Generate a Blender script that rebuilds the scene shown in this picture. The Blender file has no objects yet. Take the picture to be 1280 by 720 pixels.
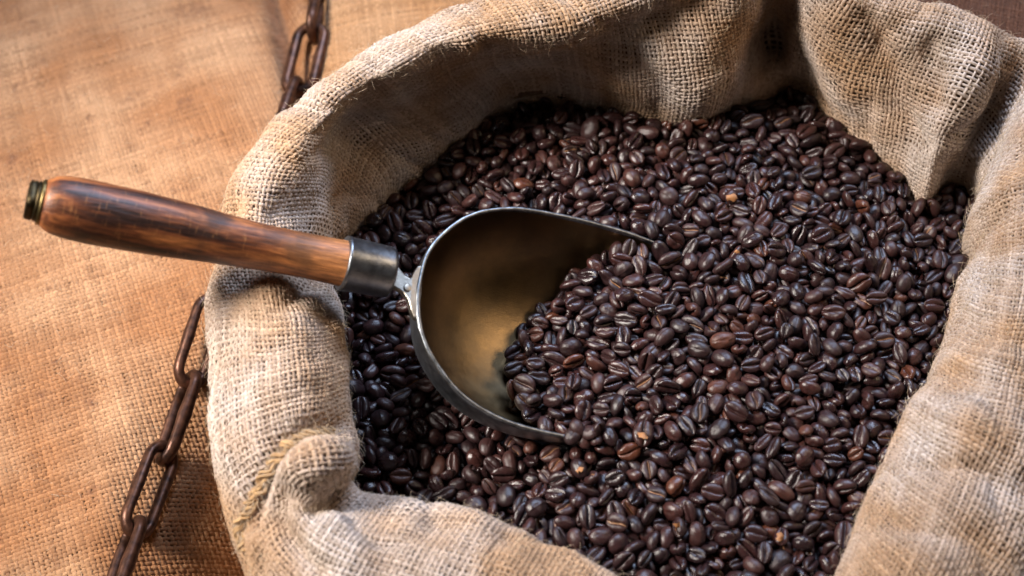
import bpy, math
import numpy as np
from mathutils import Vector, Matrix

# ------------------------------------------------------------------ camera, world, lights, exposure
scene = bpy.context.scene
COL = scene.collection
CAM_D, CAM_P, FPX = 0.64, math.radians(55.0), 1777.78
CAM = np.array([0.0, -CAM_D * math.cos(CAM_P), CAM_D * math.sin(CAM_P)])
cam_data = bpy.data.cameras.new('camera')
cam_data.lens = 50.0
cam_data.sensor_width = 36.0
cam_data.clip_start = 0.01
cam_data.clip_end = 20.0
cam_data.dof.use_dof = True
cam_data.dof.focus_distance = 0.630
cam_data.dof.aperture_fstop = 7.0
cam = bpy.data.objects.new('camera', cam_data)
cam.location = CAM.tolist()
cam.rotation_euler = (math.radians(90.0) - CAM_P, 0, 0)
COL.objects.link(cam)
scene.camera = cam

world = bpy.data.worlds.new('World')
scene.world = world
world.use_nodes = True
wb = world.node_tree.nodes['Background']
wb.inputs[0].default_value = (0.95, 0.74, 0.56, 1)
wb.inputs[1].default_value = 0.032


def area(name, loc, target, size, power, col, size_y=None):
    l = bpy.data.lights.new(name, 'AREA')
    l.energy = power
    l.color = col
    l.size = size
    if size_y:
        l.shape = 'RECTANGLE'
        l.size_y = size_y
    o = bpy.data.objects.new(name, l)
    o.location = loc
    o.rotation_euler = (Vector(target) - Vector(loc)).to_track_quat('-Z', 'Y').to_euler()
    COL.objects.link(o)
    return o


key = area('key_window_light', (-0.84, -0.04, 0.85), (-0.06, 0.01, 0.0), 0.30, 2.05, (1.0, 0.92, 0.84))
key.data.spread = math.radians(42)               # beam narrowed on purpose: an added falloff that darkens the corners
area('cool_window_light', (0.30, 0.86, 1.15), (0.08, 0.0, 0.0), 0.60, 25.0, (0.56, 0.71, 1.0))
area('warm_shop_light', (0.80, 0.25, 0.80), (0.05, 0.0, 0.0), 0.26, 2.2, (1.0, 0.74, 0.48))

scene.view_settings.view_transform = 'Standard'
scene.view_settings.look = 'None'
scene.view_settings.exposure = 0.0
scene.view_settings.gamma = 1.0
scene.cycles.max_bounces = 6
scene.cycles.diffuse_bounces = 3
scene.cycles.glossy_bounces = 3
scene.cycles.transparent_max_bounces = 6

# ------------------------------------------------------------------ helpers
FWD = np.array([0, math.cos(CAM_P), -math.sin(CAM_P)])
UPV = np.array([0, math.sin(CAM_P), math.cos(CAM_P)])
rng = np.random.default_rng(7)


def at(u, v, z):
    """the point at height z (metres) on the sight line of photo pixel (u, v)"""
    d = FWD + np.array([1.0, 0, 0]) * ((u - 640) / FPX) - UPV * ((v - 360) / FPX)
    return CAM + d * ((z - CAM[2]) / d[2])


def project(P):
    q = np.asarray(P) - CAM
    dep = q @ FWD
    return np.stack([640 + FPX * q[..., 0] / dep, 360 - FPX * (q @ UPV) / dep], -1)


def link(o, parent=None):
    COL.objects.link(o)
    if parent is not None:
        o.parent = parent
    return o


def mesh_np(name, V, F, mat=None, parent=None, smooth=True, attrs=None):
    """one mesh object from numpy vertices and an array of equal-sided faces (or a list of arrays)"""
    me = bpy.data.meshes.new(name)
    V = np.asarray(V, dtype=np.float32)
    Fs = F if isinstance(F, list) else [F]
    Fs = [np.asarray(f, dtype=np.int32) for f in Fs if len(f)]
    nl = sum(f.size for f in Fs)
    nf = sum(len(f) for f in Fs)
    me.vertices.add(len(V))
    me.vertices.foreach_set('co', V.ravel())
    me.loops.add(nl)
    me.loops.foreach_set('vertex_index', np.concatenate([f.ravel() for f in Fs]))
    me.polygons.add(nf)
    tot = np.concatenate([np.full(len(f), f.shape[1], np.int32) for f in Fs])
    st = np.concatenate([[0], np.cumsum(tot)[:-1]]).astype(np.int32)
    me.polygons.foreach_set('loop_start', st)
    me.polygons.foreach_set('loop_total', tot)
    me.polygons.foreach_set('use_smooth', np.full(nf, smooth))
    if attrs:
        for k, a in attrs.items():
            at_ = me.attributes.new(k, 'FLOAT', 'POINT')
            at_.data.foreach_set('value', np.asarray(a, np.float32))
    me.update(calc_edges=True)
    if mat:
        me.materials.append(mat)
    return link(bpy.data.objects.new(name, me), parent)


def tag(o, label=None, cat=None, group=None, kind=None):
    if label:
        o['label'] = label
    if cat:
        o['category'] = cat
    if group:
        o['group'] = group
    if kind:
        o['kind'] = kind
    return o


def empty(name, loc=(0, 0, 0)):
    o = bpy.data.objects.new(name, None)
    o.empty_display_size = 0.01
    o.location = loc
    return link(o)


def vnoise(x, y, seed=0):
    """smooth value noise in -1..1"""
    x = np.asarray(x, float)
    y = np.asarray(y, float)
    xi = np.floor(x).astype(np.int64)
    yi = np.floor(y).astype(np.int64)
    fx = x - xi
    fy = y - yi
    fx = fx * fx * (3 - 2 * fx)
    fy = fy * fy * (3 - 2 * fy)

    def h(a, b):
        n = (a * 374761393 + b * 668265263 + seed * 982451653) & 0xFFFFFFFF
        n = ((n ^ (n >> 13)) * 1274126177) & 0xFFFFFFFF
        n = n ^ (n >> 16)
        return (n & 0xFFFF) / 32767.5 - 1.0
    return (h(xi, yi) * (1 - fx) + h(xi + 1, yi) * fx) * (1 - fy) + (h(xi, yi + 1) * (1 - fx) + h(xi + 1, yi + 1) * fx) * fy


def catmull(P, n, closed):
    """sample n points per span through control points P[k, ...]"""
    k = len(P)
    out = []
    t = (np.arange(n) / n).reshape((-1,) + (1,) * (P.ndim - 1))
    for i in range(k if closed else k - 1):
        if closed:
            a, b, c, d = P[(i - 1) % k], P[i], P[(i + 1) % k], P[(i + 2) % k]
        else:
            b, c = P[i], P[i + 1]
            a = P[i - 1] if i > 0 else 2 * b - c
            d = P[i + 2] if i + 2 < k else 2 * c - b
        out.append(0.5 * ((2 * b) + (-a + c) * t + (2 * a - 5 * b + 4 * c - d) * t ** 2 + (-a + 3 * b - 3 * c + d) * t ** 3))
    if not closed:
        out.append(P[-1][None])
    return np.concatenate(out, 0)


def nrm(v):
    return v / np.maximum(np.linalg.norm(v, axis=-1, keepdims=True), 1e-12)


def grid_normals(P):
    return nrm(np.cross(np.gradient(P, axis=0), np.gradient(P, axis=1)))


def grid_faces(a, b):
    i, j = np.meshgrid(np.arange(a - 1), np.arange(b - 1), indexing='ij')
    k = (i * b + j).ravel()
    return np.stack([k, k + b, k + b + 1, k + 1], 1)


def bilin(G, x, y):
    a, b = G.shape[:2]
    x = np.clip(x, 0, a - 1.001)
    y = np.clip(y, 0, b - 1.001)
    i = x.astype(int)
    j = y.astype(int)
    fx = (x - i)[..., None]
    fy = (y - j)[..., None]
    return (G[i, j] * (1 - fx) + G[i + 1, j] * fx) * (1 - fy) + (G[i, j + 1] * (1 - fx) + G[i + 1, j + 1] * fx) * fy


def in_view(P, m=110):
    q = project(P)
    return (q[..., 0] > -m) & (q[..., 0] < 1280 + m) & (q[..., 1] > -m) & (q[..., 1] < 720 + m)


# ------------------------------------------------------------------ materials
def new_mat(name):
    m = bpy.data.materials.new(name)
    m.use_nodes = True
    nt = m.node_tree
    return m, nt, nt.nodes['Principled BSDF']


def nd(nt, kind, **kw):
    n = nt.nodes.new(kind)
    for k, v in kw.items():
        if k.startswith('in_'):
            key = k[3:]
            n.inputs[int(key) if key.isdigit() else key].default_value = v
        else:
            setattr(n, k, v)
    return n


def ramp(nt, fac, stops):
    r = nt.nodes.new('ShaderNodeValToRGB')
    e = r.color_ramp.elements
    while len(e) < len(stops):
        e.new(0.5)
    for i, (p, c) in enumerate(stops):
        e[i].position = p
        e[i].color = (*c, 1)
    nt.links.new(fac, r.inputs[0])
    return r.outputs[0]


def noise(nt, co, scale, detail=3, rough=0.55):
    n = nd(nt, 'ShaderNodeTexNoise', in_Scale=scale, in_Detail=detail, in_Roughness=rough)
    nt.links.new(co, n.inputs['Vector'])
    return n.outputs['Fac']


def mixc(nt, fac, a, b, mode='MIX'):
    n = nt.nodes.new('ShaderNodeMix')
    n.data_type = 'RGBA'
    n.blend_type = mode
    if isinstance(fac, (int, float)):
        n.inputs[0].default_value = fac
    else:
        nt.links.new(fac, n.inputs[0])
    for s, v in ((6, a), (7, b)):
        if isinstance(v, tuple):
            n.inputs[s].default_value = (*v, 1)
        else:
            nt.links.new(v, n.inputs[s])
    return n.outputs[2]


def bump(nt, h, strength, dist):
    b = nd(nt, 'ShaderNodeBump', in_Strength=strength, in_Distance=dist)
    nt.links.new(h, b.inputs['Height'])
    return b.outputs[0]


def burlap_mat(name, pale, tan, dark, tan_scale=22, stain=0.0):
    m, nt, bs = new_mat(name)
    co = nd(nt, 'ShaderNodeNewGeometry').outputs['Position']
    big = ramp(nt, noise(nt, co, tan_scale, 2), [(0.36, pale), (0.62, tan)])
    yarn = nd(nt, 'ShaderNodeAttribute', attribute_name='tone').outputs['Fac']
    yv = ramp(nt, yarn, [(0.0, (0.66, 0.62, 0.58)), (1.0, (1.18, 1.18, 1.18))])
    c = mixc(nt, 1.0, big, yv, 'MULTIPLY')
    fib = noise(nt, co, 1500, 3, 0.7)
    c = mixc(nt, ramp(nt, fib, [(0.40, (0, 0, 0)), (0.75, (0.55, 0.55, 0.55))]), c, dark)
    if stain:
        sp = noise(nt, co, 70, 4, 0.7)
        c = mixc(nt, ramp(nt, sp, [(0.60, (0, 0, 0)), (0.74, (stain, stain, stain))]), c, dark)
    nt.links.new(c, bs.inputs['Base Color'])
    bs.inputs['Roughness'].default_value = 0.85
    bs.inputs['Specular IOR Level'].default_value = 0.25
    bs.inputs['Sheen Weight'].default_value = 0.15
    bs.inputs['Sheen Roughness'].default_value = 0.5
    nt.links.new(bump(nt, noise(nt, co, 2600, 2, 0.6), 0.5, 0.0004), bs.inputs['Normal'])
    return m


M_SACK = burlap_mat('burlap_grey_tan', (0.60, 0.515, 0.46), (0.50, 0.32, 0.19), (0.25, 0.155, 0.095))
M_SACK2 = burlap_mat('burlap_orange_tan', (0.57, 0.33, 0.175), (0.43, 0.20, 0.082), (0.17, 0.07, 0.035), 17, 0.95)
M_SACK3 = burlap_mat('burlap_tan_back', (0.56, 0.33, 0.17), (0.50, 0.26, 0.11), (0.22, 0.10, 0.045), 16, 0.3)
M_SACK4 = burlap_mat('burlap_dark_brown', (0.16, 0.075, 0.045), (0.13, 0.055, 0.03), (0.05, 0.022, 0.014), 16)
M_CORD = burlap_mat('jute_cord', (0.60, 0.42, 0.24), (0.56, 0.34, 0.15), (0.30, 0.16, 0.07), 60)


def plain(name, col, rough, metal=0.0):
    m, nt, bs = new_mat(name)
    bs.inputs['Base Color'].default_value = (*col, 1)
    bs.inputs['Roughness'].default_value = rough
    bs.inputs['Metallic'].default_value = metal
    return m


def under_layer_mat(name, a, b):
    m, nt, bs = new_mat(name)
    co = nd(nt, 'ShaderNodeNewGeometry').outputs['Position']
    nt.links.new(ramp(nt, noise(nt, co, 400, 3), [(0.3, a), (0.7, b)]), bs.inputs['Base Color'])
    bs.inputs['Roughness'].default_value = 0.95
    return m


M_GAP_SHADE = under_layer_mat('inner_layer_gap_shade', (0.10, 0.055, 0.03), (0.20, 0.12, 0.065))  # darker than the burlap: shade between the yarns is put into this colour
M_LINING2 = under_layer_mat('inner_layer_orange', (0.20, 0.09, 0.04), (0.34, 0.16, 0.07))
M_LINING4 = under_layer_mat('inner_layer_dark', (0.02, 0.01, 0.007), (0.04, 0.02, 0.012))
M_FUZZ = plain('jute_fibre', (0.62, 0.48, 0.33), 0.7)


# ------------------------------------------------------------------ woven cloth as real yarns
def weave(P, N, S, T, pitch, parent, mat, seed, valid=None, width=0.36, height=0.24, wob=0.10, margin=110, ring=(-20, 35, 90, 145, 200), tvar=0.28):
    """lay warp and weft yarns over the surface grid P (S, T: its arc-length coordinates)"""
    ns, nt_ = P.shape[:2]
    r = np.random.default_rng(seed)
    ang = np.radians(ring)
    rn = len(ring)
    xs_of = lambda s: np.interp(s, S, np.arange(ns))
    ys_of = lambda t: np.interp(t, T, np.arange(nt_))
    for fam in (0, 1):
        L0, L1 = (S[0], S[-1]) if fam == 0 else (T[0], T[-1])          # along
        A0, A1 = (T[0], T[-1]) if fam == 0 else (S[0], S[-1])          # across
        na = int((A1 - A0) / pitch)
        nl = int((L1 - L0) / pitch * 2)
        k = np.arange(na)[:, None]
        j = np.arange(nl)[None, :]
        along = L0 + j * pitch / 2 + 0 * k
        drift = vnoise(k * 0.31 + 3.7, j * 0.045 + seed, seed + fam) * wob * 2.0 + vnoise(k * 7.13, j * 0.11, seed + 5 + fam) * wob * 1.6
        across = A0 + (k + 0.5 + drift) * pitch
        wv = np.cos(np.pi * (j / 2 - 0.5)) * (-1.0) ** k * (1 if fam == 0 else -1)
        x, y = (xs_of(along), ys_of(across)) if fam == 0 else (xs_of(across), ys_of(along))
        p = bilin(P, x, y)
        n = nrm(bilin(N, x, y))
        tan = nrm(np.gradient(p, axis=1))
        lat = nrm(np.cross(n, tan))
        per = r.uniform(0.80, 1.22, (na, 1))
        thick = per * (1 + 0.26 * vnoise(k * 3.3, j * 0.23, seed + 9 + fam) + 0.14 * vnoise(k * 5.7, j * 0.8, seed + 11 + fam))
        thick = np.clip(thick, 0.55, 1.5)
        w = (width * pitch * thick)[..., None, None]
        h = (height * pitch * thick)[..., None, None]
        cen = p + n * (wv * 0.20 * pitch)[..., None]
        V = cen[..., None, :] + lat[..., None, :] * (np.cos(ang)[:, None] * w) + n[..., None, :] * (np.sin(ang)[:, None] * h)
        ok = in_view(p, margin)
        if valid is not None:
            ok &= bilin(valid[..., None].astype(float), x, y)[..., 0] > 0.5
        ok = ok[:, 1:] & ok[:, :-1]
        kk, jj = np.nonzero(ok)
        base = (kk * nl + jj) * rn
        F = np.concatenate([np.stack([base + q, base + q + 1, base + rn + q + 1, base + rn + q], 1) for q in range(rn - 1)])
        tone = np.clip(0.5 + tvar * r.standard_normal((na, 1)) + 0.34 * vnoise(k * 2.9, j * 0.09, seed + 21 + fam), 0, 1)
        tone = np.repeat(tone.ravel(), rn)
        used = np.zeros(na * nl * rn, bool)
        used[F.ravel()] = True
        idx = np.cumsum(used) - 1
        o = mesh_np('warp_yarns' if fam == 0 else 'weft_yarns', V.reshape(-1, 3)[used], idx[F], mat, parent, attrs={'tone': tone[used]})
        tag(o, kind='stuff')


def fuzz(P, N, count, parent, seed, length=(0.002, 0.008), radius=(0.00003, 0.00007), valid=None, lift=(0.1, 0.9)):
    """loose jute fibres standing off the cloth"""
    r = np.random.default_rng(seed)
    ns, nt_ = P.shape[:2]
    x = r.uniform(0, ns - 1.01, count * 3)
    y = r.uniform(0, nt_ - 1.01, count * 3)
    p = bilin(P, x, y)
    ok = in_view(p, 40)
    if valid is not None:
        ok &= bilin(valid[..., None].astype(float), x, y)[..., 0] > 0.5
    sel = np.nonzero(ok)[0][:count]
    p = p[sel]
    n = nrm(bilin(N, x[sel], y[sel]))
    c = len(sel)
    rd = r.standard_normal((c, 3))
    rd = nrm(rd - n * (rd * n).sum(1, keepdims=True))
    bend = nrm(np.cross(n, rd)) * r.uniform(-1, 1, (c, 1))
    ln = r.uniform(0, 1, (c, 1)) ** 2 * (length[1] - length[0]) + length[0]
    lf = r.uniform(*lift, (c, 1))
    rad = r.uniform(*radius, (c, 1))
    K = 4
    pts = []
    for q in range(K):
        t = q / (K - 1)
        pts.append(p + n * 0.0004 + rd * ln * t * (1 - lf * 0.4) + n * ln * lf * (t - 0.45 * t * t) + bend * ln * 0.55 * t * t)
    C = np.stack(pts, 1)
    tg = nrm(np.gradient(C, axis=1))
    a = nrm(np.cross(tg, np.array([0.3, 0.2, 0.93])))
    b = np.cross(tg, a)
    V = np.stack([C + (a * math.cos(f) + b * math.sin(f)) * rad[:, None, :] for f in (0.0, 2.094, 4.189)], 2)
    base = (np.arange(c)[:, None] * K + np.arange(K - 1)[None, :]).ravel() * 3
    F = np.concatenate([np.stack([base + q, base + (q + 1) % 3, base + 3 + (q + 1) % 3, base + 3 + q], 1) for q in range(3)])
    tag(mesh_np('loose_fibres', V.reshape(-1, 3), F, M_FUZZ, parent), kind='stuff')
# ------------------------------------------------------------------ ground under the sacks
ground = mesh_np('ground', [(-1.2, -1.2, -0.42), (1.2, -1.2, -0.42), (1.2, 1.4, -0.42), (-1.2, 1.4, -0.42)], np.array([[0, 1, 2, 3]]), plain('dark_floor', (0.08, 0.055, 0.04), 0.8))
tag(ground, kind='structure')

# ------------------------------------------------------------------ the open sack: rolled rim through measured cross sections
# (edge at the beans), (inner wall), (crest), (outer shoulder): photo pixel and height in mm
ST = [
    ((950, 800, 10), (960, 830, 28), (975, 880, 32), (985, 960, 18)),
    ((840, 780, 10), (835, 805, 26), (825, 860, 30), (810, 940, 16)),
    ((745, 716, 10), (730, 738, 26), (705, 790, 32), (680, 880, 16)),
    ((650, 668, 10), (630, 690, 26), (600, 740, 34), (570, 840, 18)),
    ((560, 637, 10), (535, 655, 26), (500, 705, 36), (460, 810, 20)),
    ((478, 622, 10), (455, 636, 26), (425, 680, 38), (370, 790, 22)),
    ((446, 600, 12), (418, 606, 34), (372, 636, 40), (320, 720, 24)),
    ((446, 558, 14), (416, 562, 40), (360, 575, 44), (292, 640, 26)),
    ((436, 505, 12), (405, 508, 38), (350, 515, 46), (275, 560, 28)),
    ((434, 450, 12), (400, 450, 38), (345, 455, 48), (265, 480, 28)),
    ((428, 400, 12), (395, 400, 38), (340, 395, 50), (261, 400, 30)),
    ((415, 350, 5), (385, 335, 30), (330, 325, 49), (262, 335, 34)),
    ((432, 285, 0), (395, 262, 28), (335, 262, 52), (277, 262, 42)),
    ((452, 262, 0), (405, 215, 30), (350, 208, 57), (300, 208, 48)),
    ((490, 226, 0), (445, 170, 20), (402, 160, 59), (348, 150, 52)),
    ((540, 190, 0), (496, 140, 24), (458, 112, 62), (405, 98, 56)),
    ((595, 156, 0), (552, 110, 26), (526, 68, 65), (470, 50, 58)),
    ((650, 122, 0), (620, 75, 32), (612, 42, 68), (570, 8, 62)),
    ((740, 124, 0), (730, 78, 38), (724, 24, 72), (690, -14, 66)),
    ((850, 140, 2), (850, 85, 34), (840, -15, 76), (820, -45, 68)),
    ((925, 128, 2), (925, 65, 28), (930, -25, 76), (930, -60, 68)),
    ((965, 108, 0), (968, 40, 8), (975, -35, 66), (985, -70, 60)),
    ((998, 98, 3), (1000, 35, 40), (1030, -20, 72), (1050, -48, 62)),
    ((1070, 163, 4), (1075, 85, 40), (1105, 15, 68), (1120, -8, 60)),
    ((1128, 212, 4), (1140, 120, 36), (1180, 32, 64), (1190, 12, 58)),
    ((1160, 246, 5), (1185, 150, 40), (1235, 55, 60), (1245, 32, 54)),
    ((1192, 212, -2), (1225, 150, 16), (1275, 70, 50), (1290, 50, 46)),
    ((1222, 232, 8), (1258, 165, 36), (1300, 110, 50), (1340, 90, 40)),
    ((1203, 335, 12), (1235, 320, 36), (1290, 320, 48), (1370, 310, 30)),
    ((1170, 450, 12), (1205, 455, 36), (1260, 470, 46), (1360, 500, 28)),
    ((1100, 580, 12), (1140, 600, 34), (1200, 640, 42), (1290, 720, 26)),
    ((1042, 715, 12), (1070, 740, 32), (1120, 790, 38), (1180, 880, 22)),
]
ctrl = []
for e, m, c, o in ST:
    P1, P2, P3, P4 = [at(u, v, z / 1000.0) for u, v, z in (e, m, c, o)]
    out = P4 - P1
    out[2] = 0
    out /= np.linalg.norm(out)
    P0 = P1 + out * 0.012
    P0[2] = -0.045
    P5 = P4 + out * 0.003
    P5[2] = P4[2] - 0.045
    P6 = P5 + out * 0.002
    P6[2] = P5[2] - 0.05
    ctrl.append([P0, P1, P2, P3, P4, P5, P6])
ctrl = np.array(ctrl)
rows = catmull(ctrl, 36, True)                       # around the opening
rows = np.concatenate([rows, rows[:1]], 0)
prof = catmull(np.swapaxes(rows, 0, 1), 30, False)   # across the roll
prof = np.swapaxes(prof, 0, 1)                       # [around, across, 3]
CREST = 3 * 30
# resample: around by crest length, across by distance from the crest
seg = np.linalg.norm(np.diff(prof[:, CREST], axis=0), axis=1)
arc = np.concatenate([[0], np.cumsum(seg)])
NS = int(arc[-1] / 0.0011)
S = np.linspace(0, arc[-1], NS)
idx = np.interp(S, arc, np.arange(len(arc)))
i0 = np.clip(idx.astype(int), 0, len(arc) - 2)
fr = (idx - i0)[:, None, None]
prof = prof[i0] * (1 - fr) + prof[i0 + 1] * fr
T = np.arange(-0.150, 0.100, 0.0011)
G = np.zeros((NS, len(T), 3))
for i in range(NS):
    d = np.concatenate([[0], np.cumsum(np.linalg.norm(np.diff(prof[i], axis=0), axis=1))])
    d -= d[CREST]
    for q in range(3):
        G[i, :, q] = np.interp(T, d, prof[i][:, q])
VALID = np.zeros((NS, len(T)), bool)
for i in range(NS):
    d = np.concatenate([[0], np.cumsum(np.linalg.norm(np.diff(prof[i], axis=0), axis=1))])
    VALID[i] = (T > max(d[0], d[30] - 0.016) - d[CREST]) & (T < d[120] + 0.028 - d[CREST])


def smooth_grid(G, n):
    for _ in range(n):
        H = G.copy()
        H[1:-1] = (G[:-2] + 2 * G[1:-1] + G[2:]) / 4
        G = H.copy()
        G[:, 1:-1] = (H[:, :-2] + 2 * H[:, 1:-1] + H[:, 2:]) / 4
    return G


def sheet_normals(G):
    """normals turned to the outer face of the cloth everywhere, also inside tight pleats"""
    crest = G[:, np.argmin(abs(T))]
    for _ in range(60):
        crest = np.concatenate([crest[:1], (crest[:-2] + 2 * crest[1:-1] + crest[2:]) / 4, crest[-1:]])
    ref = np.cross(np.gradient(crest, axis=0)[:, None], np.gradient(G, axis=1))
    if ref[NS // 2, np.argmin(abs(T)), 2] < 0:
        ref = -ref
    n = grid_normals(G)
    return np.where((n * ref).sum(-1, keepdims=True) < 0, -n, n)


G = smooth_grid(G, 12)
GN = sheet_normals(G)
# creases (valleys) and bulges of the cloth: polyline in photo pixels, half width in px, depth in mm
FOLDS = [
    ([(455, 120), (448, 170), (432, 245)], 27, -4),
    ([(470, 95), (452, 150)], 20, -4),
    ([(590, 45), (600, 90)], 22, 4),
    ([(355, 205), (345, 260)], 18, -3),
    ([(372, 200), (380, 235)], 30, 5),
    ([(525, 165), (560, 140)], 28, 4),
    ([(885, 0), (830, 30), (760, 62), (690, 84)], 24, -8),
    ([(890, 88), (870, 110)], 42, 9),
    ([(640, 60), (720, 35)], 30, 3),
    ([(1085, 25), (1118, 100), (1135, 175)], 17, -6),
    ([(1035, 30), (1060, 110)], 26, 5),
    ([(1225, 80), (1190, 170)], 30, 6),
    ([(1165, 60), (1170, 130)], 16, -4),
    ([(432, 532), (390, 528), (352, 548), (318, 600), (302, 655)], 12, -9),
    ([(408, 572), (375, 590)], 26, 10),
    ([(345, 615), (395, 628), (440, 616)], 12, -9),
    ([(345, 650), (400, 715)], 14, -5),
    ([(330, 480), (420, 470)], 26, 3),
    ([(1250, 270), (1215, 300)], 16, -3),
    ([(1280, 420), (1190, 405)], 26, -4),
    ([(1270, 560), (1150, 500)], 40, 4),
    ([(1290, 610), (1180, 590)], 26, -5),
    ([(300, 430), (410, 420)], 30, 3),
    ([(560, 660), (640, 700)], 30, 3),
    ([(480, 650), (470, 720)], 22, -3),
]
PX = project(G)
facing = np.clip((nrm(CAM - G) * GN).sum(-1) * 2.5, 0, 1)
for _ in range(30):
    facing[1:-1, 1:-1] = (facing[:-2, 1:-1] + facing[2:, 1:-1] + facing[1:-1, :-2] + facing[1:-1, 2:]) / 4
disp = np.zeros(G.shape[:2])
for line, wpx, mm in FOLDS:
    best = np.full(G.shape[:2], 1e9)
    for a, b in zip(line[:-1], line[1:]):
        a = np.array(a, float)
        b = np.array(b, float)
        t = np.clip(((PX - a) @ (b - a)) / ((b - a) @ (b - a)), 0, 1)
        best = np.minimum(best, np.linalg.norm(PX - (a + t[..., None] * (b - a)), axis=-1))
    disp += np.exp(-(best / wpx) ** 2) * mm / 1000.0 * facing
ss, tt = np.meshgrid(S, T, indexing='ij')
disp += 0.0028 * vnoise(ss * 26, tt * 14 + ss * 9, 3) + 0.0017 * vnoise(ss * 62 + tt * 30, tt * 38, 4) + 0.0007 * vnoise(ss * 150, tt * 120, 6)
disp -= 0.0030 * np.clip(1 - np.abs(vnoise(ss * 34 + tt * 22, tt * 16 - ss * 8, 14)) * 3.2, 0, 1) ** 2
G = smooth_grid(G + GN * disp[..., None], 3)
soft = smooth_grid(G, 110)                            # the tight corners of the inner wall sag into rounder pleats
for u, v, w in ((445, 145, 42), (672, 108, 48)):
    k = (np.exp(-(np.hypot(PX[..., 0] - u, PX[..., 1] - v) / w) ** 2) * (tt < 0.0))[..., None]
    G = G * (1 - k) + soft * k
GN = sheet_normals(G)

SACK_C = at(830, 420, 0.0)
sack = empty('open_burlap_sack', (SACK_C[0], SACK_C[1], -0.42))
tag(sack, 'open grey-tan burlap sack with rolled rim, full of roasted coffee beans', 'sack')
bpy.context.view_layer.update()


def world_parent(o, p):
    o.parent = p
    o.matrix_parent_inverse = Matrix.Translation(Vector(p.location)).inverted()


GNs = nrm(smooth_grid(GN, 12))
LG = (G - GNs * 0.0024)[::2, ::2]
inner = mesh_np('inner_layer', LG.reshape(-1, 3), grid_faces(*LG.shape[:2]), M_GAP_SHADE)
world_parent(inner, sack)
b0 = catmull(ctrl[:, 6], 8, True)
b0 = np.concatenate([b0, b0[:1]])
b1 = b0.copy()
b1[:, :2] = b0[:, :2] + (b0[:, :2] - SACK_C[:2]) * 0.02
b1[:, 2] = -0.415
b05 = (b0 + b1) / 2
SB = np.stack([b0, b05, b1], 1)
body = mesh_np('sack_body', SB.reshape(-1, 3), grid_faces(*SB.shape[:2]), M_SACK)
world_parent(body, sack)
_before = set(bpy.data.objects)
weave(G, GN, S, T, 0.00200, None, M_SACK, 11, VALID)
fuzz(G, GN, 12000, None, 5, valid=VALID)
for o in set(bpy.data.objects) - _before:
    world_parent(o, sack)

# the frayed hem edge by the knot-like fold: three twisted strands
hp = [(412, 541), (385, 541), (358, 556), (334, 585), (318, 618), (306, 655), (300, 690)]
HP = []
fpx = np.where(facing[..., None] > 0.3, project(G), 1e9)
for u, v in hp:
    k = np.argmin(((fpx - np.array([u, v])) ** 2).sum(-1))
    HP.append(G.reshape(-1, 3)[k] + GN.reshape(-1, 3)[k] * 0.0015)
HPs = catmull(np.array(HP), 22, False)


def tube(C, rad, sides=8, closed=False):
    C = np.asarray(C, float)
    n = len(C)
    if closed:
        tg = nrm(np.roll(C, -1, 0) - np.roll(C, 1, 0))
    else:
        tg = nrm(np.gradient(C, axis=0))
    a = np.zeros_like(C)
    ref = np.array([0.13, 0.21, 0.97])
    a[0] = nrm(np.cross(tg[0], ref))
    for i in range(1, n):
        a[i] = nrm(a[i - 1] - tg[i] * (a[i - 1] @ tg[i]))
    b = np.cross(tg, a)
    th = np.arange(sides) * 2 * math.pi / sides
    rad = np.broadcast_to(np.asarray(rad, float), (n,))
    V = C[:, None] + (a[:, None] * np.cos(th)[:, None] + b[:, None] * np.sin(th)[:, None]) * rad[:, None, None]
    m = n if closed else n - 1
    i, j = np.meshgrid(np.arange(m), np.arange(sides), indexing='ij')
    i2 = (i + 1) % n
    j2 = (j + 1) % sides
    F = np.stack([i * sides + j, i * sides + j2, i2 * sides + j2, i2 * sides + j], -1).reshape(-1, 4)
    return V.reshape(-1, 3), F


tgH = nrm(np.gradient(HPs, axis=0))
aH = nrm(np.cross(tgH, np.array([0, 0, 1.0])))
bH = np.cross(tgH, aH)
for q in range(6):
    n_ = np.arange(len(HPs))
    ph = n_ * 0.30 + q * 1.047 + 1.5 * vnoise(n_ * 0.12, np.full(len(n_), q * 4.0), 33)
    rad_ = 0.0011 + 0.0009 * vnoise(n_ * 0.11, np.full(len(n_), q * 7.0), 31)
    cc = HPs + (aH * np.cos(ph)[:, None] * 1.5 + bH * np.sin(ph)[:, None] * 0.8) * rad_[:, None]
    V, F = tube(cc, 0.00055 * (1 + 0.35 * vnoise(n_ * 0.4, q * 5.0 + np.zeros(len(cc)), 2)), 7)
    o = mesh_np('hem_strand', V, F, M_CORD, attrs={'tone': np.full(len(V), 0.15 + 0.15 * q)})
    world_parent(o, sack)

HW = np.linspace(-1, 1, 9)
HG = HPs[:, None] + aH[:, None] * (HW * 0.0024)[None, :, None] + bH[:, None] * 0.0
_before = set(bpy.data.objects)
fuzz(HG, np.broadcast_to(np.array([0.0, -0.3, 0.95]), HG.shape).copy(), 500, None, 77, (0.002, 0.006), (0.00004, 0.00008))
for o in set(bpy.data.objects) - _before:
    world_parent(o, sack)

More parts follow.
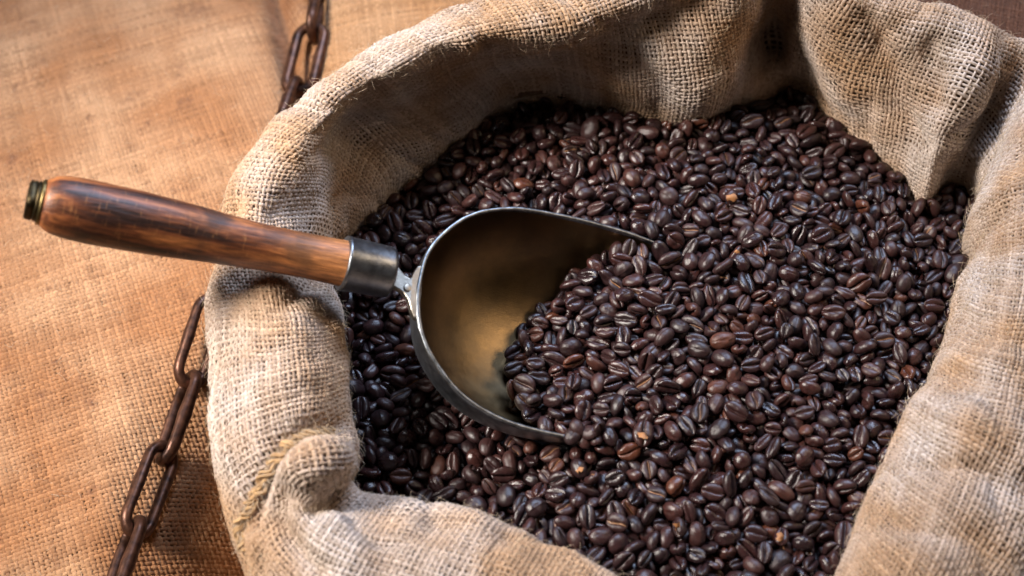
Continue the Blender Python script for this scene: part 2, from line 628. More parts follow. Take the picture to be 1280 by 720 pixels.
# ------------------------------------------------------------------ the full sacks lying behind
def closed_sack(name, label, origin, ang, ax0, ax1, by0, by1, zfun, mat, lin, pitch, seed, fuzzn, wv=(0.40, 0.24), vis=None):
    """a filled sack: woven top over a closed body; a, b run in the ground plane turned by ang"""
    e1 = np.array([math.cos(ang), math.sin(ang), 0])
    e2 = np.array([-math.sin(ang), math.cos(ang), 0])
    a = np.arange(ax0, ax1, 0.002)
    b = np.arange(by0, by1, 0.002)
    A, B = np.meshgrid(a, b, indexing='ij')
    P = np.array(origin) + A[..., None] * e1 + B[..., None] * e2
    P[..., 2] = zfun(P[..., 0], P[..., 1], (A - ax0) / (ax1 - ax0), (B - by0) / (by1 - by0))
    N = grid_normals(P)
    root = empty(name, (float(P[..., 0].mean()), float(P[..., 1].mean()), -0.42))
    tag(root, label, 'sack', 'filled sacks lying behind the open sack')
    LP = P[::4, ::4] - N[::4, ::4] * 0.0022
    na, nb = LP.shape[:2]
    ring = np.concatenate([np.arange(na) * nb, (na - 1) * nb + np.arange(1, nb), (np.arange(na - 1)[::-1]) * nb + nb - 1, np.arange(1, nb - 1)[::-1]])
    V = LP.reshape(-1, 3)
    low = V[ring].copy()
    low[:, 2] = -0.418
    k = len(V)
    r = np.arange(len(ring))
    F = np.concatenate([grid_faces(na, nb), np.stack([ring, ring[(r + 1) % len(r)], k + (r + 1) % len(r), k + r], 1)])
    objs = [mesh_np('sack_body', np.concatenate([V, low]), F, lin)]
    before = set(bpy.data.objects)
    weave(P, N, a, b, pitch, None, mat, seed, vis(P) if vis else None, wv[0], wv[1], 0.08, 150, (-15, 55, 125, 195), 0.14)
    if fuzzn:
        fuzz(P, N, fuzzn, None, seed + 3)
    for o in list(set(bpy.data.objects) - before) + objs:
        world_parent(o, root)
    return root


def edge_drop(t, w, depth):
    return -depth * (np.clip(1 - t / w, 0, 1) ** 2.2)


GV0, GV1 = at(346, -10, -0.05)[:2], at(372, 100, -0.05)[:2]     # groove beside the pale hem
gd = (GV1 - GV0) / np.linalg.norm(GV1 - GV0)
gn = np.array([-gd[1], gd[0]])
if gn[0] < 0:
    gn = -gn


def z_left(x, y, a, b):
    q = (x - GV0[0]) * gn[0] + (y - GV0[1]) * gn[1]
    z = -0.046 - 0.55 * (x + 0.17) ** 2 - 0.30 * (y - 0.02) ** 2 + 0.003 * vnoise(x * 14, y * 14, 8) + 0.0012 * vnoise(x * 45, y * 30, 9)
    z = z - 0.013 * np.exp(-(q / 0.007) ** 2) + 0.004 * np.exp(-((q - 0.016) / 0.008) ** 2)
    z = z - 4.0 * np.clip(x + 0.185, 0, 1) ** 1.6 * np.clip((0.01 - y) / 0.06, 0, 1)
    return z - 0.35 * np.clip(q - 0.024, 0, 1) ** 1.0 * 4


left_o = at(180, 360, -0.05)
closed_sack('filled_sack', 'large orange-tan burlap sack lying at left under the handle and chain', (left_o[0], left_o[1], 0), math.radians(22),
            -0.30, 0.19, -0.34, 0.34, z_left, M_SACK2, M_LINING2, 0.0021, 31, 1500, (0.47, 0.20), lambda P: project(P)[..., 0] < np.interp(project(P)[..., 1], [0, 120, 250, 720], [560, 480, 370, 380]))
mid_o = at(520, -20, -0.045)


def z_mid(x, y, a, b):
    xl = at(424, 40, -0.045)[0]
    return -0.040 - 0.020 * np.exp(-np.clip(x - xl + 0.012 + (y - 0.14) * 0.1, 0, 1) / 0.010) - 0.5 * np.clip(xl - 0.008 - x, 0, 1) * 5 + 0.002 * vnoise(x * 20, y * 20, 12)


closed_sack('filled_sack', 'tan burlap sack behind the rim, right of the upper chain links', (mid_o[0], mid_o[1], 0), math.radians(8),
            -0.075, 0.13, -0.09, 0.13, z_mid, M_SACK3, M_LINING2, 0.0021, 47, 300, (0.44, 0.22))
dk_o = at(1200, 0, -0.03)
closed_sack('filled_sack', 'dark brown burlap sack in the upper right corner behind the rim', (dk_o[0], dk_o[1], 0), math.radians(-14),
            -0.11, 0.16, -0.05, 0.14, lambda x, y, a, b: -0.03 + 0.2 * (y - 0.17) + 0.002 * vnoise(x * 20, y * 20, 13), M_SACK4, M_LINING4, 0.0021, 53, 200)
# ------------------------------------------------------------------ metal and wood materials
def metal_mat(name, lo, hi, rough, scale, metallic=1.0, rvar=0.15, streak=False):
    m, nt, bs = new_mat(name)
    co = nd(nt, 'ShaderNodeTexCoord').outputs['Object']
    f = noise(nt, co, scale, 5, 0.65)
    nt.links.new(ramp(nt, f, [(0.32, lo), (0.70, hi)]), bs.inputs['Base Color'])
    bs.inputs['Metallic'].default_value = metallic
    g = noise(nt, co, scale * 3, 4, 0.7)
    mr = nd(nt, 'ShaderNodeMapRange', in_3=rough - rvar, in_4=rough + rvar)
    nt.links.new(g, mr.inputs[0])
    nt.links.new(mr.outputs[0], bs.inputs['Roughness'])
    if streak:
        mp = nd(nt, 'ShaderNodeMapping')
        mp.inputs['Scale'].default_value = (0.12, 1.0, 1.0)
        mp.inputs['Rotation'].default_value = (0, 0, 0.25)
        nt.links.new(co, mp.inputs[0])
        sc = noise(nt, mp.outputs[0], 2600, 3, 0.7)
        nt.links.new(bump(nt, sc, 0.22, 0.0003), bs.inputs['Normal'])
    else:
        nt.links.new(bump(nt, noise(nt, co, scale * 8, 3, 0.6), 0.25, 0.0003), bs.inputs['Normal'])
    return m


M_BRASS = metal_mat('aged_brass', (0.19, 0.135, 0.075), (0.37, 0.24, 0.11), 0.38, 34, 1.0, 0.14, True)
M_STEEL = metal_mat('worn_steel', (0.20, 0.21, 0.23), (0.40, 0.42, 0.45), 0.36, 130)
M_RIM = metal_mat('bright_worn_edge', (0.12, 0.125, 0.13), (0.34, 0.36, 0.38), 0.36, 260)
M_STRAP = metal_mat('dull_bronze', (0.24, 0.21, 0.17), (0.42, 0.38, 0.32), 0.42, 160)
M_CAP = metal_mat('dark_brass', (0.022, 0.018, 0.013), (0.10, 0.072, 0.035), 0.45, 240)
M_RING = metal_mat('brass_ring', (0.13, 0.095, 0.04), (0.34, 0.25, 0.11), 0.38, 200)
M_CHAIN = metal_mat('rusty_iron', (0.026, 0.012, 0.009), (0.17, 0.074, 0.043), 0.36, 220, 0.6, 0.18)


def wood_mat():
    m, nt, bs = new_mat('worn_stained_wood')
    co = nd(nt, 'ShaderNodeTexCoord').outputs['Object']
    mp = nd(nt, 'ShaderNodeMapping')
    mp.inputs['Scale'].default_value = (0.55, 5.0, 5.0)
    nt.links.new(co, mp.inputs[0])
    mp2 = nd(nt, 'ShaderNodeMapping')
    mp2.inputs['Scale'].default_value = (5.0, 1.0, 1.0)
    nt.links.new(co, mp2.inputs[0])
    grain = noise(nt, mp.outputs[0], 150, 5, 0.65)
    blot = noise(nt, mp.outputs[0], 22, 4, 0.62)
    fleck = noise(nt, mp2.outputs[0], 150, 4, 0.6)
    wear = noise(nt, co, 42, 3, 0.6)
    c = ramp(nt, blot, [(0.36, (0.030, 0.011, 0.007)), (0.47, (0.20, 0.062, 0.021)), (0.62, (0.50, 0.185, 0.055))])
    g = ramp(nt, grain, [(0.38, (0.36, 0.31, 0.29)), (0.62, (1.2, 1.15, 1.1))])
    c = mixc(nt, 0.9, c, g, 'MULTIPLY')
    c = mixc(nt, ramp(nt, fleck, [(0.58, (0, 0, 0)), (0.72, (0.35, 0.35, 0.35))]), c, (0.50, 0.22, 0.075))
    c = mixc(nt, ramp(nt, wear, [(0.53, (0, 0, 0)), (0.66, (0.80, 0.80, 0.80))]), c, (0.030, 0.014, 0.010))
    # varnish rubbed away to bare orange wood beside the ferrule
    sx = nd(nt, 'ShaderNodeSeparateXYZ')
    nt.links.new(co, sx.inputs[0])
    wob = nd(nt, 'ShaderNodeMath', operation='MULTIPLY_ADD', in_1=0.030)
    nt.links.new(blot, wob.inputs[0])
    nt.links.new(sx.outputs[0], wob.inputs[2])
    bare = ramp(nt, wob.outputs[0], [(0.040, (0.62, 0.62, 0.62)), (0.068, (0, 0, 0))])
    bw = mixc(nt, 0.8, (0.56, 0.24, 0.085), g, 'MULTIPLY')
    c = mixc(nt, bare, c, bw)
    nt.links.new(c, bs.inputs['Base Color'])
    mr = nd(nt, 'ShaderNodeMapRange', in_3=0.34, in_4=0.62)
    nt.links.new(blot, mr.inputs[0])
    nt.links.new(mr.outputs[0], bs.inputs['Roughness'])
    bs.inputs['Coat Weight'].default_value = 0.12
    bs.inputs['Coat Roughness'].default_value = 0.25
    nt.links.new(bump(nt, grain, 0.6, 0.0006), bs.inputs['Normal'])
    return m


M_WOOD = wood_mat()

# ------------------------------------------------------------------ the scoop
NK = at(525, 365, 0.042)                       # rim at the back of the bowl, by the handle
TA, TB = at(828, 308, 0.006), at(722, 538, 0.006)
RN = np.cross(TA - NK, TB - NK)
RN /= np.linalg.norm(RN)
if RN[2] < 0:
    RN = -RN
AX = (TA + TB) / 2 - NK
AX = np.array([0.922, 0.028, -0.387])
AX -= RN * (AX @ RN)
AX /= np.linalg.norm(AX)
LT = np.cross(RN, AX)
SCM = np.eye(4)
SCM[:3, 0], SCM[:3, 1], SCM[:3, 2], SCM[:3, 3] = AX, LT, RN, NK
scoop = empty('coffee_scoop')
scoop.matrix_world = Matrix(SCM.tolist())
tag(scoop, 'brass coffee scoop with turned wooden handle, half buried in the beans', 'scoop')

hw_x = np.array([0, 1, 3, 7, 13, 20, 29, 39, 50, 62, 75, 90, 105, 116, 126]) / 1000
hw_y = np.array([0, 11, 18.5, 26, 33.5, 40, 45, 48.3, 50, 50.6, 50.8, 50.2, 48.8, 47, 45]) / 1000
dp_y = np.array([2, 10, 16, 23, 29, 33.5, 37, 39, 40, 40, 39.5, 39, 38.5, 38, 37.5]) / 1000


def outline(n):
    """rim outline from the far tip round the back to the near tip (x, y) in scoop axes"""
    pts = np.concatenate([np.stack([hw_x[::-1], hw_y[::-1]], 1), np.stack([hw_x[1:], -hw_y[1:]], 1)])
    c = catmull(pts, 12, False)
    d = np.concatenate([[0], np.cumsum(np.linalg.norm(np.diff(c, axis=0), axis=1))])
    s = np.linspace(0, d[-1], n)
    return np.stack([np.interp(s, d, c[:, 0]), np.interp(s, d, c[:, 1])], 1)


def bowl_surface(off, nphi=41, nx=44):
    """half-round trough closed at the back"""
    xs = hw_x[-1] * (np.linspace(0, 1, nx) ** 1.9)
    W_ = np.interp(xs, catmull(hw_x, 10, False), catmull(hw_y, 10, False))
    D_ = np.interp(xs, catmull(hw_x, 10, False), catmull(dp_y, 10, False))
    ph = np.linspace(0, math.pi, nphi)
    ex = 0.86
    cy = np.sign(np.cos(ph)) * np.abs(np.cos(ph)) ** ex
    sz = np.abs(np.sin(ph)) ** ex
    V = np.zeros((nx, nphi, 3))
    V[..., 0] = xs[:, None]
    V[..., 1] = cy[None, :] * (W_[:, None] + off * np.minimum(1, W_[:, None] / 0.01))
    V[..., 2] = -sz[None, :] * (D_[:, None] + off * np.minimum(1, W_[:, None] / 0.01))
    V[..., 0] -= off * np.clip(1 - xs / 0.02, 0, 1)[:, None]
    return V


Vi = bowl_surface(0.0)
Vo = bowl_surface(0.0013)
nx_, np_ = Vi.shape[:2]
F = grid_faces(nx_, np_)
cap_i = np.arange(np_ - 1)
lip = np.stack([(nx_ - 1) * np_ + cap_i, (nx_ - 1) * np_ + cap_i + 1, nx_ * np_ + (nx_ - 1) * np_ + cap_i + 1, nx_ * np_ + (nx_ - 1) * np_ + cap_i], 1)
bowl = mesh_np('bowl', np.concatenate([Vi.reshape(-1, 3), Vo.reshape(-1, 3)]), np.concatenate([F[:, ::-1], F + nx_ * np_, lip]), M_BRASS, scoop)
bowl.data.materials.append(M_STEEL)
mi = np.zeros(len(bowl.data.polygons), np.int32)
mi[len(F):] = 1
bowl.data.polygons.foreach_set('material_index', mi)
# rim: flat worn edge strip with a small rounded section
oc = outline(220)
tg = nrm(np.gradient(oc, axis=0))
nn = np.stack([-tg[:, 1], tg[:, 0]], 1)
if nn[110, 0] > 0:
    nn = -nn
sec = [(-0.0002, -0.0016), (-0.0002, 0.0002), (0.0001, 0.0005), (0.0011, 0.0005), (0.0015, 0.0002), (0.0015, -0.0016)]
wob_ = 1 + 0.12 * vnoise(np.arange(220) * 0.25, np.zeros(220), 15)
V = np.stack([np.concatenate([oc + nn * (a * wob_)[:, None], (b * wob_)[:, None]], 1) for a, b in sec], 1)
rimo = mesh_np('rim', V.reshape(-1, 3), grid_faces(220, len(sec)), M_RIM, scoop)

# handle: everything turned on one axis that starts at the ferrule's bowl end
HF, HE = at(489, 341, 0.0445), at(33, 249, 0.1015)
hx = nrm(HE - HF)
hl = nrm(np.cross(np.array([0, 0, 1.0]), hx))
hz = np.cross(hx, hl)
HL = float(np.linalg.norm(HE - HF))
HM = np.eye(4)
HM[:3, 0], HM[:3, 1], HM[:3, 2], HM[:3, 3] = hx, hl, hz, HF
HMi = np.linalg.inv(SCM) @ HM


def lathe(name, prof, mat, parent, sides=48, ell=None, matrix=None, power=None):
    prof = np.array(prof, float)
    th = np.arange(sides) * 2 * math.pi / sides
    c, s = np.cos(th), np.sin(th)
    k = np.ones(sides)
    if power:
        k = 1.0 / (np.abs(c) ** power + np.abs(s) ** power) ** (1.0 / power)
    V = np.zeros((len(prof), sides, 3))
    V[..., 0] = prof[:, :1]
    V[..., 1] = prof[:, 1:] * (c * k)
    V[..., 2] = prof[:, 1:] * (s * k)
    i, j = np.meshgrid(np.arange(len(prof) - 1), np.arange(sides), indexing='ij')
    j2 = (j + 1) % sides
    F = np.stack([i * sides + j, (i + 1) * sides + j, (i + 1) * sides + j2, i * sides + j2], -1).reshape(-1, 4)
    V = V.reshape(-1, 3)
    if ell is not None:
        V = V + ell(V)
    o = mesh_np(name, V, F[:, ::-1], mat, parent)
    if matrix is not None:
        o.matrix_local = Matrix(matrix.tolist())
    return o


mm = 0.001
FL = 21 * mm
lathe('ferrule', [(0.0, 0.0), (0.0, 9.6 * mm), (0.4 * mm, 10.3 * mm), (1.2 * mm, 10.6 * mm), (2 * mm, 10.7 * mm), (FL - 1.6 * mm, 11.3 * mm), (FL - 1.2 * mm, 11.5 * mm), (FL - 0.3 * mm, 11.5 * mm), (FL, 11.2 * mm), (FL, 9.0 * mm)], M_STEEL, scoop, matrix=HMi)
WL = HL - 6.2 * mm
hp_t = np.array([0, 0.04, 0.16, 0.30, 0.44, 0.58, 0.72, 0.84, 0.92, 0.965, 0.99, 1.0])
hp_r = np.array([9.7, 9.5, 9.1, 9.3, 10.2, 11.3, 12.1, 12.4, 12.1, 11.3, 10.2, 8.9]) * mm
tq = np.linspace(0, 1, 90)
rq = np.interp(tq, np.interp(np.linspace(0, 11, 120), np.arange(12), hp_t), catmull(hp_r, 11, False)[np.linspace(0, 121, 120).astype(int)]) if False else np.interp(tq, hp_t, hp_r)
for _ in range(3):
    rq[1:-1] = (rq[:-2] + 2 * rq[1:-1] + rq[2:]) / 4
prof_w = [(FL - 3 * mm + t * (WL - FL + 3 * mm), r) for t, r in zip(tq, rq)] + [(WL, 2 * mm)]
handle_o = lathe('wooden_handle', prof_w, M_WOOD, scoop, 64, lambda V: np.stack([0 * V[:, 0], vnoise(V[:, 0] * 60, V[:, 2] * 90, 17) * 0.00025, vnoise(V[:, 0] * 55, V[:, 1] * 90, 18) * 0.00025], 1), HMi)
lathe('end_ring', [(WL - 0.2 * mm, 2 * mm), (WL - 0.2 * mm, 8.3 * mm), (WL + 0.3 * mm, 8.9 * mm), (WL + 1.1 * mm, 8.9 * mm), (WL + 1.6 * mm, 8.2 * mm), (WL + 1.6 * mm, 2 * mm)], M_RING, handle_o, matrix=np.eye(4))
lathe('end_washer', [(WL + 1.5 * mm, 2 * mm), (WL + 1.5 * mm, 7.4 * mm), (WL + 2.0 * mm, 7.9 * mm), (WL + 2.8 * mm, 7.7 * mm), (WL + 3.1 * mm, 6.8 * mm), (WL + 3.1 * mm, 2 * mm)], M_CAP, handle_o, matrix=np.eye(4))
lathe('end_nut', [(WL + 3.0 * mm, 2 * mm), (WL + 3.0 * mm, 6.0 * mm), (WL + 3.4 * mm, 6.4 * mm), (WL + 5.6 * mm, 6.3 * mm), (WL + 6.2 * mm, 5.6 * mm), (WL + 6.3 * mm, 0.0)], M_CAP, handle_o, 40, None, np.eye(4), 4.5)

# strap: flat neck from the ferrule widening into a T along the back of the bowl
FS = np.linalg.inv(SCM) @ np.append(HF, 1)
NKL = []                                        # outline in scoop x, y; mirrored
fx, fy, fz = FS[0], FS[1], FS[2]
half = [(fx - 0.003, 0.0060), (fx + 0.0015, 0.0054), (fx + 0.004, 0.0044), (-0.0066, 0.0042), (-0.0046, 0.0050), (-0.0038, 0.0066), (-0.0030, 0.0092), (-0.0016, 0.0118), (-0.0002, 0.0124)]
inn = [(0.0012, 0.0118), (0.0004, 0.0080), (-0.0004, 0.0040)]
poly = [(x, y) for x, y in half + inn] + [(-0.0006, 0.0)] + [(x, -y) for x, y in (half + inn)[::-1]]
poly = np.array(poly)
zc = np.interp(poly[:, 0], [fx, -0.004], [fz, -0.0012])
yc = np.interp(poly[:, 0], [fx, -0.004], [fy, 0.0])
np_p = len(poly)
top = np.stack([poly[:, 0], poly[:, 1] + yc, zc + 0.0011], 1)
edge = top.copy()
edge[:, 2] -= 0.0004
cen = poly.mean(0)
bot = top.copy()
bot[:, 2] -= 0.0030
import bmesh
bm = bmesh.new()
tv = [bm.verts.new(v) for v in top]
bv = [bm.verts.new(v) for v in bot]
hn = len(half) + len(inn)
for i in range(hn - 1):                          # quads across the strap between mirrored halves
    j = np_p - 1 - i
    if i == 0:
        pass
    bm.faces.new((tv[i], tv[i + 1], tv[j - 1], tv[j])) if i + 1 < hn - 3 else None
    bm.faces.new((bv[j], bv[j - 1], bv[i + 1], bv[i])) if i + 1 < hn - 3 else None
k4 = [i for i in range(np_p) if 3 <= i <= np_p - 4]
for lst in (tv, bv):
    try:
        f = bm.faces.new([lst[i] for i in range(hn - 4, np_p - hn + 4)])
    except ValueError:
        pass
for i in range(np_p):
    j = (i + 1) % np_p
    bm.faces.new((tv[i], bv[i], bv[j], tv[j]))
bmesh.ops.recalc_face_normals(bm, faces=bm.faces)
me = bpy.data.meshes.new('strap')
bm.to_mesh(me)
bm.free()
me.materials.append(M_STRAP)
strap = link(bpy.data.objects.new('strap', me), scoop)
bv_ = strap.modifiers.new('bevel', 'BEVEL')
bv_.width = 0.0006
bv_.segments = 2
bv_.limit_method = 'ANGLE'
bv_.angle_limit = 0.9
rx = fx * 0.42
rz = float(np.interp(rx, [fx, -0.004], [fz, -0.0012])) + 0.0011
ry = float(np.interp(rx, [fx, -0.004], [fy, 0.0]))
a = np.linspace(0, math.pi / 2, 6)
pr = [(math.sin(t) * 0.0004, 0.0020 * math.cos(t) + 0.00001) for t in a]
Rm = np.eye(4)
Rm[:3, 0], Rm[:3, 1], Rm[:3, 2], Rm[:3, 3] = (0, 0, 1), (1, 0, 0), (0, 1, 0), (rx, ry, rz)
lathe('rivet', [(-0.0003, 0.0021)] + pr, M_STRAP, strap, 20, None, Rm)

# ------------------------------------------------------------------ the rusty chain over the left sack
PITCH, LW, WR = 0.0385, 0.0078, 0.0029


def link_centreline(n=40):
    r = LW
    h = PITCH / 2 + WR * 0.95 - r
    pts = []
    for i in range(n // 2):
        t = math.pi * i / (n // 2 - 1) - math.pi / 2
        pts.append((h + r * math.cos(t), r * math.sin(t), 0))
    for i in range(n // 2):
        t = math.pi * i / (n // 2 - 1) + math.pi / 2
        pts.append((-h + r * math.cos(t), r * math.sin(t), 0))
    return np.array(pts)


LC = link_centreline()
LC = np.concatenate([np.linspace(LC[i], LC[(i + 1) % len(LC)], 4, endpoint=False) if np.linalg.norm(LC[i] - LC[(i + 1) % len(LC)]) > 0.006 else LC[i:i + 1] for i in range(len(LC))])
weld = 0.20 * np.exp(-(((LC[:, 0] - 0.001) / 0.0022) ** 2)) * (LC[:, 1] > 0)
V, F = tube(LC, WR * (1 + weld + 0.06 * vnoise(np.arange(len(LC)) * 0.6, np.zeros(len(LC)), 4)), 12, True)
link_meshes = []
cpath = [(425, -120), (408, -40), (391, 35), (366, 128), (318, 245), (280, 345), (251, 425), (225, 515), (188, 610), (148, 720), (108, 830)]
CP = []
for u, v in cpath:
    p = at(u, v, -0.042)
    for _ in range(4):
        zz = float(z_left(np.array(p[0]), np.array(p[1]), 0, 0))
        p = at(u, v, max(zz, -0.062) + 0.0075)
    CP.append(p)
CP = catmull(np.array(CP), 30, False)
d = np.concatenate([[0], np.cumsum(np.linalg.norm(np.diff(CP, axis=0), axis=1))])
chain = empty('chain', CP[np.argmin(abs(d - d[-1] / 2))].tolist())
tag(chain, 'rusty iron link chain hanging across the left sack behind the open sack', 'chain')
k0 = int(np.argmin(((project(CP) - np.array([381, 72])) ** 2).sum(1)))
first = -int(d[k0] / PITCH - 0.5)
ROLLS = {-2: 0.1, -1: 1.6, 0: 0.15, 1: 1.65, 2: 0.75, 3: 2.4, 4: 1.45, 5: 2.40, 6: 0.85, 7: 2.3, 8: 0.9, 9: 2.4}
proto = None
for i in range(first, first + int(d[-1] / PITCH)):
    s0 = d[k0] + i * PITCH
    if s0 + 0.012 > d[-1]:
        break
    c = np.array([np.interp(s0, d, CP[:, q]) for q in range(3)])
    t = np.array([np.interp(s0 + 0.01, d, CP[:, q]) - np.interp(s0 - 0.01, d, CP[:, q]) for q in range(3)])
    t /= np.linalg.norm(t)
    side = nrm(np.cross(np.array([0, 0, 1.0]), t))
    upv = np.cross(t, side)
    roll = ROLLS.get(i, 0.4 + 1.5 * (i % 2))
    y = side * math.cos(roll) + upv * math.sin(roll)
    z = np.cross(t, y)
    if proto is None:
        o = mesh_np('chain_link', V, F, M_CHAIN)
        proto = o
    else:
        o = link(proto.copy())
    o.parent = chain
    Mx = np.eye(4)
    Mx[:3, 0], Mx[:3, 1], Mx[:3, 2], Mx[:3, 3] = t, y * (0.84 if i > 2 else 1.0), z, c - np.array(chain.location)
    o.matrix_local = Matrix(Mx.tolist())
# ------------------------------------------------------------------ coffee beans
def bean_mesh(k, coarse=False, medium=False):
    """one roasted bean: rounded back (+z), flat face with a crease (-z); length about 10.5 mm along x"""
    r = np.random.default_rng(100 + k)
    a = 0.0050 * r.uniform(0.90, 1.10)
    b = 0.0039 * r.uniform(0.90, 1.08)
    H = 0.0029 * r.uniform(0.92, 1.12)
    h = 0.0016 * r.uniform(0.85, 1.15)
    if k == 3:                                   # peaberry: round
        a, b, H, h = 0.0047, 0.0036, 0.0032, 0.0026
    if coarse:
        gx = np.linspace(-1, 1, 7)
        gy = np.linspace(-1, 1, 7)
    elif medium:
        gx = np.sin(np.linspace(-1, 1, 10) * math.pi / 2 * 0.9) / math.sin(math.pi / 2 * 0.9)
        gy = np.array([-1, -.80, -.45, -.17, -0.05, 0.05, .17, .45, .80, 1])
    else:
        gx = np.sin(np.linspace(-1, 1, 13) * math.pi / 2 * 0.9) / math.sin(math.pi / 2 * 0.9)
        gy = np.array([-1, -.86, -.64, -.40, -.21, -.10, -0.035, 0.035, .10, .21, .40, .64, .86, 1])
    X, Y = np.meshgrid(gx, gy, indexing='ij')
    x = X * np.sqrt(1 - Y * Y / 2)
    y = Y * np.sqrt(1 - X * X / 2)
    rr = np.clip(np.sqrt(x * x + y * y), 0, 1)
    egg = 1 + r.uniform(-0.10, 0.10) * x
    top = np.stack([x * a, y * b * egg, H * (1 - rr ** 2.4) ** 0.62], -1)
    lat = Y - (r.uniform(-0.16, 0.16) * np.sin(x * 2.6) + r.uniform(-0.06, 0.06))
    fl = -h * (1 - rr ** 4) ** 0.42
    gw = r.uniform(0.075, 0.12)
    gd = r.uniform(0.0011, 0.0018)
    bulge = 1 + 0.18 * np.clip(1 - np.abs(np.abs(Y) - 0.42) / 0.45, 0, 1)
    gro = 1 / (1 + (lat / gw) ** 4) * np.clip(1 - np.abs(x) ** 7, 0, 1)
    zb = fl * bulge + gro * gd
    bot = np.stack([x * a, y * b * egg, zb], -1)
    if not coarse:
        for Q, sd in ((top, k), (bot, k + 50)):
            Q[..., 2] += (1 - rr ** 6) * 0.00034 * vnoise(Q[..., 0] * 700 + k * 9, Q[..., 1] * 900, sd)
        top[..., 2] += (1 - rr ** 6) * 0.00018 * vnoise(top[..., 0] * 300 + k * 9, top[..., 1] * 2200, k + 70)
        # bend the whole bean a little
        bend = r.uniform(-0.06, 0.06) / 0.005
        top[..., 1] += bend * top[..., 0] ** 2
        bot[..., 1] += bend * bot[..., 0] ** 2
    n, m = X.shape
    V = np.concatenate([top.reshape(-1, 3), bot.reshape(-1, 3)])
    F = np.concatenate([grid_faces(n, m), grid_faces(n, m)[:, ::-1] + n * m])
    # weld the shared outline
    edge = (np.abs(X) > 0.9999) | (np.abs(Y) > 0.9999)
    ids = np.arange(2 * n * m)
    e = np.nonzero(edge.ravel())[0]
    V[e] = (V[e] + V[e + n * m]) / 2
    ids[e + n * m] = e
    F = ids[F]
    used = np.zeros(len(V), bool)
    used[F.ravel()] = True
    F = (np.cumsum(used) - 1)[F]
    crease = np.concatenate([np.zeros(n * m), gro.ravel()])[used]
    return V[used], F, crease


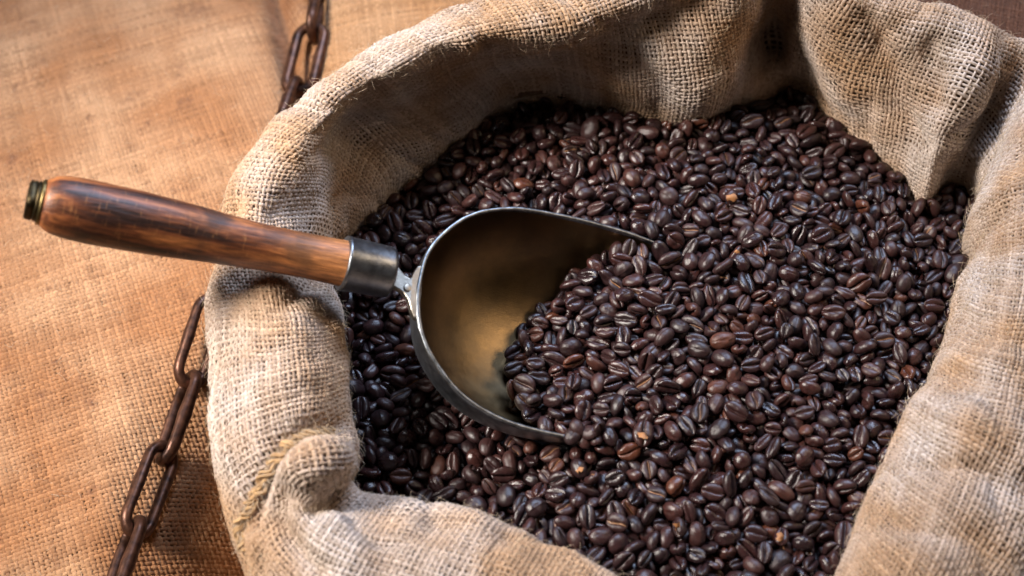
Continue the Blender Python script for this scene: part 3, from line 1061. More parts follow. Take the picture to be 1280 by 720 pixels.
# resting poses of the beans, largest in view first; eight numbers each: x, y, z in 0.1 mm, turn (quaternion x, y, z in 1/100), shape, size in 1/100
BEANS = [
    1335,-1208,-6,76,63,12,0,112,936,-685,76,-32,-87,-38,7,106,543,-789,78,-76,-64,0,7,110,-26,-1007,-57,11,-16,-69,9,109,424,-1163,14,-90,20,-17,7,104,911,-335,82,2,26,-96,0,105,
    980,-1204,1,-10,-99,-6,0,97,1064,-1308,-34,-1,12,-93,9,107,1550,-6,48,-88,-20,-16,9,107,54,-488,-31,29,89,33,5,107,98,-1088,3,11,13,31,5,98,360,-1215,-1,-2,12,12,9,105,
    486,-851,31,-93,-13,-5,6,101,256,-322,4,37,1,9,9,107,738,-1213,9,44,3,72,2,112,767,-985,38,48,-66,-58,9,112,804,-380,80,-16,-30,92,0,99,-523,-830,-89,11,-15,-9,5,100,
    1101,-1018,5,-19,10,-26,1,108,585,-1042,27,29,95,-2,9,101,442,-1328,12,-32,83,41,5,94,607,-128,97,-95,15,7,1,102,903,-424,81,-19,6,90,9,112,1167,-1237,-16,-6,9,99,7,100,
    304,-1131,2,76,-63,-17,1,98,823,-1117,5,-28,-94,-14,5,96,1210,-871,29,28,16,37,5,103,424,-1247,3,-20,36,-87,9,101,-657,-544,-135,-67,-73,-7,0,100,725,-746,68,86,-51,1,8,101,
    1410,-182,74,11,98,10,5,97,499,-200,42,-95,19,-18,8,104,817,-1034,29,11,95,29,4,89,-148,-1045,-69,1,1,-40,5,101,1683,-360,23,-64,63,-15,6,103,1040,-1130,2,6,-10,87,5,87,
    332,-1290,-12,88,42,3,4,104,784,-689,79,79,61,-3,8,98,941,-1268,-18,-33,-92,-12,0,98,1169,967,36,-98,-3,-14,9,109,421,-966,23,-10,96,15,5,88,1154,-1108,9,12,12,45,5,95,
    1674,87,26,-54,79,10,0,105,1364,-992,1,-9,79,59,3,99,1412,248,72,-97,-17,-3,8,100,499,43,81,46,-26,25,5,103,1386,-1086,-14,-71,-16,-18,7,105,888,-1005,45,74,-50,-44,0,103,
    733,479,60,33,-1,-34,5,98,733,-1300,11,28,95,-1,5,87,1242,40,53,21,6,-14,2,104,-467,-889,-110,2,100,1,2,103,302,-644,18,-73,-60,12,5,99,-320,-614,-126,-39,-91,9,8,99,
    -36,-902,-74,-90,-2,4,0,93,192,-955,-15,-94,-7,-24,8,92,161,-822,-36,-21,97,-7,8,98,-508,329,-72,16,-15,97,0,106,953,-978,29,20,23,-84,6,89,1097,-925,7,-40,-89,0,0,96,
    1329,-689,20,-18,11,88,6,104,651,-1111,7,-33,-37,86,0,98,1021,-628,73,71,-69,16,8,100,1458,-769,14,-61,72,-17,1,96,864,-756,57,-22,-18,40,9,101,663,-564,76,-8,-81,-58,0,98,
    -572,-597,-136,-10,-21,-56,8,111,562,-928,21,66,72,20,2,96,859,-636,55,2,8,-83,8,92,711,94,80,17,-77,-62,7,107,788,-237,62,26,87,38,6,111,682,-860,54,40,-88,7,1,107,
    666,-626,49,84,-45,29,0,112,276,-912,7,-1,-9,81,7,92,-423,380,-64,-31,-82,-45,4,109,-531,-350,-168,-92,6,1,0,111,255,-1224,-6,-49,-72,32,3,98,1311,262,41,-54,74,30,1,103,
    621,-1220,-5,18,4,61,1,88,673,152,64,21,-46,67,4,110,-283,-993,-75,97,15,15,6,98,947,-898,44,19,-11,57,9,84,1007,-1286,-2,-64,76,-7,7,89,668,-775,69,48,-42,-32,7,105,
    380,944,3,34,1,-83,5,112,-452,-697,-133,33,41,-5,7,104,-629,-120,-133,5,2,-99,1,100,1538,-467,55,92,-36,6,5,98,742,206,80,-27,-86,-34,5,96,119,-446,-43,-6,-99,3,7,107,
    269,-384,-12,16,-81,-55,4,98,-406,-950,-116,-20,-91,-18,9,103,179,-1022,-9,17,95,-20,2,103,1266,-555,52,-7,-54,83,6,97,954,-1344,0,71,-34,-16,3,100,938,-1139,8,88,23,39,6,97,
    -552,417,-62,-76,52,-9,1,112,339,46,24,22,94,6,7,107,194,-1215,-12,-47,-81,21,7,93,459,-454,40,-91,25,-15,8,90,666,-1002,25,40,-72,-54,3,97,1041,-1057,40,-31,-90,23,8,96,
    1018,-684,32,-5,4,-12,4,104,1214,-1180,-15,-33,80,50,2,97,1584,-760,-13,-1,-93,-35,0,101,660,-1323,-13,80,-54,23,4,95,1526,366,44,85,52,-3,5,108,593,833,42,-85,-52,-7,1,105,
    1627,-290,18,0,99,14,5,91,1361,-406,25,22,-25,-48,7,109,220,-1072,-33,24,-96,14,8,99,853,-1232,17,21,51,-82,9,88,716,-1123,29,62,65,45,6,89,-80,-852,-92,-41,-86,-30,7,102,
    1884,-95,1,5,-99,-4,1,101,1042,-23,77,-61,-75,20,4,108,1333,-809,11,100,6,1,3,97,279,-102,27,30,-94,12,2,110,403,-802,80,6,4,81,0,90,-599,-855,-130,86,-34,14,5,109,
    660,-308,69,-12,-15,34,2,103,566,590,61,8,-6,86,9,101,-311,418,-40,96,28,-9,1,104,186,-364,-36,16,83,53,4,109,974,-1055,24,-16,-15,-71,5,95,734,-525,57,-8,-19,21,9,99,
    -374,678,-43,14,-17,94,9,102,1190,-104,75,-15,0,-89,0,102,1950,148,13,66,-72,-18,9,102,2002,87,-7,-25,-20,50,7,104,376,-295,-1,96,-23,7,8,102,1617,-88,50,-95,-6,0,1,89,
    781,-818,28,11,95,27,1,86,503,-1051,17,43,-85,-4,5,96,1082,-1214,-3,-62,78,-11,0,83,373,-504,6,35,-39,-63,1,106,714,-398,51,28,-34,9,5,87,1088,206,89,-8,-23,8,5,98,
    1088,99,75,92,-33,-7,7,112,495,-1162,-3,3,21,83,6,97,-370,-805,-110,-64,55,-39,4,105,1026,-448,64,-98,-13,9,0,91,215,-1144,-26,24,6,97,1,90,-42,879,-15,-98,-4,19,4,107,
    44,-1103,-33,-78,-57,5,1,94,1678,-177,23,39,91,11,2,94,486,-285,42,-68,71,-8,9,98,262,-516,39,75,64,-1,2,100,871,557,84,73,-7,5,1,104,1328,407,59,-91,33,-22,0,99,
    592,-1288,-22,27,53,-74,2,97,871,75,102,20,-13,-84,8,97,-535,-947,-119,-86,48,-15,4,91,1419,638,44,16,-99,0,8,101,870,334,80,11,10,91,5,101,557,-1125,15,37,-69,-56,7,95,
    -312,-832,-127,6,-20,-69,6,102,-10,-834,-95,-5,-11,76,6,99,1035,-876,-14,1,10,-42,8,102,878,-547,45,-11,7,24,4,97,172,-589,6,-34,-46,82,1,96,-107,-740,-129,-18,2,-76,8,95,
    1081,-836,40,-38,75,-42,6,100,1023,70,101,-1,8,-48,8,94,84,-644,-23,89,33,-32,5,104,-396,-641,-129,83,-55,7,5,93,-560,-272,-151,79,13,6,5,112,1505,530,12,3,4,-99,9,97,
    1262,-72,76,-13,10,-67,4,98,-648,443,-71,-6,-28,96,4,90,-251,-833,-119,-64,71,2,6,100,431,-516,28,16,-93,-32,2,90,1197,-1007,29,3,-92,-38,6,82,-600,-447,-163,18,-12,91,9,91,
    377,-643,24,-89,10,-29,5,86,1412,-268,45,41,-43,-73,7,107,1259,-923,24,57,74,7,8,94,-689,-436,-147,-44,-4,-89,0,106,562,-522,42,-91,-16,-35,0,89,667,-1195,35,51,60,42,7,94,
    1889,261,12,12,-98,-12,2,102,1192,151,88,3,-97,-10,5,95,6,-397,-46,-98,-17,4,6,90,-170,-672,-146,3,33,82,1,101,1307,-350,75,71,-58,-37,8,94,957,-565,60,-17,-22,-95,2,103,
    -482,-229,-160,37,-19,-5,6,99,525,-1317,5,43,-80,-38,1,83,801,92,76,9,-3,-64,9,92,570,59,89,-61,-75,-26,6,91,-250,-673,-167,-13,-15,-17,1,94,1129,-873,-4,-82,-10,-18,1,98,
    616,-886,29,23,37,89,1,96,-155,-791,-152,32,-4,87,2,106,893,-1137,14,-47,-29,57,1,92,576,-427,63,-49,67,36,2,99,490,-1269,-10,4,-73,-58,5,108,-94,-959,-67,-39,-89,-17,1,79,
    1230,-667,39,99,5,12,2,89,1548,784,21,-91,-25,-9,7,103,690,324,86,14,5,55,9,96,1693,-546,24,55,53,53,4,98,1331,-875,6,99,-13,9,2,89,307,648,56,-61,74,26,9,90,
    1452,-566,-6,-23,84,-36,3,94,1381,-357,60,-22,3,-47,9,97,1099,-286,61,13,-99,-8,3,96,1214,-461,35,-16,18,-97,9,88,609,-480,53,-23,89,28,7,95,1219,446,64,72,56,18,4,112,
    -412,-494,-154,-4,-8,-81,1,94,302,-571,-7,27,10,-95,7,104,-479,555,-73,72,68,11,8,101,1260,-1324,-52,68,-24,-47,0,108,1428,-846,6,-93,-14,-33,2,86,340,-143,21,26,-97,5,8,91,
    2054,251,-31,-35,93,-4,9,100,540,-19,82,8,-27,-96,5,101,-625,-331,-171,-8,-5,-86,0,92,656,894,30,-19,-26,94,6,106,1919,80,-21,31,-95,8,6,101,319,-42,19,2,61,75,7,105,
    478,-354,42,8,89,42,2,89,735,-904,23,80,-59,3,8,89,-314,771,-35,19,95,25,3,106,595,721,55,-85,52,-1,9,96,1198,-1023,-24,-5,8,52,5,109,402,-201,32,6,-82,-52,3,101,
    -493,-642,-119,80,56,4,2,100,1289,-1329,4,-41,-82,11,0,94,390,-884,-11,-9,72,69,1,89,1516,-722,-1,-6,10,-92,9,91,729,-257,76,-10,-12,-38,4,94,814,264,81,-96,17,-17,5,88,
    1429,918,17,94,33,1,9,107,1434,-960,0,-20,88,-26,8,91,590,292,66,-25,0,-97,5,111,-541,-719,-139,19,8,-12,1,86,635,259,93,-17,21,-55,0,97,1160,-969,7,-40,88,10,9,88,
    1093,-738,28,-91,11,-13,2,84,750,37,59,38,84,9,3,103,207,484,11,-77,-57,-13,5,101,-364,-998,-92,47,-85,-4,6,95,-489,-462,-162,-24,96,-13,0,96,1240,-327,51,74,24,-30,1,98,
    1637,-476,16,91,-41,4,8,87,-228,-940,-97,17,-5,16,9,88,1016,-519,56,90,-35,23,1,90,1752,-361,-8,24,25,35,2,101,496,-99,89,-13,-2,-96,5,91,2045,163,-27,-4,-16,10,4,102,
    642,-228,71,66,72,-2,9,95,1528,-352,49,-27,49,81,1,97,949,-488,49,-5,33,-70,4,90,1045,-382,43,-90,-28,-32,5,96,-167,-906,-65,-34,-77,49,7,98,858,-1268,-28,65,-56,41,7,107,
    1178,-368,37,-92,39,-4,5,92,889,-825,44,-36,-6,-61,1,97,1602,617,22,-11,-15,-98,1,100,803,-1314,-27,48,83,-27,9,96,140,-708,-8,-12,15,-64,0,97,1095,-1096,-14,-93,27,10,6,95,
    213,952,-31,-5,10,-45,0,109,1218,266,75,90,42,3,0,94,5,-291,-88,31,-93,-22,4,84,-187,834,-3,72,-68,-7,5,101,701,-121,69,-87,-45,-9,3,106,1020,-124,65,53,-85,4,0,90,
    457,-998,-17,15,-24,-90,2,97,1761,7,26,4,42,-68,3,92,791,-894,48,-40,-73,39,9,99,1457,1067,-41,-88,-37,-31,0,97,797,760,22,-91,-30,4,9,100,1087,-655,46,27,96,-9,1,86,
    1465,593,-11,14,1,-65,7,102,999,-304,57,100,3,-4,0,92,975,357,70,22,-91,-28,8,93,-315,-934,-102,-10,-37,77,0,91,1293,-741,5,11,2,89,4,88,1563,-536,-29,4,32,94,4,109,
    446,-630,37,37,-46,-65,1,95,867,-259,59,78,-46,42,1,111,1276,-1197,-53,-10,-74,-61,9,101,1972,468,-14,-60,-28,-72,9,104,1240,-234,48,-2,6,-78,1,97,1574,278,37,-5,-2,-64,1,96,
    386,415,49,-1,94,6,1,94,1560,-79,6,40,92,-4,7,100,1050,398,56,-94,29,-16,0,92,-482,-35,-79,-8,98,-7,4,104,-614,-32,-153,-71,-70,8,5,97,127,-169,-29,-88,19,-6,7,87,
    1638,-548,21,37,60,-30,7,104,-269,534,-25,-85,43,20,9,89,1171,-757,14,-18,9,-28,4,86,-553,-519,-148,-21,15,-16,0,90,725,786,26,15,-20,87,5,83,-327,-687,-147,-47,15,-87,2,96,
    1161,348,40,87,41,19,1,110,1256,-137,45,-30,4,-42,7,98,184,-885,-22,92,37,11,9,79,795,-551,44,84,53,13,3,87,27,892,14,-58,79,-18,1,103,1190,-1324,-22,37,-87,-4,0,87,
    1224,-1102,-21,-19,96,-19,5,98,1309,-1115,-8,88,26,-36,0,99,872,-92,72,77,-58,-26,6,90,-420,-803,-113,-54,-77,3,6,82,1534,-273,16,13,-50,77,0,90,268,-1047,-15,-8,21,56,2,90,
    313,-995,-26,-6,-88,43,6,92,-379,-431,-130,-7,-100,-3,5,85,1710,-447,-1,60,72,12,5,91,-479,-145,-157,24,-21,-68,4,102,1420,-1031,-34,-12,-8,96,0,96,383,-837,21,-42,19,1,1,92,
    621,-797,17,89,-31,25,8,98,342,499,59,-7,6,20,1,91,1312,-1040,-11,35,36,74,1,87,1150,432,53,-61,77,9,4,81,1046,-797,15,-36,83,-38,1,87,598,472,56,-17,-12,-97,1,97,
    299,979,-31,12,98,18,1,97,-271,-596,-160,-40,-90,-17,5,90,1277,-1269,-11,-81,-28,-35,9,85,366,-399,1,0,-85,42,1,95,1449,138,50,-81,-44,35,1,104,115,-1152,-51,-70,68,5,5,88,
    -389,481,-45,-74,61,13,2,89,-194,676,-28,-77,-61,16,6,104,844,929,14,3,-50,34,7,106,1475,-471,25,65,76,2,5,82,1276,109,66,63,-53,-2,3,98,1715,-254,24,-9,3,-1,5,83,
    418,-376,17,19,82,32,4,94,1088,-455,87,-64,-37,35,3,89,-602,-794,-102,41,-24,-47,8,86,251,-802,80,-3,-8,42,0,90,271,-777,95,23,-16,85,3,90,1507,-595,15,-63,31,-65,0,105,
    1466,-645,6,69,-66,19,3,92,1425,-912,4,-59,-34,5,9,90,630,-1,66,-5,99,-4,0,88,817,-108,69,-40,58,-25,8,106,91,-586,2,-77,-7,20,3,86,107,-222,-42,7,95,14,2,90,
    389,687,37,61,-45,-64,3,96,566,-1236,-2,-46,-44,38,1,86,1736,204,18,-4,25,-44,7,88,1442,848,27,80,19,13,5,107,-252,691,-10,-39,-18,70,7,110,608,-364,24,-1,9,-90,0,112,
    552,-327,39,-25,-13,18,6,90,763,-1110,-14,-60,-61,44,1,106,708,-934,-1,-6,-98,5,9,92,1736,72,4,21,1,-74,2,97,1357,484,45,18,3,-12,2,93,1557,-669,11,-15,-52,-84,2,96,
    605,-642,56,44,70,37,5,89,1177,-533,55,67,-64,-16,9,93,1142,-614,45,-37,68,62,4,87,510,440,53,-65,-2,-61,3,105,929,-105,85,-30,-30,53,9,90,1329,-105,85,-32,-26,-4,3,90,
    1715,-126,10,27,10,-70,2,94,386,-1042,-1,-76,-28,34,6,90,497,98,77,-90,14,9,6,105,240,1019,4,-88,-43,2,5,84,1853,573,-10,69,-71,-12,4,93,671,-182,100,98,4,2,8,87,
    1905,459,0,-39,-43,31,7,99,606,-1154,-25,9,-97,15,2,98,-70,977,-35,-64,-41,-5,9,100,53,-570,-37,-88,44,9,9,94,1614,96,61,-33,58,-6,1,92,1636,-340,-22,-97,-19,4,0,95,
    1499,-788,-22,52,83,-20,5,103,1358,859,16,56,83,6,0,89,1142,-1158,-34,-54,8,12,1,92,497,1050,-40,36,-2,-4,6,105,420,-1107,-9,-80,58,5,0,94,1158,45,38,0,31,-75,1,104,
    230,-551,-2,64,-76,9,8,92,938,41,112,81,22,22,4,102,431,-138,23,2,-15,96,4,84,1108,9,73,75,-66,5,9,84,82,-823,-86,-86,32,-40,1,93,1796,-303,-43,6,11,-91,5,99,
    1590,559,2,-1,96,26,6,96,103,-386,-16,-1,-99,12,5,85,113,677,32,-59,80,-12,5,93,1236,1141,-44,14,-99,-3,1,94,1754,439,26,-74,62,-18,9,87,134,916,4,48,-28,-47,2,108,
    1139,602,33,-59,77,19,7,98,716,636,49,-65,-72,23,8,102,117,-986,-50,80,56,-17,2,93,557,-706,44,28,27,-83,1,89,1192,-280,75,80,51,31,3,84,-601,379,-99,-29,-38,76,5,95,
    858,-462,41,-29,27,81,0,100,1270,-409,47,-91,-15,29,8,85,1658,260,17,53,-5,-61,4,81,1066,257,48,14,-25,52,0,100,-609,-667,-151,-46,-76,15,5,95,-506,-403,-147,17,69,69,2,94,
    625,67,54,-17,-51,82,0,101,530,159,87,-57,76,30,9,83,-411,-569,-166,-34,46,-81,8,100,-496,118,-111,25,-9,59,0,81,205,714,16,17,11,71,5,97,1126,519,58,64,75,5,8,89,
    1986,375,-24,-92,-38,10,0,97,1028,737,18,75,-64,16,4,107,514,-584,36,1,-92,-37,2,92,-316,596,-15,-4,-5,-94,5,90,1155,-427,64,50,64,34,3,86,-82,540,-26,-20,-95,17,4,111,
    1729,527,20,-68,-69,13,1,90,850,-185,53,33,-24,-89,8,94,1973,12,-37,51,-82,-12,1,93,1328,987,1,-11,99,0,7,92,1079,-138,29,7,3,5,9,91,-79,647,12,-66,-14,21,7,95,
    -549,-417,-195,-29,-94,-16,1,99,317,-793,90,-2,-25,-18,4,90,-779,25,-78,-60,57,34,1,109,923,271,45,-33,35,24,3,105,500,-951,14,37,69,-60,3,84,477,-1081,-21,-82,50,15,5,85,
    1483,-47,30,-26,-92,29,7,95,1245,-1082,12,98,-14,10,0,74,490,644,42,64,70,31,6,87,831,454,72,-69,-35,26,6,95,1589,-598,9,13,-87,48,9,91,408,-266,44,96,-10,12,0,87,
    807,172,65,-24,86,-15,0,98,839,-872,46,-52,55,-54,1,86,-590,-918,-158,-33,11,-91,9,96,-747,-171,-143,-68,-66,-8,9,87,1548,-484,0,-4,-24,-97,7,100,387,-960,-34,11,12,74,4,106,
    1260,-793,21,-35,-52,78,4,78,1130,173,66,64,77,-2,4,91,1312,-231,24,-55,-83,-4,0,107,1118,-475,39,87,-45,20,2,94,1506,235,35,94,24,24,4,94,439,-710,10,-55,14,32,7,100,
    801,-314,58,96,-20,1,8,101,378,101,28,25,6,-38,0,86,1854,-159,-19,73,43,4,3,94,424,38,27,-38,-74,-55,8,91,1673,819,27,-59,9,21,4,100,1248,590,31,72,62,8,1,102,
    987,963,21,78,57,23,0,93,1144,275,55,6,-26,92,1,87,899,433,63,-8,13,85,4,92,1773,330,7,-25,68,69,7,93,-458,463,-66,9,-99,-4,1,88,-483,-571,-132,-19,33,91,1,87,
    1281,-612,20,-65,-75,12,0,81,1309,-450,49,94,22,14,0,81,1014,-932,13,-44,32,-26,7,87,861,218,62,99,6,14,9,93,469,-16,45,-38,-87,-31,3,89,239,644,29,99,9,4,1,95,
    1383,-578,-2,-80,50,-33,3,95,1096,-88,64,-17,80,52,8,77,1105,1026,1,-24,85,42,6,90,1340,-151,48,-15,7,31,1,86,79,-782,-60,-33,15,59,7,91,263,11,3,-15,62,76,1,91,
    1297,360,33,20,94,-26,5,95,623,-949,14,18,21,80,8,76,484,-762,12,-23,-10,-62,8,87,365,-1099,-42,86,43,-24,5,94,910,962,21,-6,71,68,9,95,782,-440,46,30,46,76,1,88,
    532,-462,22,91,-41,-4,4,84,79,-922,-79,-22,-28,90,8,75,985,-241,46,-23,-95,-1,2,87,-178,-717,-179,0,32,59,5,106,62,-1175,-6,-55,58,-58,8,103,964,870,36,-28,-3,-75,2,108,
    402,-78,23,37,-9,12,3,86,1645,-114,-2,69,70,9,2,95,269,-204,-12,69,-71,-17,9,79,980,-739,38,41,-82,28,0,96,-443,-400,-166,-93,-7,-31,5,88,1369,71,61,-57,17,-40,6,92,
    552,-171,77,-61,10,-13,9,86,1515,717,28,24,87,8,2,95,206,-109,14,5,-85,-25,3,89,406,-574,-1,97,2,14,2,98,-290,-738,-156,57,-73,35,5,92,1971,270,-23,34,72,41,4,88,
    927,-1066,-13,80,-56,-19,3,89,-125,479,-1,-28,-2,90,8,92,1176,-216,68,-44,-80,4,8,88,1563,109,17,7,19,-94,6,98,681,-8,46,-54,84,-12,4,90,1342,-549,29,1,15,62,2,85,
    -198,504,-1,87,-26,39,9,101,662,-1268,6,66,56,-21,9,90,1335,133,34,-79,43,13,1,99,1259,-1022,-9,48,28,71,7,89,466,-98,49,-58,-81,10,4,94,792,-177,80,-63,-7,-64,2,101,
    -489,214,-94,84,-18,-49,8,90,626,-700,44,7,93,-26,0,84,1800,-239,16,96,22,1,6,81,1283,767,-14,4,17,-34,0,94,1859,193,-11,71,64,2,6,98,1536,-375,9,3,87,-38,1,87,
    900,-1316,-36,23,-96,6,0,74,106,-1224,-25,19,-27,-68,9,100,1345,-621,-2,47,49,-74,7,90,-537,-665,-155,18,-4,97,4,88,1021,464,73,36,14,44,9,81,1805,-400,-42,-58,18,-78,3,96,
    268,-826,-31,-4,-17,-71,2,84,-387,602,-43,90,22,-3,6,102,984,-65,60,-3,-14,-95,0,92,1143,-1290,-40,76,52,14,2,77,1636,446,20,3,66,49,9,94,1672,-617,-9,-42,-91,-2,5,90,
    1457,798,-5,3,96,3,8,92,1455,442,2,-95,-22,-21,5,91,818,50,32,-2,10,-91,7,94,605,396,73,-62,0,-13,6,89,1838,286,-13,75,-61,-12,9,92,1418,-482,38,-56,-83,6,2,79,
    380,812,25,41,59,60,9,93,935,849,-3,-1,15,76,7,100,778,410,37,-42,-80,-38,3,89,-741,-57,-172,-58,-8,80,7,104,2047,501,-44,92,35,2,5,94,1255,192,60,64,76,5,0,81,
    297,713,47,-28,-94,-4,9,101,191,-423,-23,-80,-9,-27,3,80,-550,-163,-176,-17,-17,91,1,90,695,-333,43,94,14,30,5,83,-20,586,11,-51,-83,21,6,94,845,-973,12,-23,-13,18,6,98,
    867,-1069,-9,-32,-53,28,3,85,732,255,86,-83,20,12,8,90,56,601,-2,10,11,99,0,93,1327,796,1,-50,9,-43,9,103,1596,937,-43,-71,-4,-13,6,98,781,-744,37,95,-25,17,9,88,
    -269,-892,-99,28,68,-52,5,89,1518,162,17,-80,52,-30,2,98,790,-1261,-1,78,-45,35,8,87,1352,-485,35,-12,-94,30,5,85,1381,39,8,-37,29,-87,3,99,326,-955,3,33,79,-16,7,89,
    1270,892,-3,38,89,-1,9,93,69,-303,-29,44,50,53,1,88,567,-852,-3,-16,84,52,4,91,1466,-392,19,-17,6,41,6,83,907,667,25,-22,7,-97,6,94,544,-1177,-46,12,-17,-57,3,110,
    806,-1188,-21,-78,-56,29,1,90,-251,467,-28,96,12,-25,4,86,1384,-64,59,5,-2,-100,6,91,1688,428,-23,14,26,-84,1,104,752,-1364,11,55,-75,36,6,83,960,701,40,-50,-17,-42,4,100,
    393,519,30,-26,91,-11,4,93,1490,-910,-28,-1,73,67,3,91,-569,595,-109,-11,-32,6,1,89,47,771,23,70,68,-5,8,94,979,598,42,12,-97,19,3,86,-56,-661,-166,-35,40,-81,5,92,
    835,-1182,24,91,16,-24,0,81,326,878,-4,8,98,-19,0,93,1563,-836,-29,11,-5,-84,2,94,-256,794,-9,18,-90,-18,6,92,238,-614,-17,34,88,-32,9,87,1443,-329,23,4,14,99,9,87,
    1153,-818,25,14,-93,33,9,78,528,515,52,77,-54,-9,2,99,174,-246,-53,64,-71,-21,7,99,-467,274,-81,45,-16,12,2,81,1724,775,-4,-13,8,67,1,92,1394,-790,-20,-94,7,-31,3,89,
    208,-172,-4,97,-15,12,0,80,462,724,26,-22,-1,-18,9,95,1879,347,-11,8,88,-13,2,92,587,147,72,-75,60,-19,1,84,1375,-754,6,-21,59,77,9,84,826,603,65,-47,-48,14,7,97,
    -520,-94,-109,24,30,90,1,81,1658,372,10,42,45,73,0,89,172,-313,-24,-66,11,0,6,90,-606,-176,-154,27,96,-4,2,81,1234,629,58,40,-89,23,7,90,142,486,11,34,-47,-46,6,96,
    766,664,61,-39,8,-65,2,102,169,1167,-60,-41,-54,-66,2,97,1786,583,-3,76,-62,18,4,89,-232,585,-35,10,-7,-47,6,91,6,-490,-80,-38,-82,0,4,90,941,-792,-10,-12,5,-54,8,97,
    1082,-1377,-9,-71,-21,37,5,105,61,544,-12,-62,-45,-22,0,96,450,485,58,86,10,10,2,96,1227,-753,38,-16,-32,-74,8,86,1207,134,39,15,-98,9,2,100,-612,-741,-127,41,83,37,1,91,
    170,-1047,-76,15,99,3,9,100,1663,798,-23,11,-98,1,9,93,725,-179,73,-22,88,-33,4,86,750,-65,68,-75,8,7,6,84,-267,850,-29,21,-52,-82,7,108,-658,319,-70,-87,48,-3,1,102,
    1394,-700,7,27,5,-35,8,70,1775,701,-8,-34,3,-91,1,101,-683,-37,-173,-93,36,-11,4,84,161,836,24,-27,92,-29,2,96,143,-918,-56,-91,40,0,4,77,794,827,20,-79,-17,10,5,98,
    1675,-4,-6,-35,90,-12,8,88,642,578,53,5,-7,-87,1,81,1045,881,0,-2,54,84,1,91,1500,35,20,-22,-5,-97,0,95,1819,639,19,55,-77,21,8,105,2133,554,-53,-33,63,-32,3,83,
    -545,-15,-121,26,-95,15,0,99,-199,-995,-89,13,-2,99,7,77,916,-212,65,85,-49,4,2,83,-159,578,-22,-44,-86,-6,5,77,-677,31,-151,59,78,-12,1,102,327,-201,-19,27,-8,82,7,80,
    981,-362,60,75,52,-24,5,91,-184,760,-25,-20,18,8,4,99,-441,-305,-192,90,5,4,5,97,-319,-451,-171,30,-82,-48,0,96,623,-1326,-68,-13,22,-92,7,84,435,625,33,69,71,-14,8,86,
    517,967,-19,-41,57,-49,6,97,951,-173,76,-18,-37,-90,9,86,1061,-590,26,-74,54,8,8,98,225,589,-16,96,-2,-25,3,102,59,1137,-63,38,19,88,9,88,328,-864,9,-33,-15,72,3,75,
    878,717,52,39,-88,22,5,90,441,327,57,-19,-18,-11,2,100,1837,-94,-40,48,70,54,7,90,2083,617,-80,46,-15,30,9,87,1300,73,28,9,99,-5,9,97,1596,986,-40,16,-46,80,5,86,
    331,-436,-25,-26,-92,24,0,85,1799,181,17,89,12,-43,3,86,1591,-169,11,52,-80,-7,8,85,265,592,39,38,-70,53,2,92,-538,-126,-133,-12,-53,81,0,74,473,149,59,15,-25,62,6,98,
    1062,330,42,1,46,84,6,101,581,1018,-19,-81,-4,-20,8,82,1492,81,47,-41,-30,-58,7,92,-128,996,-41,-78,-49,-30,1,85,-143,-963,-101,-12,23,81,2,86,19,504,22,-10,22,91,5,85,
    1359,-928,-32,-49,-24,38,4,88,433,807,26,65,61,35,6,88,617,-267,21,-24,-1,95,1,90,1809,-33,2,61,-73,14,9,89,547,-983,-13,85,-50,-3,2,91,1128,-199,38,71,59,-34,1,93,
    -692,-365,-182,54,81,23,4,86,1276,-1145,-39,-8,-97,21,1,83,35,-1049,-64,55,-76,-26,6,98,1192,-700,-5,12,-21,5,8,82,754,-1057,15,-31,-12,-45,8,75,-225,-777,-167,-59,-68,36,4,107,
    1862,-280,1,67,-38,59,2,89,1299,-918,-16,65,73,-16,1,96,-142,702,3,-66,49,-54,3,91,1355,721,15,88,-27,-27,1,81,-579,-222,-159,-2,80,-56,1,83,1284,-281,57,58,37,65,9,90,
    598,-766,44,76,-55,34,8,93,808,358,59,-38,-48,29,1,85,1112,-339,54,-25,67,-66,9,81,1072,820,8,71,-66,16,8,97,1039,939,29,-49,76,-31,2,89,143,759,1,56,77,15,6,102,
    1311,637,1,34,3,7,9,87,1124,673,25,-3,98,0,7,86,432,426,18,-13,93,26,2,98,1212,-608,19,-41,39,44,7,91,-186,-591,-159,37,-85,-37,5,82,1371,-214,25,-38,22,-77,2,88,
    2033,322,-10,92,-32,-18,7,76,889,-16,93,77,18,5,0,81,-128,910,-31,27,-33,-80,7,90,995,-766,4,70,-62,23,0,83,1470,-492,-23,-18,98,1,9,85,1438,372,2,-98,17,9,2,101,
    2185,549,-72,-54,75,-33,7,96,142,610,-13,94,-22,22,9,90,327,462,20,-24,-23,-12,1,82,-649,-204,-172,77,-60,21,0,86,221,-253,-13,46,-42,-64,0,92,1142,858,-13,-97,18,-18,5,105,
    1499,-116,23,-9,-39,-57,6,90,931,546,35,-93,33,9,0,78,591,-211,43,16,-75,-32,0,94,428,144,31,-62,-70,5,7,83,719,-587,28,-25,-8,-47,1,82,1869,-24,-4,55,5,65,1,81,
    444,931,-18,23,-25,-94,7,93,552,-635,27,-30,-32,-75,1,89,973,651,44,75,2,23,5,87,1040,645,17,57,-76,-13,9,90,-533,476,-80,-75,-55,-24,3,97,264,491,26,4,-88,-16,9,84,
    -691,-303,-196,-57,-41,-36,2,101,1607,739,-6,-43,-17,-61,9,103,1359,201,29,89,-32,28,1,93,-380,-729,-159,-40,6,6,4,91,1533,-212,35,-85,-49,4,4,67,1579,494,18,77,-32,-42,4,90,
    1045,-247,57,40,60,-30,9,85,1011,-183,32,-74,2,18,1,81,1622,29,19,-41,-56,61,3,87,1826,481,-5,-35,18,-76,6,91,535,746,25,15,-17,64,4,74,1680,169,17,66,-73,-12,9,94,
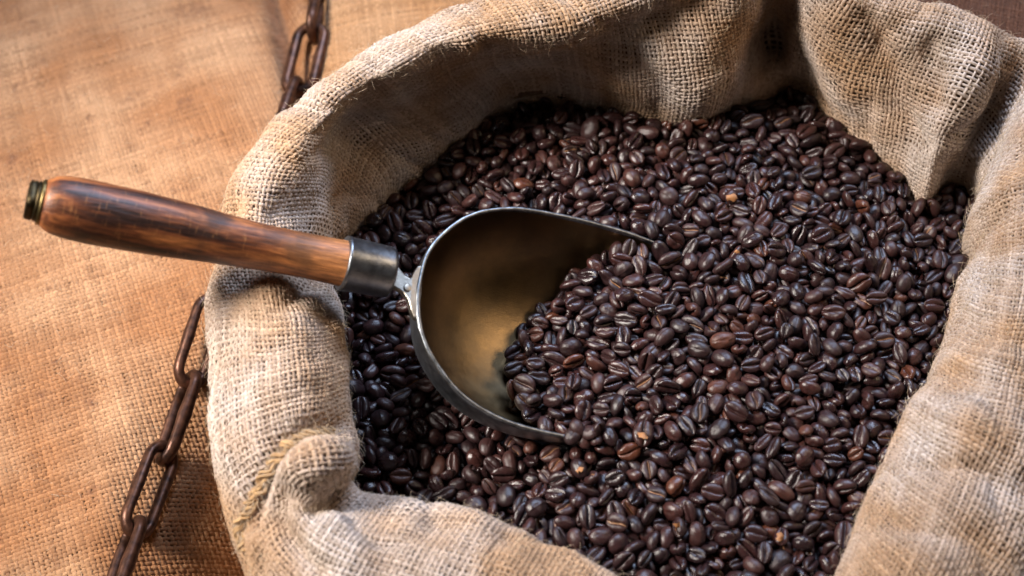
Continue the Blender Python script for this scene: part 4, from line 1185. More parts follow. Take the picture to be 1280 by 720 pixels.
    227,-659,-41,94,27,-14,0,92,495,-721,46,-50,17,-42,6,82,323,543,25,9,20,-66,8,98,962,169,53,-31,42,-57,6,82,1565,193,34,-17,42,-25,0,83,1383,404,37,98,1,17,0,84,
    -379,-890,-112,-45,26,33,1,78,1753,271,6,-16,31,94,2,86,-695,-201,-160,-30,-37,2,8,84,1855,405,-22,-53,60,12,1,78,-193,913,-21,11,-25,69,8,86,316,1046,-41,73,-67,-12,2,96,
    1443,-95,37,-88,17,35,3,82,-82,-1070,-57,-69,46,-49,8,78,1621,-643,-23,88,-39,-11,2,93,188,-646,0,39,83,-41,4,81,431,1009,-25,18,52,74,1,105,-657,-283,-147,-41,-6,-61,7,86,
    1097,-1247,-60,-59,-66,-46,2,98,13,-764,-131,79,-54,27,6,98,1268,-504,32,97,1,18,2,89,298,-504,-18,2,25,-96,9,93,235,-996,-48,1,-3,100,8,87,298,-810,60,-3,13,-61,9,90,
    -371,-670,-172,7,-98,-17,5,84,272,1112,-48,-18,86,-4,7,112,1261,-837,-18,-20,-48,85,3,94,649,-405,59,5,-41,-78,4,79,484,-1347,-44,3,-7,86,7,103,388,-1341,-26,34,-89,-28,0,87,
    656,-439,23,97,-17,14,2,98,-595,18,-93,-94,-30,-5,0,89,-126,-891,-100,-75,54,20,0,80,1011,-1073,-16,0,4,12,8,93,1137,788,28,-11,-48,-74,2,95,1572,-242,-2,18,-89,-43,8,92,
    872,838,7,-62,77,10,2,78,11,-949,-83,-2,97,-18,1,81,81,971,-29,-12,88,43,0,83,1785,124,9,77,15,-62,2,92,-73,739,-3,-41,62,-59,3,81,-34,717,-41,-3,15,64,6,104,
    -485,675,-104,-50,-32,7,5,85,1411,-3,28,-35,54,-76,7,102,846,-895,-10,45,-81,-15,1,93,863,-1318,-80,40,0,-24,2,96,221,-480,-30,4,-99,9,8,92,521,334,48,-7,-76,26,7,85,
    1609,848,3,65,45,59,7,83,946,12,61,33,81,17,5,85,1048,-721,-15,-20,30,-68,5,86,1209,912,2,-47,61,-52,8,94,836,-383,38,17,-6,-88,6,97,2113,495,-73,-15,-36,80,3,77,
    1926,315,-16,-86,-23,-45,9,95,1408,1252,-80,-35,-79,8,4,85,474,-1208,-35,-90,39,15,7,99,981,330,18,-8,3,-82,0,85,1770,-104,-20,-39,-17,29,1,92,1475,-844,-34,-70,12,-14,6,87,
    95,827,-7,-12,9,-92,2,83,588,957,-13,83,-40,-9,7,103,58,-331,-82,-98,-5,7,6,92,1850,-230,-17,-42,78,-43,6,85,1647,-411,-14,-83,24,-33,1,79,335,-1054,-26,-13,-28,-87,7,74,
    1125,-535,30,88,24,-40,3,75,215,-728,-20,-18,-62,67,4,94,1468,-984,-39,83,24,47,9,90,1292,507,22,21,19,11,6,82,-684,-619,-127,-26,-57,52,3,86,1227,832,7,60,78,-1,7,83,
    1398,624,6,-84,54,-1,6,89,935,-863,9,-97,15,-9,0,96,35,1012,-62,0,-16,90,8,98,363,-784,95,-32,-72,-24,0,90,1499,1185,-71,-86,39,22,9,88,-114,822,-30,-41,18,55,1,93,
    1017,-1000,0,-43,33,-29,6,99,1169,749,0,-47,-86,18,3,91,1140,-698,28,32,66,17,6,86,821,-43,58,-10,93,32,1,80,1516,-150,4,-61,71,-34,1,93,1164,-289,25,-4,24,-70,0,90,
    387,628,-5,-18,15,97,5,87,459,-905,-5,-69,56,2,3,75,-431,322,-56,71,48,-17,7,86,724,-459,40,-5,91,-32,9,76,929,-623,38,63,77,4,5,97,1473,-198,41,-36,-84,29,6,83,
    1002,808,17,81,-21,28,8,81,1154,-20,41,47,-31,13,8,71,40,-694,-142,-25,-93,25,8,90,1081,574,49,85,-1,-52,2,88,905,921,-12,-83,24,9,1,77,1042,-1185,-45,29,7,-1,9,98,
    295,-1190,-41,42,79,6,9,91,695,-1192,-14,-39,92,6,2,98,713,546,33,-23,-68,62,5,108,1370,332,32,3,-80,-47,5,82,1425,82,32,85,-46,-3,2,88,917,346,43,-63,-73,-23,9,91,
    765,580,26,60,42,-17,1,89,1577,687,25,68,-53,-5,6,88,794,882,15,-84,-40,-36,9,86,1260,977,-19,15,32,37,9,84,1176,-643,-3,-14,-21,-8,8,79,901,-912,6,13,-75,12,0,89,
    861,14,62,26,-55,-78,7,90,1772,371,10,-42,73,43,9,77,48,-237,-51,59,17,75,1,84,1676,709,-28,33,-26,-23,1,85,1504,648,23,46,-83,32,7,84,1136,-151,50,-75,24,27,0,67,
    2071,422,-43,-17,16,-96,6,80,210,813,-20,-81,-51,27,2,97,141,-62,-105,-88,44,18,1,87,355,-343,-26,-31,15,-6,2,86,1403,-658,-15,-72,0,-48,2,96,474,545,15,-88,14,10,5,88,
    -762,-28,-125,-49,-19,-19,6,88,1585,-415,8,-26,10,-85,6,92,1827,-351,-28,-76,18,38,3,71,1069,-524,34,22,22,-76,3,82,559,-75,66,-96,22,-13,0,88,1497,328,3,-2,-95,-25,4,84,
    588,359,37,-97,-10,22,1,105,217,413,18,33,-4,-83,8,86,1672,583,-23,-74,-61,6,9,106,1124,1072,-12,21,95,24,4,94,-127,617,-29,-68,25,-15,6,84,528,-378,11,89,-46,-2,5,70,
    221,-921,-43,39,92,3,0,91,307,-254,1,-46,10,7,2,79,652,788,14,-8,-46,-87,9,86,154,668,3,56,82,1,0,80,121,-266,-75,22,-96,15,1,92,1184,569,39,40,-85,-25,6,79,
    -354,557,-70,-44,-9,-79,9,85,901,-492,14,-93,33,-6,2,97,23,-518,-151,-89,-35,29,9,96,992,503,36,-64,-19,74,5,91,1773,-474,-56,-27,-39,-29,6,95,-483,42,-109,51,-55,-50,9,91,
    1001,71,64,-99,8,8,9,112,1418,-366,-7,90,44,-6,8,112,1717,601,9,-81,6,8,6,69,-298,-543,-192,28,-5,-32,6,98,1063,-198,41,-30,22,-93,8,75,-358,294,-45,-9,-27,96,0,91,
    515,-901,-18,29,43,80,1,88,-672,-135,-190,-15,41,85,7,96,1454,716,16,-12,1,-76,6,89,1459,206,52,-32,-24,-28,4,79,1914,7,-20,5,23,-76,7,68,534,678,24,14,-3,-99,7,92,
    1407,744,-3,10,37,60,1,84,824,550,22,12,95,-11,2,89,746,906,7,5,-70,1,2,86,40,-858,-93,44,49,56,7,69,694,-1073,-13,1,-11,-81,9,95,1227,729,18,-24,-5,45,6,78,
    -50,1038,-44,-96,-12,24,5,88,-530,-874,-153,56,79,-6,1,85,1120,718,42,-4,-61,-65,2,83,660,509,38,-49,14,-69,0,92,1095,732,-1,47,-78,-35,6,102,1278,1053,-19,-66,-70,16,1,73,
    601,-576,42,-29,18,-8,1,66,1650,-222,0,-74,-64,18,0,80,1208,-171,31,-95,20,24,5,96,177,-1156,-58,64,76,10,0,99,716,-996,-19,62,-70,27,6,87,1299,-971,-49,68,-69,-3,4,95,
    1600,370,-9,-39,-58,10,0,108,-382,-508,-197,23,14,-96,2,90,1232,-934,-26,48,-80,29,1,101,716,-1364,-31,-80,56,-11,3,85,1453,-281,-6,2,96,23,7,94,468,855,-2,-27,-31,7,7,97,
    303,399,22,81,27,21,0,100,-494,-285,-167,78,45,3,2,81,-311,504,-72,-41,1,13,9,87,1914,159,-27,15,-8,-40,3,90,1361,1206,-95,98,10,-15,9,79,-649,-856,-185,9,-99,2,5,78,
    279,804,-5,-99,-8,9,3,93,1384,1030,-26,99,3,0,1,85,1393,1088,-45,-62,77,10,8,83,1527,1068,-57,-90,-40,15,0,81,663,742,3,38,-10,-21,2,67,1705,299,10,-73,-50,-3,2,70,
    1729,738,-46,-4,19,98,2,104,-748,35,-152,5,-13,70,1,96,878,-1204,-19,19,4,-98,5,88,-46,-737,-157,-61,-62,49,7,82,1331,1083,-39,-12,-36,-57,9,90,-483,-821,-126,90,1,36,7,93,
    1468,1228,-89,9,-3,97,4,85,1684,537,-2,12,-5,-87,0,73,1870,118,-4,-37,-11,-87,9,78,332,757,6,94,3,30,3,97,609,-986,-15,-3,-91,19,5,88,1389,127,59,-59,41,-48,7,74,
    2073,365,-36,48,-43,-75,6,94,1305,578,20,4,-36,-29,6,72,348,-806,60,-31,10,68,1,90,1121,914,1,-34,20,65,9,84,2,-1108,-103,-7,99,8,8,96,-61,-1095,-84,88,-15,42,6,83,
    1915,-144,-68,-88,27,-26,8,89,484,-546,0,16,-8,-95,7,87,-2,-684,-176,85,50,3,4,76,665,417,38,56,-81,-19,9,91,830,-816,11,-82,52,1,8,80,231,-843,-63,44,-57,-46,2,86,
    4,646,-26,-81,-58,-9,7,95,5,776,-28,-40,-25,83,1,79,1346,926,-8,98,3,0,1,88,278,50,-41,-56,-75,-29,4,107,1151,-1365,-37,12,46,74,0,85,500,-623,54,-22,-70,-51,2,67,
    170,550,12,47,-72,46,3,78,109,1024,-42,-18,52,-70,9,96,531,-1392,-5,-30,-18,-91,7,104,758,-577,-11,9,36,-84,3,90,803,-634,40,-74,-66,0,6,90,-597,490,-92,47,-88,-4,3,100,
    900,-36,41,-7,9,90,4,101,1788,-188,-12,-19,-79,58,7,76,1380,-1130,-29,54,-64,24,0,83,935,213,44,-11,-69,-61,6,79,-473,-522,-144,-88,-21,-39,8,70,1104,369,29,-76,-16,-62,9,80,
    422,-658,-26,-55,-5,9,0,100,-489,-759,-138,-18,-43,7,6,76,1869,-307,-57,-39,91,10,6,88,690,934,-2,1,26,-81,7,103,-625,-601,-177,98,-10,-8,6,107,-315,704,-32,-88,47,-2,0,66,
    -641,-921,-163,33,-88,0,7,89,1384,825,-26,35,68,34,3,94,39,679,4,6,37,58,2,80,1203,-539,9,100,-3,6,9,88,940,470,27,87,-44,-13,3,101,1007,254,11,16,-97,8,7,92,
    -548,-790,-135,37,-4,80,0,96,548,-233,13,88,-17,4,2,78,297,914,-35,9,-93,-34,0,85,1202,649,17,-15,28,-52,7,85,483,-662,16,-51,52,-24,7,78,766,-116,44,-68,-29,-63,9,92,
    1501,1004,-30,13,-91,36,0,88,1830,153,-31,67,-63,-7,0,94,-71,-1027,-106,16,-4,-57,9,88,1859,20,-22,0,-95,-17,2,76,-702,-96,-165,83,-22,37,8,79,146,-1248,-61,9,11,-84,1,106,
    1350,575,8,-33,-4,70,6,85,315,-281,-48,-36,93,2,1,92,-31,467,-12,-36,44,-53,6,105,967,411,46,-89,-39,-2,9,81,1142,468,18,-98,12,-5,1,103,1014,-6,32,8,-26,95,0,93,
    1304,-67,29,-76,65,3,0,108,1845,75,-43,85,51,-4,4,89,394,9,-46,-2,-2,-57,5,95,-88,-644,-174,-63,-56,13,0,97,662,848,-17,-28,95,-7,3,93,1530,613,6,60,72,-23,0,81,
    -424,664,-91,-38,-17,19,0,90,1322,-149,7,98,-13,2,6,102,517,846,-34,-55,59,-34,4,97,1915,387,-42,27,-18,-69,1,95,-437,228,-101,48,72,29,3,72,628,-1087,-51,14,-3,83,5,86,
    -430,303,-121,-97,-24,7,3,103,1793,-132,-49,-26,-17,-79,7,82,1650,-692,10,45,-69,-53,0,94,1573,-701,-30,-4,24,92,1,80,1010,152,56,-18,77,-46,0,93,-59,607,-24,56,-78,-3,1,77,
    1726,642,2,-99,-1,-14,8,69,-605,-524,-179,23,15,21,6,97,916,150,31,-40,44,-44,2,101,851,-667,2,-97,7,19,7,73,1052,513,43,99,-8,14,2,93,1925,234,-33,50,-84,10,7,87,
    906,-756,17,-31,-26,12,6,71,124,-841,-119,-77,61,-15,5,96,140,-561,-51,39,-84,-30,4,91,1439,500,-22,36,7,-35,8,102,1710,353,-21,74,59,22,5,85,255,-130,-24,-68,14,-71,3,80,
    -445,-913,-201,89,-43,7,5,106,882,513,37,-29,43,67,1,83,1662,659,-21,30,-50,62,7,89,1139,-587,0,-91,10,11,1,99,451,-812,-1,73,-64,-24,2,79,80,730,-5,7,97,-24,3,88,
    1026,562,12,-100,-4,1,1,89,1752,-254,-12,99,5,-9,8,82,574,433,20,9,97,-14,1,99,-652,-658,-174,-13,24,3,9,78,-657,-812,-109,-53,59,-43,2,88,1463,1127,-60,9,97,-1,4,102,
    491,376,18,67,-71,-17,5,84,1195,-813,-10,78,52,16,8,92,93,664,-16,-81,-52,23,3,86,112,1170,-104,45,-56,54,1,93,1261,407,26,-3,-45,-78,2,72,-534,52,-124,4,-43,-52,4,74,
    1550,501,-34,49,54,57,5,92,1630,-477,-22,57,82,-1,7,97,746,-670,29,-27,14,-82,6,93,777,639,7,6,-11,90,2,85,992,-791,-40,-15,92,-27,4,92,2098,339,-56,18,69,-40,2,86,
    110,-128,-68,49,18,7,0,90,126,1090,-81,73,53,38,7,109,1075,970,-15,94,-16,-4,3,92,913,-149,41,-40,91,7,6,83,603,1059,-40,-53,10,-20,2,95,1759,-20,-28,94,-16,-22,6,81,
    582,-573,3,39,87,-31,6,101,2053,559,-76,-99,-2,-7,6,96,1303,11,8,7,-91,-40,2,83,845,-506,15,58,-9,-35,6,74,-244,-1014,-123,-96,-27,8,7,95,633,-66,64,29,95,-8,7,74,
    824,677,29,-13,-1,79,1,90,751,-29,44,4,-93,-33,4,79,1226,-1262,-94,-78,-62,6,5,101,2168,466,-54,10,-93,-11,2,92,1378,-85,17,-12,-6,56,5,86,1439,290,26,21,-21,-45,1,112,
    1499,-220,-19,-37,11,44,9,97,1742,-443,-22,62,70,13,9,82,701,1012,-35,-11,10,4,7,96,196,1024,-37,-95,-6,-8,7,79,635,-532,39,52,-14,13,6,98,1009,201,47,-66,10,57,7,74,
    935,764,15,-30,-13,27,2,84,281,-935,-74,82,56,-4,7,98,715,-269,25,-8,-11,-3,9,105,1798,48,-5,65,-43,-40,7,88,475,794,12,-37,74,-51,9,79,1020,-1238,-41,71,-7,12,7,84,
    891,-691,31,-68,61,-29,6,76,935,-706,1,-76,46,6,3,90,1737,-59,4,59,57,-48,9,74,54,-135,-148,-74,-64,5,4,85,1220,12,6,-86,51,-1,4,85,-449,-63,-126,8,-8,19,0,98,
    492,-613,-14,2,10,99,6,97,300,-898,-29,41,-90,-11,0,93,534,597,21,0,-5,-75,4,84,533,-120,33,44,89,0,5,87,362,-695,5,21,52,75,4,79,-686,428,-119,-34,-13,-12,5,75,
    678,-679,14,-44,-8,-39,9,78,1513,472,-11,39,-66,3,6,84,963,-401,12,-85,41,11,9,87,1340,-1037,-75,-25,2,-68,4,105,101,483,-35,-70,71,5,6,94,1195,774,28,-43,-13,-87,4,72,
    183,-136,-44,-15,72,68,8,85,1206,502,19,-90,41,3,1,75,679,69,11,22,13,-38,9,99,26,-908,-127,91,-24,-11,2,99,1695,-294,-6,-12,-2,-41,6,94,1228,-398,14,78,2,56,4,86,
    1641,507,8,70,-45,-2,6,70,1491,897,-17,-42,-89,18,3,88,1528,973,-80,78,55,25,7,95,-627,-413,-189,2,-22,80,0,81,539,-1325,-44,-84,39,-21,5,81,41,473,-15,-55,19,-23,3,89,
    259,-1324,12,-24,35,-69,3,100,818,976,-28,-3,98,19,8,99,-179,-874,-111,52,-85,-11,9,87,1317,704,-12,-84,-32,31,2,75,746,960,-13,-19,87,20,9,83,1306,-547,0,91,-40,0,0,92,
    1657,877,-13,-10,15,-36,0,94,183,-543,-36,36,-5,89,0,90,-43,800,-36,37,-47,-73,8,85,597,527,17,-15,-8,23,3,99,-18,1125,-118,6,49,23,1,90,23,1097,-80,-62,49,-55,9,89,
    1070,-981,-30,-62,-75,-7,9,84,267,865,-26,86,-22,-20,1,81,-722,-217,-213,86,-19,-1,2,83,676,266,54,-23,-97,-8,2,86,1298,1215,-106,-31,1,48,6,89,-402,614,-103,28,-96,5,4,103,
    436,-32,-6,10,-15,87,2,93,467,597,0,-10,99,2,5,97,1375,266,24,-9,-69,30,3,88,442,684,-11,1,-9,-28,4,108,1634,343,-17,-67,-7,68,0,82,1160,-921,-27,-2,95,-14,3,83,
    46,863,-18,60,64,20,1,85,2130,402,-56,-4,-27,-82,8,82,1558,49,34,-91,14,39,5,86,1965,-117,-49,-10,-85,-5,4,81,-1,-1034,-98,-82,55,-6,3,83,334,-382,-71,-79,-58,-12,3,112,
    1400,461,8,25,-19,-76,0,85,722,-827,-11,-6,-13,-55,8,84,552,908,-31,-16,-77,-34,1,82,1898,-175,-41,-49,11,85,5,66,1150,-74,29,-39,54,18,0,101,484,-417,3,79,-57,-17,8,92,
    1032,-1352,-76,-31,24,-3,2,83,116,-491,-96,87,-23,-41,1,88,618,-1047,-8,4,98,-21,6,84,1151,-767,-26,-80,-54,25,0,97,1582,1024,-75,-48,70,-7,7,100,656,344,51,30,3,73,3,89,
    1714,495,-43,-12,66,10,2,108,1242,-658,-8,35,89,3,7,96,1547,-626,-31,9,-20,96,2,79,1363,-850,-29,32,94,-7,2,82,886,-1383,-44,0,-32,-10,4,102,261,433,-7,-8,-44,-44,2,91,
    715,380,48,-73,-60,24,0,94,1732,148,-22,69,-71,-5,1,104,384,1078,-50,-37,-83,13,4,74,671,-1384,-64,-22,-93,-14,0,112,930,-263,31,-61,-74,5,6,85,1088,188,27,25,-17,95,8,91,
    1149,-114,31,-67,-18,-48,7,76,1091,-9,21,-38,40,-83,2,82,811,475,20,43,12,20,1,100,690,-618,-1,26,94,6,1,93,1712,-199,-24,-45,64,-60,5,98,1216,357,-10,11,17,-96,5,107,
    -735,373,-113,36,83,-3,4,95,932,-1401,9,5,-22,97,2,82,1066,-335,18,-79,60,13,0,84,942,-1210,-39,-47,88,6,5,107,980,-137,9,-3,27,-88,3,112,-756,-267,-206,36,11,-82,8,99,
    295,-1110,-41,37,-83,-31,1,97,637,-138,36,-72,69,5,0,92,436,1082,-59,-39,-73,8,8,92,997,-618,15,32,88,34,7,99,1402,-465,-3,-54,-84,7,8,86,1891,507,-54,-49,29,41,0,97,
    458,76,-2,-87,34,16,7,96,605,642,5,-60,-60,-49,7,95,669,629,26,21,61,65,6,83,1099,-659,-1,-35,1,35,7,90,221,-180,-41,-17,-7,-3,4,89,-713,-443,-173,-55,-75,25,0,89,
    709,-862,-50,-10,-7,-55,6,112,1249,444,-1,57,-57,-58,8,86,1220,-57,33,18,90,37,2,104,1619,214,-23,-11,-13,-98,1,94,-381,-341,-185,-18,21,-91,2,92,527,-1110,-19,-27,-76,-5,1,64,
    349,-825,-31,78,-20,-3,3,85,564,-1074,-24,88,-42,-16,6,75,1766,230,-22,24,-14,-13,0,95,2006,532,-37,13,-50,-78,5,79,1428,-719,-35,87,-40,6,6,92,1352,1265,-124,61,63,22,2,85,
    901,80,55,-49,-23,-40,3,98,1812,369,-34,66,73,17,1,92,1031,1034,-30,43,50,58,2,92,187,887,-12,-79,-31,-53,3,77,-510,415,-97,10,95,0,6,84,85,-883,-116,-43,-39,77,6,88,
    547,-181,14,24,-90,-35,1,75,1765,421,-16,85,18,12,4,86,-177,436,-29,10,-79,60,1,102,2005,327,-54,0,-31,-72,8,83,-546,-77,-160,-94,-28,-20,8,100,372,-1296,-71,-30,-92,23,2,95,
    349,-90,-13,5,16,-4,0,80,0,-1180,-32,-79,48,-33,4,87,1033,301,20,-36,-13,-87,5,77,1031,-1130,-55,-59,-78,-14,0,93,-103,766,-45,68,-71,-8,9,84,242,1069,-26,-3,-51,72,1,92,
    719,-1266,-36,-67,-72,17,1,98,924,-432,37,-93,5,-14,2,93,-619,529,-127,-55,-56,-4,9,95,106,-764,-108,-18,-15,78,6,75,-642,-245,-219,-14,99,2,2,106,346,-1149,-47,16,82,-55,6,76,
    864,771,3,-89,28,-18,2,89,1845,456,-43,-98,19,-5,5,77,742,308,58,7,91,-32,8,92,110,575,-59,-76,8,52,1,78,41,-993,-102,-3,-2,93,4,77,89,-1000,-72,93,-28,-6,8,66,
    110,-376,-64,11,-96,23,4,89,309,102,-53,-96,26,13,9,100,1506,-680,-47,-46,22,-85,5,97,1186,-1242,-55,-79,54,-28,8,83,-110,669,-45,32,12,-88,5,96,762,-766,0,-2,98,-16,8,89,
    -352,431,-83,-33,26,-76,0,81,409,-1394,-21,26,-92,-9,0,98,198,1073,-71,97,-2,-26,4,98,-607,-371,-213,17,-38,-90,3,81,1533,694,-25,-44,90,-1,0,88,1556,874,-48,-85,43,26,9,78,
    167,-23,-132,16,-95,-24,9,92,441,-243,4,99,5,9,4,93,41,-243,-123,8,-4,89,9,98,760,-371,30,-93,-25,3,4,84,380,140,-8,-13,44,-79,4,103,953,-1009,-33,16,-19,27,9,89,
    1618,154,12,-60,63,-24,5,86,239,-1104,-89,17,-8,-7,2,105,288,-30,-47,27,2,96,6,104,-255,637,-58,-40,-86,-6,2,83,345,689,-8,96,-9,-15,5,85,1599,278,1,61,79,-7,0,87,
    803,-1348,-57,96,-16,-10,0,79,1213,258,30,13,-21,-37,5,94,-396,433,-96,-6,16,-70,9,79,-482,-246,-212,-6,-4,96,0,81,1276,-444,4,4,98,-11,0,100,490,984,-57,-69,68,21,0,69,
    894,207,17,25,-93,-23,2,77,714,-758,31,-66,-71,22,9,84,-444,-775,-149,42,90,5,5,82,2173,656,-120,-57,-47,-46,3,77,2020,415,-63,-74,-64,-8,6,89,1565,-320,12,42,-37,53,6,83,
    1131,-1202,-51,-89,-11,-6,8,81,636,684,-30,-9,91,-3,8,101,1224,-1389,-38,24,39,54,3,97,1208,-878,-21,13,99,-4,1,78,843,-743,2,-46,88,-3,7,90,781,-470,-17,22,10,-97,4,98,
    315,1147,-76,-3,66,73,9,76,1000,-462,14,-98,-19,-4,5,105,-653,51,-111,8,-93,9,9,96,-292,698,-63,-60,79,-3,4,83,1696,237,-20,46,83,18,4,87,549,-494,-12,98,-9,-11,8,95,
    728,708,2,85,-11,9,8,97,311,-144,-28,14,-12,-93,7,81,1171,917,-31,17,14,69,0,70,1906,-217,-79,-88,-32,-21,6,95,1972,-53,-76,-5,50,3,0,74,1584,646,-30,-6,-19,49,6,111,
    -235,-511,-181,-23,90,-18,3,88,1770,483,-3,80,44,35,1,86,-387,530,-80,94,-23,-21,7,90,1592,435,-29,-98,-4,19,3,90,1301,1141,-86,10,-43,-83,5,103,645,-928,-29,20,-3,-75,2,86,
    1418,-875,-39,99,-2,16,6,74,228,0,-95,-52,84,-1,4,96,-74,-804,-142,28,91,0,9,100,609,134,21,-74,67,3,1,111,-138,-632,-202,15,-55,-76,6,93,211,-73,-42,27,-2,-52,9,91,
    1355,-699,-23,-23,21,-83,8,85,1474,-493,-78,-11,21,-97,6,106,1661,-172,-30,4,-91,-40,6,87,270,-430,-36,64,67,-25,8,78,143,-1085,-131,-13,99,2,1,98,1265,192,17,99,-5,9,8,105,
    1330,63,-24,-84,-52,-4,9,104,-163,518,-57,-9,-10,-12,0,92,-721,21,-210,-82,-43,20,2,107,-90,900,-53,64,71,-8,5,89,853,291,51,37,-92,10,2,81,-220,-637,-206,-37,-92,12,3,96,
    152,-666,-51,-75,-33,-52,2,86,1702,6,-48,54,-61,-54,3,90,346,822,-29,52,84,-13,7,96,1393,567,-31,-1,5,96,6,96,1338,-492,-14,99,-14,-4,6,91,407,859,-16,71,-20,-67,9,104,
    73,1042,-77,-62,-63,-45,2,92,282,-1278,-70,-77,-53,-28,5,103,387,1116,-87,4,99,11,5,89,1324,-1312,-52,-64,-62,5,1,104,465,-502,-34,93,35,1,9,92,952,-1130,-42,-97,7,-11,7,97,
    1550,1157,-125,31,53,73,0,80,-522,-936,-160,-65,71,-27,0,94,6,841,-64,-63,74,-22,2,93,1052,-407,-15,-37,-93,-4,5,112,811,-1028,-16,7,-99,-6,4,91,-526,345,-120,2,-30,94,1,100,
    250,1192,-14,63,-4,2,0,73,-228,686,-83,15,-24,6,7,101,1361,656,-40,58,-29,-56,1,99,795,267,32,-85,51,-11,6,88,1365,-226,-31,-19,2,54,1,98,1173,-440,2,-33,31,-63,9,98,
    1405,155,8,-82,-51,-27,1,100,1239,322,39,96,-16,-4,5,79,1603,505,-43,5,-22,73,9,90,-479,156,-147,82,-49,-22,7,105,687,761,-23,55,-18,-10,0,82,1479,-2,-25,-19,50,-34,3,103,
    837,126,51,-82,43,-35,1,92,333,-561,-45,6,-17,4,5,90,2016,201,-77,-3,-24,73,9,96,2024,88,-40,74,60,12,0,89,1359,-322,16,50,81,30,0,81,1098,-403,34,-37,83,-38,8,96,
    -333,-920,-144,-86,49,-5,5,80,-354,725,-83,14,24,-21,7,112,668,-1017,-45,-12,27,-77,2,86,1514,410,-4,-8,-5,12,0,81,1508,-331,-17,-90,-23,21,2,95,54,-383,-84,93,-7,-13,0,72,
    580,-1297,-87,41,-89,5,9,95,1432,-220,6,-89,9,-27,4,77,-256,-1067,-75,-15,9,-21,7,109,-434,714,-141,-24,-84,-38,6,91,1306,456,13,-21,-21,30,2,75,1081,-1117,-84,-4,2,-52,1,81,
    -23,1020,-99,-85,-43,-7,6,90,-168,-916,-148,-61,72,-28,9,89,957,-936,-6,-11,10,40,2,89,1332,867,-32,-48,-12,14,1,93,2143,606,-90,43,56,54,1,83,-630,-734,-172,-41,-89,14,4,94,
    410,367,4,-19,37,4,7,90,355,-871,-62,88,34,16,1,84,1678,-82,-27,-89,38,-22,5,99,1256,534,1,-64,-28,3,0,79,-548,532,-116,8,95,16,5,88,-345,-590,-176,-92,-2,40,3,94,
    312,-1235,-94,13,2,-34,1,93,1189,205,49,-57,31,-23,6,83,231,-1223,-58,-78,-59,-15,0,93,1559,338,7,-20,-44,61,7,66,881,-806,-24,25,32,70,1,95,850,-595,16,-75,29,-18,4,83,
    1436,221,-6,58,79,-2,0,85,1443,-646,-58,-32,-29,55,0,83,-357,-481,-223,-19,98,4,7,80,-43,588,-65,42,91,-4,9,87,66,779,-37,23,96,17,0,102,677,-449,-27,-22,-22,-2,9,110,
    314,-733,13,41,-89,0,2,105,-305,375,-87,-3,-13,-95,5,100,1969,90,-73,59,39,47,4,95,412,-446,-54,87,-47,-9,5,98,1263,-1253,-65,-1,29,-7,6,70,1122,-536,-31,-15,98,-4,1,92,
    331,601,8,-91,38,14,9,72,1254,1068,-56,-16,6,-58,1,85,-196,-555,-182,-93,-31,-1,0,87,-278,-481,-181,-7,-38,16,2,67,-510,608,-139,-29,-85,41,4,96,-433,169,-126,-77,63,-3,6,80,
    -409,-851,-185,-69,-53,-35,3,86,721,463,13,-20,-98,8,5,85,-554,263,-71,33,-43,-42,4,92,999,854,-8,54,66,-43,8,70,761,-502,16,31,-3,-79,2,92,460,-850,-43,42,-89,16,5,93,
    854,388,37,-56,52,-13,9,87,357,-153,-48,-23,97,0,9,81,273,715,4,76,-59,-14,0,85,-50,872,-66,72,61,-4,9,85,1940,-8,-84,-49,87,-5,1,87,-543,-557,-191,22,-42,-68,1,92,
    1454,-431,-13,-19,96,3,7,79,1584,-663,-76,6,-5,-28,9,100,373,-1212,-57,-96,-28,6,8,112,556,858,-3,-56,-29,67,5,64,-342,-754,-191,-69,40,-60,4,79,-476,626,-113,85,47,-17,5,78,
    1095,-1062,-44,-80,-15,-5,1,91,653,-837,-17,-35,-14,-50,9,94,513,-277,7,95,-14,13,4,86,176,-613,-67,87,1,47,3,94,1483,62,-24,-83,3,12,5,101,460,-319,-9,-28,21,-56,2,89,
    1623,-40,9,-23,4,-58,6,77,1272,-591,-17,-50,-81,25,1,89,1088,-820,-16,17,29,-93,1,82,-138,-981,-126,84,46,-16,0,85,1410,-934,-60,32,-27,-39,1,85,496,1081,-63,-55,75,25,4,92,
    386,-1249,-100,-84,-50,-19,0,87,1952,430,-81,-13,33,-92,4,94,354,-949,-64,-4,-98,0,5,96,1106,-268,8,-83,55,9,5,109,-4,-354,-133,-20,-35,81,2,93,339,334,44,52,80,25,3,87,
    1694,-379,-28,-26,95,15,4,77,-417,-266,-184,-34,36,61,2,79,531,-670,4,15,88,-15,0,71,1343,969,-50,-99,-3,9,0,99,-696,-523,-184,11,75,59,5,91,-705,61,-116,-64,-62,45,8,81,
    1141,983,-27,51,85,-3,3,81,883,435,21,37,88,-29,5,90,938,-86,20,92,-5,28,8,86,987,-1310,-74,2,-67,-74,4,98,43,710,-41,90,-41,-7,1,87,619,988,-58,-48,87,9,4,93,
    1215,991,-47,80,26,18,6,86,120,645,-71,-71,-36,29,1,102,165,-774,-117,14,95,20,7,100,1290,-661,-47,-4,97,-19,1,107,1215,-1111,-81,6,22,-86,9,88,1242,-754,-30,-63,21,-9,5,101,
    1078,1087,-59,5,-12,-98,6,89,-292,578,-60,-31,-94,-7,5,89,779,-870,-14,7,-9,-80,0,98,326,1091,-72,-94,25,-7,6,81,-92,470,-31,-90,3,-24,9,83,1833,-12,-51,98,-17,9,6,76,
    639,1048,-91,84,34,42,6,79,602,735,11,-4,0,-70,0,89,1239,-268,12,88,47,-5,5,80,380,-238,-66,-76,64,15,5,103,885,-1261,-83,84,45,24,2,81,457,-985,-75,19,11,43,9,97,
